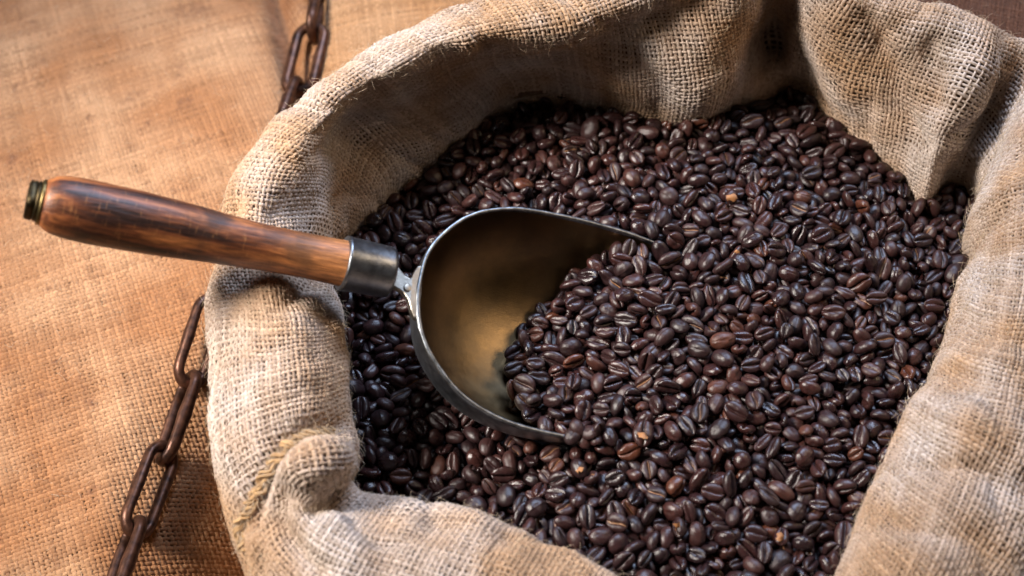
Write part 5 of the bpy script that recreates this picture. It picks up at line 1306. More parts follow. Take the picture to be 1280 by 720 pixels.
    8,-836,-143,-7,99,-5,1,95,1083,-904,-65,-42,-1,70,9,98,735,830,0,-73,-62,14,9,86,304,551,-19,5,15,10,4,92,211,860,-60,5,0,8,7,82,754,-1301,-75,82,54,20,4,90,
    1126,531,6,-14,95,28,4,81,1433,971,-39,-6,24,85,2,106,213,-426,-72,95,-28,8,4,87,1410,-606,-66,68,-38,-62,9,94,1470,-687,-77,-78,-59,18,6,81,1196,552,-11,-3,29,-86,0,87,
    -483,264,-141,40,53,69,8,86,-525,238,-116,-56,-49,51,7,97,762,102,23,60,-6,24,1,92,727,-1,0,-79,-59,10,2,102,-266,-693,-213,73,68,-3,1,82,186,-84,-89,-92,-17,23,0,79,
    964,172,5,-74,63,-13,8,88,1040,453,19,-95,-14,8,3,85,586,-909,-11,3,-18,73,5,81,97,881,-50,-18,-31,-42,2,91,675,-1189,-62,-53,-84,-1,9,100,-177,950,-50,80,-45,-35,3,87,
    1848,140,-88,-17,80,-55,8,96,1816,594,-89,-85,51,7,9,94,1884,570,-76,16,-68,34,2,94,1982,10,-120,97,23,9,4,94,905,801,-32,1,9,83,7,96,1179,-225,1,27,96,9,2,94,
    284,-844,-65,83,52,14,7,99,96,-118,-105,-82,-31,8,2,84,643,-723,-4,24,9,19,7,91,-470,-642,-158,-13,-3,67,6,81,-440,-526,-191,-16,-78,50,6,82,-384,-411,-211,-15,98,11,5,92,
    452,258,64,-17,91,28,5,91,1213,-1352,-93,42,-84,-33,7,85,649,-206,13,33,90,-3,8,101,1029,387,15,-99,5,14,6,78,608,-1215,-38,36,-93,-7,6,78,528,-936,-62,-58,80,-17,4,93,
    678,594,-15,10,-1,98,0,79,582,-805,-47,18,3,79,1,99,230,-33,-67,-57,81,11,2,80,1313,-340,28,81,56,17,2,79,-178,621,-65,79,57,-16,4,93,270,-380,-100,56,-81,8,1,96,
    976,300,-20,-5,99,0,5,80,-353,-855,-158,-5,13,-8,6,72,-678,-177,-225,-1,-3,80,2,81,1090,419,21,2,-55,-82,6,78,1800,-405,-103,40,-88,19,2,112,-211,755,-79,47,-2,85,7,100,
    1529,-896,-70,12,-20,67,8,84,-107,846,-92,-54,-84,-5,5,102,-152,714,-66,-89,-8,-15,0,89,1564,-834,-72,-74,61,-16,8,104,-23,933,-53,95,14,-17,3,87,1556,-3,-6,-96,12,-26,6,87,
    -166,-583,-223,-7,-5,29,2,84,760,-291,-6,19,92,25,0,98,1278,-1082,-61,-40,-90,-14,1,82,-462,-865,-153,-45,82,-24,0,97,884,-853,-61,-13,-98,4,0,92,-475,-571,-185,-27,-94,16,5,87,
    271,494,-45,-65,62,-26,6,84,2032,74,-95,25,-22,-94,7,92,1822,628,-46,11,15,97,2,94,874,-144,7,-95,-27,14,8,97,548,-17,24,3,3,-91,5,104,-369,-402,-161,-57,79,14,0,92,
    412,-362,-73,-48,-82,17,4,91,-189,844,-57,54,-83,14,7,94,380,-533,-60,-97,-2,-12,4,95,345,-616,-24,17,-9,-95,3,76,1468,1234,-124,-49,-87,0,1,95,-434,-461,-198,4,-11,42,8,83,
    612,597,18,26,16,-33,8,80,1481,-611,-46,-52,60,-32,0,85,1642,-531,-66,-97,16,0,4,95,1536,-743,-66,-9,-23,33,5,97,1375,729,-25,-54,-83,-9,0,74,1480,749,-29,-99,-2,-5,6,94,
    1706,-509,-27,13,97,-16,5,93,431,-1062,-54,-55,76,-25,7,83,102,954,-92,79,-59,-13,1,103,-3,540,-34,67,67,24,6,87,1028,-73,18,9,19,95,2,91,1643,-581,-60,-79,-32,-37,1,86,
    725,-190,24,-98,-9,-15,5,80,722,-327,7,96,-14,13,0,82,657,-539,-17,91,-21,2,0,103,513,-370,-27,3,-13,-18,8,79,136,968,-37,-30,79,-27,0,88,138,-317,-84,-55,3,46,6,79,
    1211,788,-33,-92,39,-2,5,106,1605,-36,-37,8,33,70,6,106,-422,-1035,-103,-77,-56,21,5,91,-285,-622,-212,-21,-90,-15,2,85,569,-325,-1,-98,-18,-2,4,93,1572,270,-53,-46,34,-54,8,102,
    394,755,-9,74,56,4,4,93,635,-1261,-61,16,-5,10,6,95,1889,-246,-53,-94,-3,-9,8,79,1073,38,7,54,17,-46,1,84,1907,-64,-47,78,63,-4,5,98,-637,420,-174,5,16,74,4,94,
    572,-198,-33,25,95,-16,2,92,-658,-481,-202,97,0,24,0,91,1286,-371,-1,-25,-90,29,8,89,-619,460,-132,70,66,-25,2,91,312,-1013,-71,82,52,-20,8,105,2112,666,-117,-38,64,-66,6,103,
    1513,264,-25,92,2,-31,1,84,1349,-884,-67,-86,-38,15,8,93,-483,-986,-195,-66,66,-8,3,100,562,590,-3,-69,70,-17,4,75,1120,794,-36,-29,-94,15,6,94,1987,271,-75,-11,96,-15,6,85,
    1144,-361,-15,-66,-74,11,2,104,1410,-536,-51,-91,-11,22,3,75,1410,1210,-135,-12,5,-57,5,85,472,-93,-3,-96,-21,15,3,96,377,73,-23,0,91,-39,9,88,1543,-459,-61,54,-77,31,1,88,
    -474,452,-123,24,-23,91,2,88,725,884,-47,-25,7,-65,8,93,1512,914,-57,85,32,41,5,77,1407,1293,-125,-52,-21,-35,3,79,334,-1,-24,-68,-22,-45,2,84,-513,39,-167,0,-25,-97,2,92,
    -331,-1021,-131,-40,-1,62,5,97,550,444,-33,-100,2,-4,7,80,1211,711,-16,95,15,18,4,78,437,498,-5,-14,13,96,1,85,395,-194,-26,90,40,-6,6,86,-748,-171,-210,19,-42,-88,7,99,
    1423,-558,-99,-96,-10,8,4,91,1303,906,-60,24,-31,89,4,79,1619,84,-52,-81,-56,-13,4,86,-426,489,-113,-64,56,-3,6,98,948,952,-31,-39,82,37,8,71,1170,-1309,-72,74,-64,-17,3,80,
    1319,-796,-51,21,4,56,3,99,801,-1239,-58,76,61,21,6,79,1704,-581,-37,-72,37,-33,1,86,166,-149,-104,38,88,14,4,84,1574,-73,-53,-47,-71,34,8,79,-349,484,-125,-2,-16,44,8,96,
    694,-83,31,0,-97,-24,0,92,1147,-1153,-87,-77,62,-16,0,99,-593,-112,-207,-92,30,-16,2,83,1125,64,1,21,-18,87,6,103,-531,144,-121,67,-51,-47,6,71,-81,-942,-108,-87,8,-10,8,80,
    565,275,23,-1,-3,-69,6,94,840,-413,-38,-65,45,-5,5,91,1147,399,-6,-10,11,-93,2,89,2141,524,-124,-56,63,-47,3,94,520,485,-4,-23,96,17,5,86,621,264,-4,-54,53,-65,0,107,
    1211,-339,-7,-61,-36,57,3,94,-562,112,-106,37,83,26,8,95,168,689,-37,-65,73,-22,0,80,1131,913,-58,-65,76,7,8,95,1082,910,-45,-61,65,-33,1,73,1802,-109,-102,-27,-94,22,4,99,
    1007,-896,-61,-1,-84,-47,9,92,1002,-691,-22,-32,-90,8,1,97,610,-647,-8,88,-38,28,2,94,-445,-994,-148,29,-91,-28,9,80,1663,359,-67,81,-57,10,0,75,1224,79,27,95,23,16,8,74,
    1139,-1238,-103,-12,1,-16,9,92,247,-181,-74,12,-99,9,2,88,-398,-796,-207,-4,-6,-9,7,92,1197,453,-30,-78,-62,-6,0,95,396,89,-73,-98,14,-15,0,81,771,-168,7,28,26,-92,4,73,
    1111,128,22,1,71,70,1,88,977,-38,-11,-8,-9,58,4,92,1617,-477,-106,37,85,35,8,99,88,-177,-108,-56,-7,31,6,95,1227,855,-44,-92,17,-18,7,88,682,523,-13,93,-36,2,4,86,
    1250,282,-2,3,-7,93,5,91,1347,381,-1,90,-42,0,9,82,43,590,-46,96,25,14,4,96,1038,609,-23,-99,14,2,9,98,961,584,-13,88,29,15,3,82,-461,380,-115,64,73,25,1,88,
    100,421,3,51,-85,-2,5,89,-326,-669,-212,73,-63,-4,1,87,1304,-1005,-125,-14,-99,-3,5,103,418,-904,-70,4,5,-59,4,85,859,489,-17,-44,89,-1,4,86,-93,1036,-82,21,-87,-35,9,111,
    1408,-831,-59,-24,-80,-48,2,74,742,-790,-49,12,-13,-52,4,84,670,-382,-2,8,-15,16,5,83,1372,1133,-84,-41,16,-68,2,88,1181,-283,-17,-15,97,-17,6,80,1411,-461,-47,95,27,-11,1,75,
    -35,-918,-134,-35,-31,73,5,84,-148,788,-70,-71,69,-8,9,88,250,-577,-66,17,-11,-32,2,82,155,-426,-94,-32,-91,24,8,89,743,-1034,-45,0,17,-91,8,81,1907,103,-72,-17,-84,-51,2,93,
    344,-680,-50,-13,-16,-41,4,85,1933,475,-56,-84,5,48,2,69,200,-500,-80,7,0,99,4,105,176,-584,-129,-23,-91,33,7,102,1089,483,-33,2,-19,92,8,92,1057,-14,-18,58,-71,-17,5,75,
    517,-805,-12,49,-86,6,4,84,968,-352,-28,5,4,97,4,101,1938,-93,-86,-74,66,0,8,78,1162,192,18,65,-72,-11,8,92,384,-1030,-63,-18,-33,-28,2,84,372,-1000,-119,8,-4,67,1,92,
    171,780,-52,-56,79,-22,0,99,-645,5,-204,37,-32,-41,8,95,-39,-1070,-142,0,-7,16,7,91,2051,309,-82,-45,-79,42,5,94,2054,481,-88,59,-80,-5,0,91,1032,-560,-22,-22,-7,29,7,107,
    418,-701,-60,-12,23,89,9,98,489,-686,-53,-63,15,-14,6,87,1405,-1005,-75,71,70,-6,2,88,278,-697,-17,49,-82,-3,8,96,1494,635,-41,-28,-96,5,4,93,882,-563,-7,-43,1,89,5,88,
    412,-303,-34,62,76,3,1,89,536,-1254,-70,92,-8,28,6,96,1241,-130,-15,-15,41,-51,2,90,1032,809,-39,-14,5,-33,1,93,1213,1108,-75,38,-91,-10,5,72,158,435,-35,39,40,45,0,90,
    1629,294,-58,-16,30,59,1,93,126,-273,-138,15,15,94,2,99,616,-132,-17,-92,-39,-11,7,87,-436,90,-108,-58,6,-55,7,89,-371,364,-125,-75,-56,-10,4,88,223,908,-85,-85,41,-4,5,107,
    -520,281,-195,-90,43,-9,9,107,189,679,-71,-4,-12,66,0,78,156,903,-68,9,-23,37,7,97,280,-86,-68,2,-94,29,3,83,-373,-886,-190,-50,63,-53,6,83,147,-905,-96,-90,-43,0,2,83,
    1736,819,-119,-36,-89,11,2,95,77,1102,-122,-73,-56,29,7,103,1020,-338,6,23,-63,-52,2,69,793,-697,-1,-82,29,-47,2,92,771,-1411,-15,-42,-14,40,4,104,-563,183,-80,-7,9,94,1,107,
    1805,-336,-100,43,74,-44,9,93,965,-737,-50,95,3,1,4,84,513,-411,-86,-34,18,8,7,86,-523,-145,-203,-82,56,-4,5,88,46,920,-53,-76,37,38,8,89,368,281,77,5,-99,-12,5,95,
    757,401,-19,-15,-29,67,9,79,1579,-178,-25,81,-57,-14,0,97,1753,44,-39,23,-3,-61,8,74,-612,-314,-220,-100,-2,-3,1,91,1200,-496,-40,64,23,36,6,102,486,-177,-13,10,1,-67,9,98,
    1748,651,-41,-16,4,-80,1,96,1516,-378,-69,19,5,89,6,89,1588,-300,-31,10,-23,36,5,81,778,785,-25,26,-88,39,1,98,380,-45,-28,4,-36,91,0,74,1479,-537,-47,98,17,7,8,69,
    1537,-589,-63,-82,-57,-4,6,101,493,-736,-46,1,85,-52,9,92,843,729,5,73,9,64,1,64,1111,-199,-26,-41,-91,1,7,92,752,240,20,-74,48,-21,0,96,-234,-560,-230,-2,-2,50,4,94,
    144,-196,-85,-80,51,-4,3,81,-417,-914,-144,-83,-51,12,5,91,542,-779,15,-40,26,-47,0,90,737,149,16,-65,-38,-42,2,97,144,-356,-111,-100,-7,-3,5,90,440,-223,-47,-80,-60,-3,7,81,
    557,786,-14,4,18,38,9,99,707,-1116,-44,93,31,-19,0,97,225,749,-27,89,23,25,1,80,-621,-799,-223,1,11,46,8,87,1800,-222,-46,-9,80,59,3,73,1773,-173,-74,98,-3,-5,7,94,
    -560,-13,-179,69,-71,-13,1,80,1372,-493,-89,-89,26,-2,1,105,1020,937,-31,-87,44,5,3,87,94,-556,-84,19,-9,81,6,95,-572,304,-118,-86,33,24,1,72,1083,102,-31,75,-65,-9,4,101,
    1864,-344,-110,67,21,37,2,90,-527,-298,-215,-2,-4,88,1,94,-126,-1076,-104,79,60,2,5,83,908,-331,41,-96,-10,-2,5,97,1998,493,-94,69,-58,-42,8,89,-247,844,-91,45,-89,12,2,98,
    1436,-445,-92,-99,-6,7,0,102,-597,358,-153,-32,-94,-10,5,79,869,-1186,-77,98,18,-5,5,112,403,-137,-11,3,100,4,6,79,781,916,-30,41,-11,-88,7,76,440,-158,-54,-59,-69,-42,5,79,
    1103,-1329,-77,79,49,11,6,99,295,-216,-50,-42,-90,-9,2,81,-400,554,-125,99,6,-5,1,91,1273,389,-18,-29,91,12,2,88,-15,907,-118,-42,-30,-3,1,101,479,-914,-50,62,73,3,6,88,
    1281,788,-51,-86,49,-6,7,83,1478,832,-48,-40,-60,56,1,105,1621,-133,-62,7,24,-53,9,104,1239,940,-56,92,32,0,8,104,169,607,-57,-68,68,-6,9,95,822,613,-30,17,-98,0,0,85,
    1386,1019,-82,34,20,48,3,87,1490,-559,-83,-69,-26,24,3,80,-115,956,-101,96,28,-5,1,92,-436,597,-155,10,-28,73,9,81,1569,1092,-101,51,-52,-12,8,77,704,801,-51,-45,-89,-7,3,94,
    1357,-1133,-79,-41,-88,6,4,93,70,-767,-144,-2,-10,-48,6,81,1050,-207,0,-56,82,-13,4,78,1183,-147,-14,-4,7,-74,4,94,1628,418,-77,-66,44,-60,0,87,1031,736,-28,36,93,6,6,92,
    1213,-1183,-79,-54,-70,46,9,75,746,619,-29,-6,37,40,4,91,1437,1160,-115,-6,32,-86,8,94,38,411,13,-58,68,-19,2,97,745,-415,-4,-64,-62,46,2,77,-503,-571,-234,2,1,100,1,89,
    968,-225,-9,-12,-8,38,8,99,1544,269,2,-52,-61,51,6,75,744,-532,-62,40,-37,-80,9,85,808,401,-12,75,48,35,8,94,433,-1271,-60,25,27,66,1,98,1357,-19,-19,81,55,-16,5,91,
    1133,-625,-62,9,28,-26,8,102,1134,-1001,-48,-5,-19,79,4,84,1202,170,-27,82,57,0,7,99,-286,575,-109,21,-97,14,9,86,1046,-791,-70,4,15,-78,9,83,794,-1130,-69,95,3,-2,7,94,
    378,551,-8,-57,70,34,2,87,94,-589,-139,-40,-84,36,5,109,1842,49,-76,-31,94,-11,7,101,672,-1122,-92,0,14,99,0,88,427,-818,-70,-11,-93,-21,8,83,1132,-460,-10,-69,-64,32,1,94,
    861,-78,27,-24,-96,12,0,87,-582,-976,-150,67,-23,68,1,73,1096,-59,-1,56,68,1,8,88,701,-1323,-79,58,-21,-49,5,84,1781,279,-51,67,64,31,6,105,-801,-74,-140,-22,-95,-5,2,85,
    2054,146,-87,81,14,34,9,98,-668,-789,-173,28,48,69,2,94,2100,603,-130,100,-8,2,6,89,601,506,-44,-16,-6,-93,2,91,-779,-117,-185,43,89,0,7,98,2086,397,-84,-49,-86,0,4,93,
    569,362,-13,-86,-36,28,2,89,-690,-352,-217,-19,97,-8,6,86,-558,-218,-203,13,99,-5,2,94,-684,-415,-224,-29,95,-12,8,95,1887,272,-60,17,-46,72,2,80,1800,183,-76,67,-62,-28,2,95,
    819,-796,-46,-19,15,-94,2,110,1326,-313,-34,-14,-7,60,4,92,32,1151,-117,-27,75,9,4,79,1098,-777,-37,-15,-94,-16,8,92,173,-828,-80,-16,-14,73,7,89,434,-480,-8,-16,-5,28,5,87,
    -517,-66,-198,25,-15,-47,3,84,1731,-248,-68,-6,35,72,0,101,232,-1174,-103,57,-16,45,1,104,471,802,-35,-87,47,-14,4,83,-270,-952,-139,0,4,61,7,83,-301,-890,-173,4,97,-10,4,96,
    760,-379,-55,25,-29,-11,8,82,765,-1069,-84,9,-14,51,1,81,793,-947,-32,-18,0,37,1,104,279,-1104,-127,27,-1,-39,4,82,1567,145,-20,-2,23,-61,0,91,1025,-958,-59,1,-94,7,6,99,
    809,-15,3,-22,-22,-2,8,97,1316,250,-35,-14,-21,-37,8,89,1344,349,-44,-89,44,-8,1,97,408,-1357,-79,-21,94,-21,7,96,713,-140,1,-54,-16,3,2,94,-505,95,-167,-31,-79,-39,4,74,
    601,58,-14,-98,10,-11,7,90,364,736,-54,-77,-50,32,4,79,353,375,-2,-2,7,65,7,79,348,489,-30,5,-98,-20,8,99,-425,-667,-217,98,8,14,8,95,1273,-284,-18,74,59,10,5,98,
    672,-785,0,-76,14,-54,7,82,559,-230,-74,-56,-16,1,7,90,585,-438,-8,-99,14,8,8,89,246,-1039,-89,29,42,81,6,85,1270,-499,-39,66,-57,-31,0,90,164,-408,-150,-82,-39,-33,2,84,
    -1,-299,-143,56,73,35,2,85,1522,-260,-39,4,-99,11,0,85,1302,484,-21,-55,-82,-1,5,83,1264,587,-32,8,15,61,9,88,984,686,-13,45,89,-2,9,108,1252,126,-6,-66,-72,19,6,86,
    1660,148,-62,-32,93,1,0,98,637,403,-16,2,7,-4,1,90,750,-1190,-49,-82,46,-22,4,92,1281,354,-86,-22,-6,52,5,87,1327,1092,-97,43,-90,-7,0,83,1321,820,-72,-27,85,-13,6,84,
    922,-1370,-65,90,30,29,4,106,595,-929,-60,-21,1,-77,7,82,635,471,1,10,-22,-65,8,82,521,-1024,-80,12,-7,44,5,87,177,516,-29,5,-45,-67,3,81,206,-1299,-8,0,-96,-3,2,91,
    37,-1161,-80,-3,45,89,1,91,-230,416,-73,-77,61,-9,6,89,860,613,13,-10,-22,-27,4,101,1424,893,-27,37,-91,-5,0,83,686,233,1,24,65,72,3,86,621,758,-38,-62,22,-48,2,84,
    1684,63,-64,-77,60,16,8,81,1643,37,-40,-58,-76,-14,9,89,-191,-850,-154,-93,-4,36,9,77,1454,890,-111,22,-50,-73,5,97,262,-283,-25,-15,-22,21,2,80,634,-494,8,7,99,1,1,85,
    1134,-93,-31,61,76,-24,2,94,247,1152,-113,74,13,-16,1,100,746,352,15,93,-33,15,0,81,568,-715,-18,5,-5,-63,9,96,1661,477,-40,32,5,65,5,87,1792,499,-47,-41,86,-22,6,87,
    1223,-862,-83,4,39,43,2,99,1426,-1033,-122,-81,-54,7,6,92,1453,123,-8,17,-20,-82,4,81,1465,294,-40,-92,-12,21,8,112,853,-695,-85,8,-2,51,6,102,1415,-57,-10,87,46,11,0,94,
    891,-923,-71,-94,17,19,1,97,-623,-95,-180,-20,-21,86,1,83,871,-292,-6,29,94,6,8,100,-55,-996,-135,-96,27,-9,6,95,880,-368,-6,-14,95,-28,8,85,-583,-876,-213,-74,50,-38,7,77,
    241,996,-76,-47,-56,65,7,92,1823,306,-73,-68,70,-18,1,106,1830,233,-52,-14,31,-87,0,73,1881,202,-67,3,19,-96,1,88,844,-507,-26,-54,-79,-30,2,72,833,-215,-24,5,90,-11,9,93,
    515,504,-41,8,-17,86,8,85,448,464,-38,80,57,3,5,96,920,-563,-35,61,66,42,0,83,944,-868,-28,-15,98,2,9,95,-804,17,-216,14,99,-7,9,91,-753,-104,-218,-10,99,-5,0,85,
    -684,-56,-209,-78,62,-2,2,98,794,62,-6,-34,93,-1,4,93,836,186,9,20,-1,82,5,80,1775,572,-53,-79,50,-12,9,79,1745,554,-23,90,-39,-11,1,90,893,700,-23,85,51,-11,8,112,
    916,598,17,-48,73,-30,2,73,934,488,-35,-15,94,-30,5,101,870,392,-27,-10,22,-73,8,94,919,-14,4,-50,86,-8,4,97,834,-320,18,-61,75,-7,4,78,993,-288,7,79,35,8,6,109,
    1003,-530,12,-49,66,-56,4,65,753,-930,-66,20,22,22,6,74,815,-1086,-44,39,81,13,3,88,314,902,-81,-13,-17,-44,5,75,411,629,-46,84,41,25,8,83,880,928,-53,99,5,-12,9,92,
    250,-270,-71,66,-75,-6,7,102,1015,411,-35,7,53,-76,3,101,1058,359,-19,24,88,-38,5,82,1046,300,-33,-62,-77,14,0,82,1001,29,-41,-45,14,-18,1,92,298,623,-10,-72,-65,-15,8,80,
    367,449,-9,38,0,28,1,77,1048,-251,-46,-26,91,33,4,90,353,-1089,-107,-80,-38,22,8,111,1181,-364,-62,-80,32,-21,2,95,1064,-497,-18,-74,-5,-19,1,90,1111,-700,-29,-21,-19,-74,1,88,
    825,-1238,-117,-26,95,6,1,94,1738,-393,-60,-69,-70,-16,9,93,-429,-167,-183,-66,63,16,7,84,1620,887,-97,-51,80,-3,1,103,1659,797,-82,-44,0,38,2,82,1628,737,-76,-12,92,31,9,93,
    603,-1070,-92,-17,22,-58,9,91,549,-1099,-66,44,63,55,4,87,678,707,-56,-8,-13,89,7,95,237,628,-75,4,-15,-95,2,94,1083,701,-77,-85,31,-16,1,93,1090,624,2,-61,19,-60,5,70,
    1139,274,-1,-88,10,-37,5,83,236,669,-23,34,93,2,2,103,1203,1003,-3,14,-8,35,5,80,629,14,26,94,27,-17,9,75,621,-873,-44,-42,-5,17,1,85,161,1003,-79,98,2,7,5,88,
    115,822,-75,32,-38,-58,1,101,252,-806,-101,-56,81,0,5,81,1202,-73,-34,28,96,-8,4,87,32,-431,-119,-27,34,-88,9,102,1250,-404,-75,92,37,-11,8,93,1187,-586,-76,-18,44,-19,1,90,
    46,764,-87,-3,-99,-13,1,89,1354,140,-48,-20,95,-23,4,86,74,1183,115,-12,-53,-82,0,85,150,-1014,-130,16,98,11,2,89,90,503,-69,-70,-68,6,9,86,-344,-818,-175,-74,-43,0,1,67,
    -431,121,-188,93,-34,10,4,90,1627,-59,-75,-42,90,-10,5,84,-465,200,-187,-88,29,-4,7,95,1684,-432,-51,55,79,-27,4,84,1662,-650,-60,-83,43,-34,9,96,1623,-738,-66,-69,-46,5,7,112,
    1429,-393,-55,98,-2,-9,4,103,1477,-384,-31,51,85,-8,6,65,-14,798,-119,-58,64,-22,1,94,-71,691,-71,-2,19,80,6,89,1470,-956,-83,-17,95,20,9,106,1321,559,-22,-58,-74,28,9,79,
    -287,466,-92,-20,5,-9,5,85,1512,-784,-114,-57,-78,17,4,91,1402,888,-66,14,20,84,2,94,1381,287,-32,-52,75,40,9,81,-236,582,-144,69,72,4,2,112,-98,-904,-143,-27,94,-12,9,80,
    -146,902,-128,-54,14,-83,0,80,1391,22,-79,-83,48,9,4,82,1487,112,-38,-33,61,71,7,89,1451,-173,-5,84,40,32,4,89,1423,623,-50,4,7,82,0,88,668,-294,-50,88,46,9,6,93,
    1625,965,-121,-44,-86,26,1,97,-291,-780,-196,-12,-5,39,5,92,1523,561,-30,-56,-42,28,6,85,1536,202,-38,-4,-98,16,2,95,-315,630,-84,10,-2,-19,8,84,-572,-823,-194,-24,-46,-40,2,83,
    1838,683,-105,-58,-53,62,6,100,1873,442,-76,92,31,17,2,98,1860,385,-94,-15,85,-48,8,78,1753,435,-74,-8,-15,-66,6,89,-448,-737,-207,-32,87,-12,9,90,-562,-770,-172,21,-65,-65,2,83,
    -447,-363,-206,17,98,-1,2,86,-480,-510,-222,-16,-98,4,4,96,1750,-4,-87,-49,-35,7,2,88,718,-411,-61,32,-21,-23,9,85,788,-395,-2,82,-56,6,4,78,444,-402,-33,15,10,92,9,78,
    887,-993,-74,8,-16,-12,2,99,463,296,19,12,97,5,7,104,753,553,-34,94,-2,18,5,107,774,505,-4,-67,-30,-10,8,82,564,579,-84,-91,34,-17,7,83,-651,447,-210,-60,-79,12,1,91,
    1689,415,-83,28,-20,27,2,80,-492,-730,-176,-49,81,-10,2,77,1709,560,-77,-5,29,94,1,82,828,327,4,8,-50,-86,1,94,2034,394,-118,90,-42,-9,7,112,-806,-54,-228,-1,1,39,9,85,
    -808,-43,-176,-23,41,-84,1,80,549,981,-60,-58,-81,9,4,80,903,-1257,-133,-100,1,1,6,87,1939,159,-83,-99,10,2,2,91,1953,502,-117,-34,29,10,4,90,838,430,-65,69,-68,-14,1,104,
    -650,-572,-231,-1,0,-53,0,98,-569,-625,-231,99,11,-2,9,95,-700,-642,-214,-83,35,-21,5,95,928,-450,-68,-86,50,6,0,99,435,-708,-118,35,36,78,3,94,462,-630,-86,-1,100,-6,5,106,
    835,264,-1,9,98,2,8,112,905,79,-11,-76,29,-34,2,88,910,615,-29,-86,-32,-14,0,98,942,527,-4,3,-98,-20,1,80,443,-1194,-94,-4,10,-57,4,90,-480,-667,-192,-28,95,-9,9,84,
    1724,287,-47,65,-70,-25,6,84,1803,-18,-106,69,-51,-48,7,86,1772,-59,-73,-87,29,-38,0,85,-526,-916,-217,45,89,1,8,92,-474,-807,-183,-31,-94,-6,1,91,1070,-1230,-125,-41,77,-42,6,85,
    1021,875,-67,-95,-22,0,7,90,963,900,-50,-26,-27,-23,4,88,874,872,-25,29,-94,-5,4,75,926,815,-75,99,7,1,8,99,968,769,-22,4,-48,-63,4,84,1021,-759,-90,-93,-19,11,1,96,
    1002,-1047,-60,-1,4,-91,8,100,774,-1015,-105,-99,2,-11,7,104,317,1102,-117,38,-92,-2,2,110,407,849,-116,99,0,15,4,90,825,-829,-91,57,63,13,2,75,1548,898,-87,-19,96,-6,9,91,
    1509,844,-82,27,91,24,8,83,1401,93,-44,82,57,6,1,86,1401,-140,-30,55,-77,-14,0,94,-180,689,-117,77,-60,11,5,85,1368,774,-63,76,-49,-32,8,95,1406,309,-82,95,12,-4,3,103,
    -188,-1014,-162,-2,-9,22,6,88,-123,-567,-188,-95,-3,19,2,79,-208,380,-14,79,30,-43,4,89,1316,1025,-65,-35,93,-2,8,102,1303,896,-114,80,56,16,9,93,1272,840,-87,64,3,40,4,83,
    1117,-295,-59,-3,-9,68,1,112,1168,-433,-65,49,82,-14,4,95,402,-1107,-94,-34,23,-80,2,80,1154,76,-52,-50,87,-2,4,107,1029,-170,-49,2,-11,90,4,111,326,644,-48,-98,-7,1,8,109,
    374,446,-74,4,97,22,7,99,998,274,-54,91,-40,4,8,104,348,119,-108,-69,-56,-15,0,84,994,38,7,1,-3,97,4,91,310,-299,-95,-73,-67,-11,9,83,222,-400,-121,-70,-39,40,6,89,
    1150,-1098,-59,98,18,6,4,90,1340,718,-58,-70,47,3,1,66,1487,-811,-74,-91,-24,1,1,80,1447,-763,-68,21,3,98,1,89,1444,-1052,-75,74,42,19,1,94,1457,-620,-104,-70,-66,18,3,86,
    -75,849,-143,100,4,6,8,97,690,-228,-15,74,67,6,9,82,494,-421,-165,100,8,-3,7,102,546,-431,-39,7,-99,1,5,98,-107,-731,-179,-52,83,-20,7,85,710,-512,7,-46,-74,31,2,75,
    -453,277,-189,-58,55,-38,1,90,-513,355,-188,41,-79,37,0,89,1776,-465,-118,92,8,4,6,82,1767,-544,-63,3,18,51,6,100,-466,-16,-156,-5,2,-100,8,91,658,-919,-70,-73,64,-13,4,97,
    678,-887,-105,6,-5,72,6,93,1101,-832,-67,15,84,-45,8,94,1153,-872,-65,-2,33,-85,2,93,599,-1371,-124,-71,69,11,4,97,267,-590,-114,-5,-45,87,6,96,119,-622,-97,-20,18,-92,2,69,
    1106,-720,-60,-10,-95,29,6,95,1061,-659,-42,-85,39,31,8,85,1109,412,-29,8,-97,-15,1,93,1152,677,-6,44,89,-5,0,91,1282,-1245,-120,-75,45,-20,4,97,304,516,-76,-1,-33,-30,4,81,
    583,-1015,-48,61,-78,9,9,90,594,-1207,-89,10,-13,-83,5,98,696,655,-10,-50,34,79,3,84,1674,861,-66,-90,-36,23,9,95,-470,570,-195,3,-97,2,4,88,-572,405,-118,26,2,-77,0,66,
    -544,153,-173,3,-15,-46,8,87,-447,-66,-171,95,7,-4,6,90,-384,-724,-206,51,-84,19,2,93,-390,-772,-169,20,96,-15,4,71,1665,112,-23,-23,-95,19,2,93,727,-648,-47,-75,-11,13,7,92,
    585,-279,-43,-26,7,10,0,91,75,-1097,-78,84,50,9,9,78,1403,-972,-124,-15,38,-81,1,75,1270,-591,-84,91,-20,23,0,92,1335,-578,-50,-54,12,-7,7,85,1369,-711,-69,36,81,-43,0,76,
    1370,-913,-123,61,-79,-2,8,106,1276,-901,-87,69,-67,-2,0,75,1373,-338,-57,9,-22,-97,7,87,1333,-428,-42,5,-11,1,9,112,183,-970,-84,-99,10,-6,1,87,1334,-610,-88,-18,93,-31,2,103,
    1346,481,-106,-5,1,-40,2,89,1240,-326,-82,-77,64,7,2,84,1231,-557,-46,16,-94,-2,9,88,173,-399,-196,-26,94,15,2,93,1208,73,-24,4,5,48,1,85,540,-861,-58,-17,11,-37,8,83,
    688,291,13,-1,-97,-23,1,78,631,323,-57,14,-99,-7,0,80,688,290,-45,80,49,-4,9,88,1104,565,-25,29,-16,-78,0,78,532,173,38,-31,-82,-47,3,92,869,-1131,-38,98,16,7,7,85,
    878,-1060,-56,-99,2,-8,2,100,487,329,-26,4,0,-100,0,98,391,-357,-124,-3,12,15,4,99,464,-336,-61,-71,-68,17,7,95,1798,-203,-108,6,97,-23,7,102,600,-78,20,11,6,31,5,94,
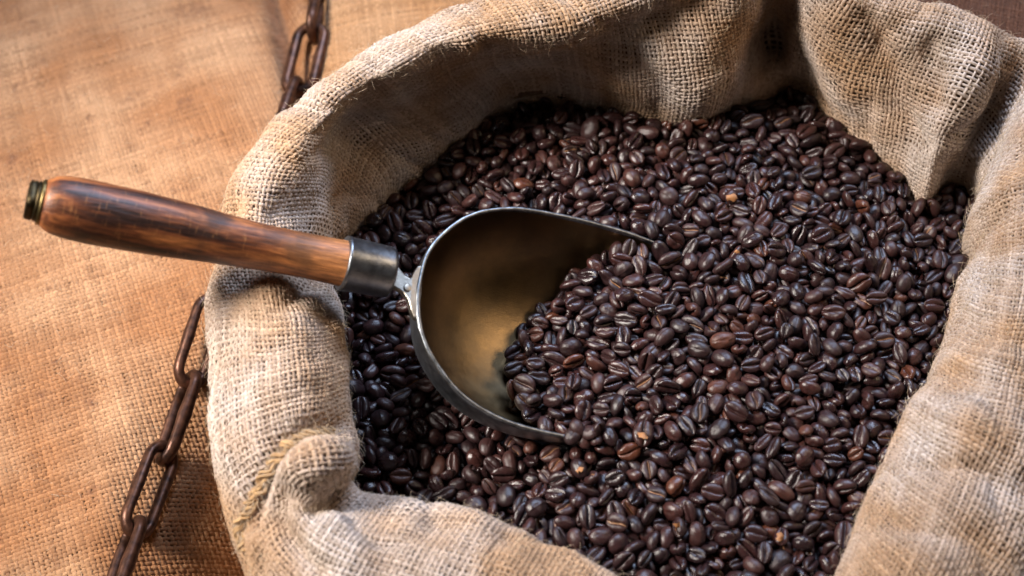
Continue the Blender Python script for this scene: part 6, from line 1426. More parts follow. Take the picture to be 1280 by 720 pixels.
    553,48,37,-44,6,0,1,71,724,-1244,-96,9,-2,-92,4,95,-585,46,-139,19,6,73,1,81,-617,-166,-203,-87,37,-32,1,85,1996,132,-114,-2,-53,52,6,78,1530,-614,-105,-44,-89,6,9,97,
    -238,514,-88,-48,-21,82,9,93,1508,237,-73,37,49,67,0,65,1523,90,-103,-3,5,-54,2,89,1522,-40,-45,79,43,16,2,85,1521,347,-47,-77,17,-1,9,100,1525,431,-52,-19,-16,-60,4,96,
    803,-532,-10,-40,-18,-21,0,75,602,575,-31,21,97,-3,9,93,479,164,-4,-11,99,11,5,95,1940,309,-74,43,-82,-37,4,83,627,902,-51,6,-19,-11,8,96,2190,595,-127,53,-83,15,0,90,
    541,384,-38,-89,-20,32,5,69,569,291,-24,95,24,9,5,92,515,32,-1,-21,44,-81,3,85,846,791,-58,54,69,40,7,104,2089,548,-109,51,83,6,5,74,2124,355,-120,64,-72,14,6,93,
    -807,29,-183,-10,-3,49,0,94,597,867,-18,-65,48,-34,0,95,1781,767,-106,82,16,-50,5,94,1735,806,-63,-8,46,57,5,81,1739,707,-93,-15,-4,99,2,109,1738,615,-84,-13,21,-97,3,91,
    1683,474,-97,5,9,66,9,84,-533,-375,-226,4,-1,-21,0,82,-475,-431,-227,6,-3,33,4,93,-250,-454,-216,-96,25,-2,0,105,1780,520,-100,-3,13,-3,4,104,1744,357,-76,-11,-96,14,7,110,
    -524,-772,-222,-31,95,-4,2,98,-614,51,-212,69,72,8,1,75,-587,-55,-212,92,-23,-2,8,80,-682,-784,-227,-2,1,61,7,84,295,-626,-53,-6,-24,90,3,70,750,-183,-92,-15,96,-15,5,92,
    492,507,-84,10,42,88,0,76,-592,-446,-221,42,90,7,1,78,1863,-17,-86,-2,28,92,0,81,1850,-175,-80,-29,22,-76,4,98,906,-1205,-119,-14,-89,43,4,88,522,-313,-255,18,-95,-2,2,93,
    887,-490,-42,33,90,24,0,94,425,-594,-48,33,92,17,4,82,339,-596,-93,-16,15,-93,7,94,752,958,-72,14,-6,-68,1,75,800,852,-31,-11,98,-14,4,89,947,-936,-36,90,-41,3,0,72,
    891,-974,-13,76,-61,21,2,94,913,-1141,-124,42,91,-3,7,97,678,108,-16,-100,0,3,5,92,739,239,-42,-73,68,-3,3,93,647,144,-66,-2,-32,85,8,107,655,65,-52,1,92,-38,9,108,
    136,-544,-187,-10,8,-28,1,91,1254,-118,-59,-72,-67,-12,9,93,1153,714,-51,-30,-92,-19,2,102,1252,666,-17,84,53,6,4,91,104,712,-52,-8,95,6,2,86,133,-1172,-137,-3,-1,100,2,93,
    69,-316,-120,98,-14,-10,6,89,385,-444,-97,-81,48,-14,7,93,135,-471,-156,-25,95,-20,9,87,643,-812,-77,-77,62,-4,8,90,140,548,-47,-54,36,65,5,76,1338,434,-3,-14,68,69,1,65,
    1345,393,-97,-4,3,-42,7,96,78,576,-103,-92,-19,34,0,88,1320,310,-4,-58,78,-6,3,91,1384,-783,-80,-47,-88,-3,8,94,1298,-933,-114,27,95,-1,0,81,1350,-156,-46,-94,23,26,2,66,
    1300,-200,-29,17,-84,-48,6,94,1359,-963,-64,78,-52,36,6,89,1423,-1106,-105,-23,-39,-81,8,83,1408,-1163,-67,-84,-22,36,2,81,1356,-1262,-87,12,-94,-31,7,96,1302,-728,-47,30,-48,31,3,86,
    -437,59,-160,-1,9,-65,5,84,648,-665,-34,-1,-4,68,6,87,684,-724,-56,-12,-22,-56,0,100,638,-259,-19,-69,29,-49,6,85,1283,-858,-72,10,25,77,4,88,1710,-502,-71,64,76,11,0,93,
    -292,-513,-224,-12,-82,-55,6,78,1666,306,-18,41,-77,5,9,75,-482,492,-139,-57,-75,-10,2,102,-519,389,-147,19,-97,-15,8,98,1679,668,-72,-95,5,-13,8,94,1639,604,-72,18,31,4,0,100,
    -561,613,-205,69,52,36,6,98,-538,211,-215,-6,-2,89,4,83,1154,839,-55,-48,86,10,1,85,1116,713,-102,39,89,23,5,83,1203,-799,-58,100,1,3,4,100,1203,-889,-121,-82,57,3,8,84,
    1202,-1210,-124,82,-57,-6,8,96,291,824,-65,61,77,-17,0,111,1210,-1038,-79,14,7,-4,8,112,1245,-960,-85,-60,-72,34,8,100,97,-226,-104,-90,-27,33,1,66,1054,952,-71,-28,56,-44,6,76,
    1094,534,-82,9,89,45,9,85,1119,336,-26,-55,83,-6,3,80,233,521,-17,21,81,44,9,79,310,-1054,-117,-89,43,10,2,86,1057,658,-45,-12,87,47,5,87,1282,-1147,-94,8,3,25,8,97,
    519,928,-80,-22,-22,-81,9,82,382,-899,-107,9,7,-79,6,95,363,-815,-83,-93,28,3,7,78,1166,-698,-102,12,7,34,8,92,730,-916,-93,-80,10,43,2,85,1152,-824,-101,55,83,1,5,99,
    1114,-947,-79,95,27,10,7,93,400,1048,-112,-61,-64,46,3,95,572,6,-16,3,97,-23,6,78,553,-137,-2,14,0,40,4,69,536,-129,-40,-2,17,-98,8,101,696,-763,-88,-3,4,-88,9,87,
    715,-982,-74,34,93,-8,7,96,-570,106,-166,39,-20,-34,2,86,-447,-211,-190,-69,12,-29,0,76,1596,821,-80,-94,-1,6,0,81,1786,-271,-106,95,-18,-13,2,103,1829,-260,-84,-96,-9,27,8,86,
    -368,248,-97,-78,57,4,2,102,726,-479,-87,6,-2,-91,8,81,1533,1054,-105,6,30,65,4,76,1643,-242,-35,77,-62,-3,4,86,-486,-8,-203,-6,-3,94,1,94,-317,-583,-235,91,41,-1,6,85,
    -363,609,-145,99,-5,9,2,87,-68,476,-73,-83,-54,-8,0,85,1436,-218,-82,47,-84,-20,0,98,1443,-309,-57,91,-36,7,6,92,-384,445,-178,35,10,-52,4,82,-391,179,-83,-40,-79,35,5,91,
    -406,412,-145,-93,22,18,2,100,-201,898,-84,-37,-89,-19,6,75,-89,915,-133,-34,43,-79,6,88,-48,735,-123,-19,31,70,0,86,-105,667,-100,-5,-21,95,1,79,1291,706,-59,21,-25,76,2,80,
    1426,-688,-104,24,-94,22,5,90,1373,-668,-72,-3,-97,22,6,86,1445,-881,-83,-99,-12,-11,8,104,200,-337,-79,-44,-89,-5,0,92,225,-175,-120,27,-95,15,2,84,1019,495,-11,84,50,21,2,87,
    424,970,-74,8,-9,-41,1,99,465,907,-46,92,28,9,8,77,991,-298,-56,3,-9,94,1,91,1036,166,-2,-44,-85,27,2,98,997,713,-67,-17,98,-11,1,85,190,-256,-104,72,64,24,1,96,
    1085,229,-14,-27,8,19,4,96,1107,-16,-51,-74,67,3,4,86,1168,-12,-25,-62,-12,73,1,95,1071,-128,-8,-18,-98,-7,7,93,308,570,-53,7,-99,-1,0,88,241,-648,-141,-52,-37,3,3,98,
    1061,-315,-27,-8,-5,83,6,103,1120,-500,-68,-84,1,0,7,101,1058,-600,-73,-67,-56,24,5,100,397,-1166,-128,-1,-1,86,7,99,1555,-727,-112,-79,-52,22,3,88,1164,1059,-72,-41,-84,-29,6,99,
    76,-992,-128,57,82,6,8,86,557,-599,-39,0,8,90,3,78,1438,684,-15,99,13,-1,0,99,1458,409,-39,42,89,13,2,94,1428,347,-41,-97,-1,14,6,79,648,-174,-42,-15,98,-3,6,99,
    -191,564,-91,-75,9,11,0,106,-165,509,-103,-4,4,-97,0,95,-236,919,-120,-16,-26,-80,2,84,1502,1125,-115,-22,31,73,1,99,1424,800,-71,0,29,73,3,92,1539,794,-43,-58,-67,39,2,86,
    1575,819,-27,89,-22,-32,6,95,1510,766,-77,25,-89,37,9,87,1580,730,-49,-7,25,88,4,72,-229,-890,-173,-79,61,-9,6,88,-186,822,-112,-2,5,-92,4,99,955,-530,-20,-55,35,-55,9,98,
    408,146,-73,-61,54,56,5,81,421,702,-59,8,-4,-97,8,90,516,744,-18,88,-11,-40,2,79,506,550,-79,-46,12,-4,5,90,805,-251,-3,27,70,54,2,79,788,-56,-42,-40,-31,78,8,87,
    984,-1204,-88,-92,-38,-1,6,99,993,-1335,-126,-98,-12,-13,6,88,721,-315,-71,28,6,-91,5,91,377,904,-83,61,75,12,7,103,312,971,-77,-85,39,5,4,89,951,847,-51,-1,26,94,1,75,
    858,875,-81,-26,17,75,9,89,1014,-847,-54,-4,85,52,6,88,481,-1324,-92,-48,87,11,7,100,1124,-1348,-120,-85,-23,-31,7,81,980,1047,-48,50,68,-28,8,76,975,-1365,-86,51,83,-1,8,84,
    375,985,-46,-23,-34,65,0,97,1718,99,-69,31,84,34,6,85,1842,-68,-81,25,90,34,6,94,-517,-850,-209,93,-16,1,8,98,492,-1219,-132,-3,1,96,7,83,799,-632,-8,6,95,29,8,88,
    730,106,-44,-91,-8,-39,6,86,255,-721,-56,17,-18,-53,1,74,499,-855,-85,-98,15,8,0,92,1693,292,-69,-81,-51,24,7,85,897,304,-21,-4,8,88,9,93,436,-983,-105,-92,32,23,2,91,
    496,-1029,-43,20,-5,-83,2,93,876,563,-23,9,-3,97,4,96,455,-419,-114,-9,39,77,0,97,341,-465,-80,88,-42,22,0,81,911,421,-63,26,-2,-94,5,89,883,262,-49,99,6,-6,5,97,
    1569,-300,-107,-2,-100,-1,4,107,1515,-308,-70,8,-11,9,8,81,-412,664,-146,13,5,23,2,93,-351,673,-132,-23,-87,16,4,78,-276,-825,-173,-86,36,27,2,82,1483,573,-74,-1,17,-97,0,99,
    -299,530,-148,-67,22,-7,4,102,-271,351,-36,81,53,14,4,92,1558,104,-58,16,-96,0,2,89,1530,-119,-60,-14,4,-49,4,101,-631,-686,-214,90,43,8,9,100,1564,-360,-58,-62,-17,-56,0,96,
    1563,-507,-76,36,-93,-2,9,91,1548,-419,-31,-7,-29,-95,8,96,2081,209,-120,-64,59,-30,2,95,1966,375,-74,9,33,-51,5,80,1968,188,-34,39,84,7,4,87,-551,-711,-185,-21,-88,37,3,82,
    -532,-638,-186,41,-89,-21,6,87,2027,255,-97,-87,47,-12,5,76,927,-1280,-83,-24,75,-50,4,82,-663,-864,-217,-37,-93,5,1,83,-751,-383,-205,-53,60,-28,4,99,912,-1328,-122,-40,89,-20,9,93,
    -802,90,-132,-59,55,-43,9,102,-732,117,-164,97,-17,-6,9,99,-689,178,-145,-73,-67,-3,9,95,-786,184,-150,60,-73,-11,2,102,-744,146,-116,66,-72,-11,6,104,-685,125,-96,26,-44,-57,5,99,
    -768,318,-158,-67,-40,40,1,97,-755,254,-170,17,90,-30,6,94,-769,258,-106,-73,-59,-12,8,97,-772,188,-83,-3,-15,-47,1,95,-561,-1023,-126,-12,90,40,2,83,-605,-942,-210,58,63,34,2,86,
    -702,390,-175,-45,-89,7,7,108,-722,310,-173,85,38,36,0,81,-725,304,-115,-6,86,-3,1,89,-630,-1016,-224,1,-2,-11,9,92,-651,-955,-208,58,74,-8,6,93,-628,-1070,-180,3,23,84,8,86,
    -615,-1015,-154,-75,-33,56,0,94,574,953,-96,-79,55,-23,7,76,562,337,-69,-6,1,40,2,88,544,155,-59,-98,-12,0,8,101,-741,184,-208,26,96,5,3,105,-805,136,-203,-49,-5,66,3,101,
    -753,87,-212,95,31,0,7,104,2119,443,-120,-70,56,-21,3,99,2182,446,-119,27,-69,-48,4,84,807,123,-23,17,81,56,2,110,880,138,13,15,-64,-19,2,79,804,901,-69,22,3,-81,6,93,
    822,531,-49,-15,5,46,4,89,751,303,-17,42,89,0,1,85,820,211,-36,-14,-91,36,5,103,508,261,5,69,-51,52,8,85,484,148,-108,0,53,-85,1,83,437,-89,-42,16,-95,-17,1,93,
    336,-86,-53,-59,-75,13,2,86,819,676,-51,-26,96,0,0,100,805,676,-18,17,-4,-98,4,81,718,622,-55,65,-68,-6,2,84,466,80,-88,-97,-15,16,7,73,472,-9,-31,-24,-92,-30,6,87,
    769,766,-104,-47,86,-19,5,93,806,740,-43,65,57,-42,0,86,741,726,-54,92,-30,26,7,94,858,-1536,-71,66,72,-12,5,72,825,-1425,-39,-54,14,-60,1,93,914,-1521,-126,-95,-12,2,1,88,
    878,-1471,-126,87,-4,6,0,87,951,-1467,-77,-82,-45,6,1,100,878,-1560,-110,28,-15,22,6,90,908,-1595,-88,-77,-42,-20,0,98,431,-41,-119,72,-64,-16,0,96,921,-1518,-44,-66,66,0,5,102,
    868,-1595,-31,-98,-10,-18,1,99,935,-1425,-101,1,10,-96,1,79,876,-1457,-67,-55,83,-4,2,105,457,-220,-89,1,-1,18,8,88,973,-1461,-21,-7,0,-43,7,102,839,-1512,-36,-90,-33,6,7,86,
    917,-993,-106,-79,61,-4,2,100,957,-1108,-87,-92,34,-3,7,94,362,-311,-73,41,4,21,9,75,298,-476,-63,89,38,19,0,103,922,-710,-93,5,0,56,1,93,875,-712,-42,36,-92,-13,5,102,
    925,-632,-13,-7,20,-77,7,97,482,-355,-121,-23,-33,-16,3,97,906,-620,-83,4,4,-27,2,94,868,-625,-39,-13,-3,45,9,91,767,-560,-83,69,48,37,9,95,443,401,-61,11,95,20,4,75,
    484,404,-24,-10,19,-89,2,88,481,451,-71,98,-11,5,8,101,805,-189,-19,87,-17,43,0,79,796,-131,-5,-88,30,-35,9,82,766,-108,-102,-13,-61,15,1,93,717,-64,-46,-89,34,3,9,98,
    751,-76,-10,-69,-67,-14,1,87,804,-460,-59,1,4,-50,1,96,909,-211,12,-38,91,9,6,89,911,-360,-61,-94,-35,-1,4,85,910,-416,-23,-2,12,44,0,95,901,-288,-53,6,100,3,5,84,
    459,-503,-82,2,-100,6,4,105,397,-774,32,-13,-1,-34,8,99,869,31,8,-94,-9,-28,6,89,949,107,-36,44,88,17,9,97,918,185,-38,-34,-16,-87,0,91,378,-624,-66,-48,-85,15,9,72,
    400,-624,-130,-59,59,-33,6,100,400,-747,-12,97,-11,-1,1,85,942,358,-27,57,72,-16,0,88,935,400,-1,91,38,-2,7,100,438,-941,-28,80,17,-57,5,64,471,-919,-107,10,-2,-5,8,101,
    696,-592,-48,15,99,4,7,86,815,-574,-37,68,73,4,4,89,480,-1095,-75,-95,21,-22,9,107,438,-1142,-53,98,-20,1,0,87,461,-1432,-61,4,16,64,4,98,482,-1453,-6,85,37,7,7,92,
    434,-1060,-128,-28,-96,-4,1,75,961,988,-69,60,-80,2,4,89,904,995,-35,-7,97,-13,0,101,1020,-1593,-137,-1,0,89,5,95,996,-1490,-130,-86,32,-10,7,84,971,-1544,-97,8,-97,7,2,100,
    1081,-1613,-122,33,-89,-21,6,92,1114,-1570,-62,31,-56,44,9,108,1045,-1549,-92,84,43,20,5,85,997,-1413,-124,-54,-84,-7,1,98,1037,-1450,-96,-96,-13,9,6,84,1070,-1531,-139,1,1,-52,4,94,
    1025,-1416,-51,-5,-76,-60,3,93,1023,-1490,-72,-87,-11,3,8,100,1054,-1277,-83,85,-43,-23,8,81,1062,-1520,-42,12,28,0,7,85,1075,-1458,-27,-54,39,-39,2,93,993,-1274,-117,-8,93,36,7,103,
    1114,-1456,-85,-52,-84,3,5,105,1023,-1603,-78,43,-22,-18,9,86,1011,-1553,-55,-47,-4,-32,6,88,498,-1484,-47,38,49,26,2,93,1034,-1207,-117,-34,75,-53,5,80,214,1705,-132,-99,-4,5,9,83,
    490,-1452,-138,28,96,1,2,90,523,-1381,-81,-80,-60,0,0,88,473,-1489,-91,-33,-88,29,7,88,358,591,-36,16,58,80,1,68,959,-678,-51,-93,-30,19,4,83,987,-620,-45,3,9,93,1,87,
    1027,-849,-109,-86,50,2,8,103,303,790,-117,5,15,94,4,93,356,812,-88,-64,51,-37,1,94,741,-412,-111,-2,1,95,2,100,784,-870,-58,-3,-8,-82,9,81,816,-1014,-57,1,-98,-20,8,78,
    435,549,-41,21,94,20,0,93,786,-734,-49,-4,-39,-92,1,89,543,1082,-115,-6,-94,-34,9,92,471,866,-77,-10,1,55,7,96,486,753,-66,93,33,14,6,88,458,746,-25,32,73,57,4,74,
    377,255,14,84,12,-2,7,98,983,-435,-34,76,-64,7,9,91,297,256,33,91,13,21,8,98,377,321,-44,-91,-35,-21,6,96,309,378,-35,-3,7,80,8,93,424,502,-80,-91,-11,33,4,75,
    1025,95,-2,-11,-30,85,8,93,962,102,7,26,12,-96,7,73,232,-123,-94,3,65,-76,5,89,298,-140,-66,-98,6,11,2,77,276,-78,-18,-8,-99,2,6,70,292,287,-34,-7,-14,-88,9,101,
    329,311,-3,16,25,91,4,82,405,93,-123,-47,-33,1,7,105,996,354,-25,37,7,-69,6,74,943,239,-18,-96,-19,5,3,85,991,510,-87,-4,4,-10,8,92,998,454,-63,-77,-2,8,8,93,
    1023,540,-42,-6,-94,-32,1,97,977,637,-60,58,69,14,0,84,205,-288,-150,86,45,-3,0,83,1171,778,-83,-68,64,-22,5,75,1179,889,-81,-70,70,-6,1,83,990,996,-25,38,-6,70,5,75,
    1149,-1560,-131,99,-4,-9,4,83,1168,-1416,-65,-66,63,-38,1,88,1169,-1491,-58,85,38,-17,5,93,273,-460,-111,-97,17,14,6,112,1164,-1538,-96,-43,35,-65,6,90,1122,-1405,-47,68,-64,27,8,94,
    1066,-1380,-121,-24,4,95,8,105,1133,-1403,-123,-64,-51,0,3,84,1145,-1491,-139,0,0,-2,5,84,205,-352,-160,-94,-6,26,1,85,1093,-1177,-84,47,-33,48,1,67,1080,-1139,-118,10,-99,3,9,95,
    857,-1403,-133,51,84,9,4,89,810,-1407,-99,85,-45,9,1,92,474,1007,-94,0,98,10,1,90,789,-1291,-116,22,-35,24,1,84,814,-1576,-89,58,66,39,1,91,750,-1573,-78,91,-40,1,2,97,
    781,-1512,-67,65,74,8,4,81,730,-1574,-42,1,-3,-33,6,82,828,-1358,-97,-29,18,-37,6,72,768,-1349,-114,-37,3,8,5,80,760,-1434,-81,-94,34,-8,6,79,760,-1376,-66,37,93,5,7,78,
    782,-1467,-40,-1,10,98,9,87,842,-1312,-125,-47,88,-1,4,91,559,-1472,-11,-82,-11,-45,3,99,467,1110,-111,-66,37,18,2,88,557,-1527,-130,-93,35,-5,6,93,1084,-1020,-87,13,1,-12,7,96,
    1103,-764,-95,93,13,-1,3,86,314,-530,-96,32,-93,1,6,112,185,-542,-101,22,88,-42,4,86,324,-859,-109,0,-12,81,0,83,1120,-379,-46,99,-13,-9,6,87,332,-745,-41,-21,-22,-95,7,88,
    366,-695,-142,63,63,-34,7,104,221,-694,-100,7,-87,45,3,90,292,-660,-97,10,-87,-22,7,91,363,-1419,-98,0,-11,-45,6,94,303,-1363,-83,86,-50,5,7,91,335,-1337,-54,88,-3,-28,5,82,
    392,-1424,-48,82,-51,-18,4,90,423,-1448,-13,66,10,58,9,70,344,-1318,-101,-49,-87,-4,8,82,148,1794,-132,23,-97,1,9,89,1130,177,-21,52,-85,11,8,92,1161,111,-9,15,95,-18,6,83,
    339,-1235,-137,2,2,-100,2,78,599,-1417,-25,42,-31,-69,1,82,544,-1305,-122,90,-35,-16,2,91,531,-1532,-86,58,-67,-40,1,87,582,-1489,-89,-80,20,57,7,85,579,-1596,-120,26,-18,89,0,106,
    553,-1547,-59,28,5,90,0,80,512,-1379,-126,68,-72,1,8,95,557,-1444,-131,70,-71,-1,0,81,545,-1444,-94,6,-99,9,6,77,591,-1387,-77,-72,-8,-36,3,80,541,-1421,-57,11,-14,98,1,86,
    737,1022,-116,47,82,15,5,87,677,959,-43,95,9,-21,0,95,696,863,-70,-95,-20,20,0,82,830,-1535,-140,1,-1,22,8,80,795,-1494,-106,-99,3,-13,0,105,694,1019,-84,21,95,-11,7,82,
    288,992,-115,-55,-81,0,1,90,274,721,-50,76,59,25,5,104,1112,291,-64,-3,-35,-93,8,97,1088,286,13,-78,45,-41,0,86,1173,603,-23,-92,-37,3,8,94,1106,488,-79,-2,-37,93,8,98,
    1142,532,-38,68,-71,11,7,84,246,1064,-121,50,76,13,8,81,1077,595,-82,-1,54,82,1,107,1128,640,-48,-42,-6,39,8,89,1203,-1527,-133,-25,11,66,1,68,1290,-1409,-56,-69,-58,19,1,72,
    1177,-1307,-132,1,2,-66,1,105,1233,-1135,-123,-22,-97,-8,4,92,1089,776,-70,-58,-76,30,1,95,231,552,-74,7,-100,-1,9,96,1117,1006,-113,92,20,34,0,83,227,283,40,98,-13,2,6,93,
    265,353,-77,-57,-81,13,3,85,290,430,-79,-30,77,-42,2,85,249,420,-58,65,72,18,4,76,271,93,-107,-88,-24,6,0,86,234,373,-28,-31,95,-6,1,88,173,365,3,-72,-35,58,2,95,
    255,334,8,-60,17,33,6,81,214,481,-54,-23,24,84,9,83,199,303,-16,-21,-10,97,7,89,1328,-1342,-126,-68,60,-24,8,96,1195,-1431,-121,-78,-58,18,9,103,1294,-1408,-118,-48,77,37,1,94,
    1265,-1363,-126,23,-37,-87,9,84,1245,-1472,-141,1,0,39,7,69,1244,-1466,-88,-30,82,-46,5,93,1235,-1409,-82,-30,95,-11,0,90,207,417,-40,15,-54,-67,9,73,126,-121,-154,-40,87,-7,0,88,
    103,-200,-165,31,-18,-51,7,93,1174,-960,-67,77,37,36,4,93,1248,-717,-94,82,-52,3,1,88,1185,-648,-55,-19,39,-73,5,85,668,465,-33,-4,-1,-43,0,87,670,343,-17,3,94,33,2,107,
    583,-932,-100,99,-5,2,4,98,566,-998,-105,-87,11,-11,2,91,71,-477,-181,-42,24,-20,0,70,100,-426,-118,-91,-12,38,8,90,70,-486,-117,-40,40,44,9,83,88,-531,-129,-34,18,12,7,91,
    1256,-370,-38,68,-72,-8,6,89,59,-252,-174,19,-8,98,2,87,58,-363,-141,19,83,47,1,83,1242,-39,-70,-16,-98,-1,5,96,1283,-15,-30,91,-41,4,2,83,1178,-161,-63,3,3,95,8,111,
    1279,-169,-56,-40,74,53,0,89,297,-1182,-131,-39,92,2,1,98,160,-659,-130,-22,31,47,9,104,259,-979,-113,51,86,-1,1,93,220,-913,-91,-98,-5,14,4,86,147,1112,-139,-2,1,65,4,90,
    97,905,-138,1,-2,-94,4,72,211,-1272,-51,-97,13,5,6,65,291,-1376,-31,-91,-22,-35,2,82,250,-1327,-41,-55,82,-12,9,79,114,1711,-143,-3,0,93,4,99,1203,304,-80,39,-92,2,7,90,
    1185,242,-30,-26,80,53,7,82,201,-1302,-75,34,-85,31,9,95,127,437,-75,76,62,-9,4,87,1248,881,-94,59,12,58,3,93,1201,967,-106,80,50,32,2,93,1235,732,-75,4,-1,24,4,94,
    1145,974,-80,20,-7,5,9,78,1195,1037,-31,-32,95,1,9,90,562,-609,-84,29,-95,-9,8,88,581,-674,-64,7,-3,-88,4,112,158,367,-55,100,0,0,6,94,94,303,-64,-7,11,-88,4,82,
    131,321,-25,64,75,7,2,88,64,331,-16,24,13,57,5,95,1178,1141,-121,85,17,12,5,83,1234,1161,-84,-91,6,18,2,83,1091,1029,-71,17,42,-89,1,103,141,396,-105,-6,0,74,9,84,
    1317,-1179,-132,-96,-25,3,8,88,1345,-1222,-122,8,36,-68,4,86,1406,-1198,-125,15,-21,70,1,83,1355,-1209,-62,28,91,-15,0,81,147,503,-63,83,53,-13,2,79,1310,-1075,-103,5,3,98,0,93,
    1297,-1110,-135,0,0,84,4,77,1311,-868,-116,47,80,30,0,77,92,-1044,-108,-91,-28,-2,7,86,118,-1133,-95,-81,53,-18,2,86,1367,-825,-109,94,28,-16,8,92,113,-958,-112,-3,26,65,5,80,
    103,-1052,-45,-44,5,-18,3,87,132,250,16,87,47,-9,3,109,184,-952,-128,50,87,3,0,96,1370,-263,-56,54,83,-8,0,92,1385,-302,-20,81,-58,-10,2,71,1335,-521,-42,94,-27,-2,8,85,
    -34,960,-91,-90,-26,0,1,82,-200,1559,-146,82,46,33,7,107,-421,1728,-186,14,85,48,8,111,175,-1207,-98,-42,17,-36,8,68,1320,-95,-20,-97,10,7,5,102,1295,140,-21,-50,69,-29,0,92,
    14,709,-89,6,-8,96,6,90,11,570,-111,-96,-23,6,5,104,45,650,-70,-98,1,20,2,94,42,982,-108,-8,4,54,2,73,-61,771,-84,-6,99,-9,6,98,55,855,-98,-8,-10,-83,6,103,
    15,717,-133,-52,86,-3,4,88,41,367,-68,-11,19,81,0,105,67,403,-38,94,23,-8,1,78,0,291,-32,-14,-15,-58,0,110,1,349,-9,-25,-20,-77,6,90,-17,503,-94,-21,-60,39,5,83,
    -30,436,-72,-10,32,-68,4,82,29,471,-71,6,1,-68,6,95,8,424,-39,74,49,43,9,69,5,422,-119,1,-7,-61,4,94,83,334,-102,77,63,10,1,89,1344,517,-55,97,9,15,6,100,
    1272,522,-50,26,-64,-73,9,75,1362,501,2,-65,-54,18,7,92,1328,745,-89,77,-61,-19,5,78,1296,654,-54,-41,-57,-20,4,89,667,-49,1,-82,55,13,0,90,538,-543,-71,-100,3,-4,9,86,
    521,-642,-44,42,90,-7,2,81,-8,-1199,-79,27,-80,52,9,74,-42,-1209,-120,3,0,-29,1,75,75,-1203,-103,14,3,21,1,92,82,-1248,-82,-73,-57,-12,5,79,36,-1213,-50,-38,76,-53,9,75,
    1315,953,-84,-24,-96,11,5,81,1319,789,-120,14,-11,-98,0,74,59,-1107,-129,40,87,22,1,81,1349,1184,-126,50,86,-9,1,89,1493,-989,-127,17,-40,-79,6,78,-101,442,-116,91,-24,3,1,102,
    -118,603,-84,70,-60,19,5,98,-137,738,-112,29,-22,-13,6,93,-21,654,-100,-54,-81,23,1,97,-140,1028,-131,19,-65,-70,5,99,10,1063,-139,-85,-53,-1,1,91,1447,-239,-50,-27,-95,0,4,91,
    -57,-574,-212,66,-74,13,8,95,-49,377,-38,-92,16,32,5,103,-88,307,-19,-5,-6,71,9,87,-131,396,-9,-95,-2,27,8,98,-98,413,-62,-95,31,-4,6,93,-44,365,-105,-93,34,13,8,97,
    -65,305,-101,-63,-66,-36,0,91,-128,263,-68,27,77,51,2,97,-62,283,-57,-8,-7,92,6,90,526,-480,-67,65,69,-23,8,80,618,-495,-55,88,-37,-29,7,80,608,-315,-99,-63,68,-34,2,102,
    645,-251,-88,-20,-93,28,8,88,680,-228,-62,-97,4,12,6,88,609,-216,-122,-92,-38,10,5,97,1413,-148,18,-71,-45,47,6,93,1443,68,-89,99,-14,0,9,112,1432,2,-46,74,-50,-44,0,88,
    1456,-84,-34,61,-73,30,1,96,-186,952,-112,-15,40,-40,5,98,-211,811,-149,33,-94,2,7,94,1451,185,-46,-90,-43,-1,1,103,-117,-1030,-143,-25,89,-32,3,75,-122,-857,-148,-28,33,86,2,83,
    -68,-1138,-127,-31,24,29,5,88,-63,-1163,-74,17,20,19,1,102,-115,-1131,-84,58,13,48,6,75,-138,470,-79,-9,20,-97,8,77,-151,379,-80,-32,-94,-2,5,97,-172,311,-104,14,4,-6,0,89,
    -204,331,-59,-2,5,96,7,100,-127,340,-50,-22,13,-84,5,89,-213,622,-105,7,-4,-9,7,81,1395,403,-29,-7,5,-41,2,82,1406,467,-60,-68,-71,18,1,86,1449,528,-53,30,-15,8,6,82,
    -300,281,-80,85,26,37,7,90,-220,3,-146,19,96,14,0,99,1422,716,-73,46,-87,-11,3,104,-227,364,-118,-1,-10,99,0,98,-193,238,-96,-99,16,-4,0,99,1473,1018,-85,-72,-9,-5,3,88,
    1490,1064,-126,69,73,-2,9,88,-108,-1177,-149,-98,21,-6,5,101,-173,-1078,-149,17,-43,-72,9,85,-256,-1108,-123,50,75,24,9,93,-172,-1167,-119,-34,75,42,0,82,-214,-1053,-131,67,-9,54,0,71,
    -208,-1119,-113,-35,51,-44,9,73,1382,1091,-124,35,93,-9,4,97,-180,-1124,-74,4,13,12,6,90,-123,-1096,-144,-29,92,-20,4,89,-215,-958,-151,-8,-45,38,6,86,1609,-821,-110,54,-51,-63,1,92,
    1545,-896,-120,11,-29,95,4,96,-244,265,-44,73,-64,-25,0,99,-126,-520,-207,72,-68,-12,0,83,-278,-961,-180,3,-9,-55,5,81,676,-107,-34,-8,99,11,0,82,723,-351,-27,98,3,7,8,92,
    -359,325,-88,61,-29,-3,9,93,1570,-400,-113,4,1,56,2,90,1523,-520,-118,-100,-2,4,0,74,-333,774,-124,-38,-76,25,6,97,-288,796,-118,76,-62,-19,1,81,-262,763,-97,22,33,28,2,96,
    -310,814,-81,-4,-10,74,2,76,-311,702,-180,69,72,7,1,88,-372,758,-172,-29,32,-22,2,101,-261,713,-137,-7,-19,97,7,89,1571,-103,-95,5,-100,1,0,80,-325,-53,-124,-69,23,-12,9,81,
    -334,176,-89,-74,53,-41,5,74,-326,128,-161,-86,46,-20,0,102,1564,60,-30,-86,-45,1,1,90,1561,-22,-101,-2,5,-64,2,112,1487,-47,-86,-65,-76,2,0,101,-280,263,-124,32,86,25,1,82,
    -260,198,-89,-67,22,-12,7,109,-296,140,-100,-94,-33,-13,7,88,1507,160,-78,4,-22,19,3,107,-353,229,-62,1,-21,98,5,89,-309,341,-121,75,-65,3,7,89,-247,307,-101,51,78,33,2,87,
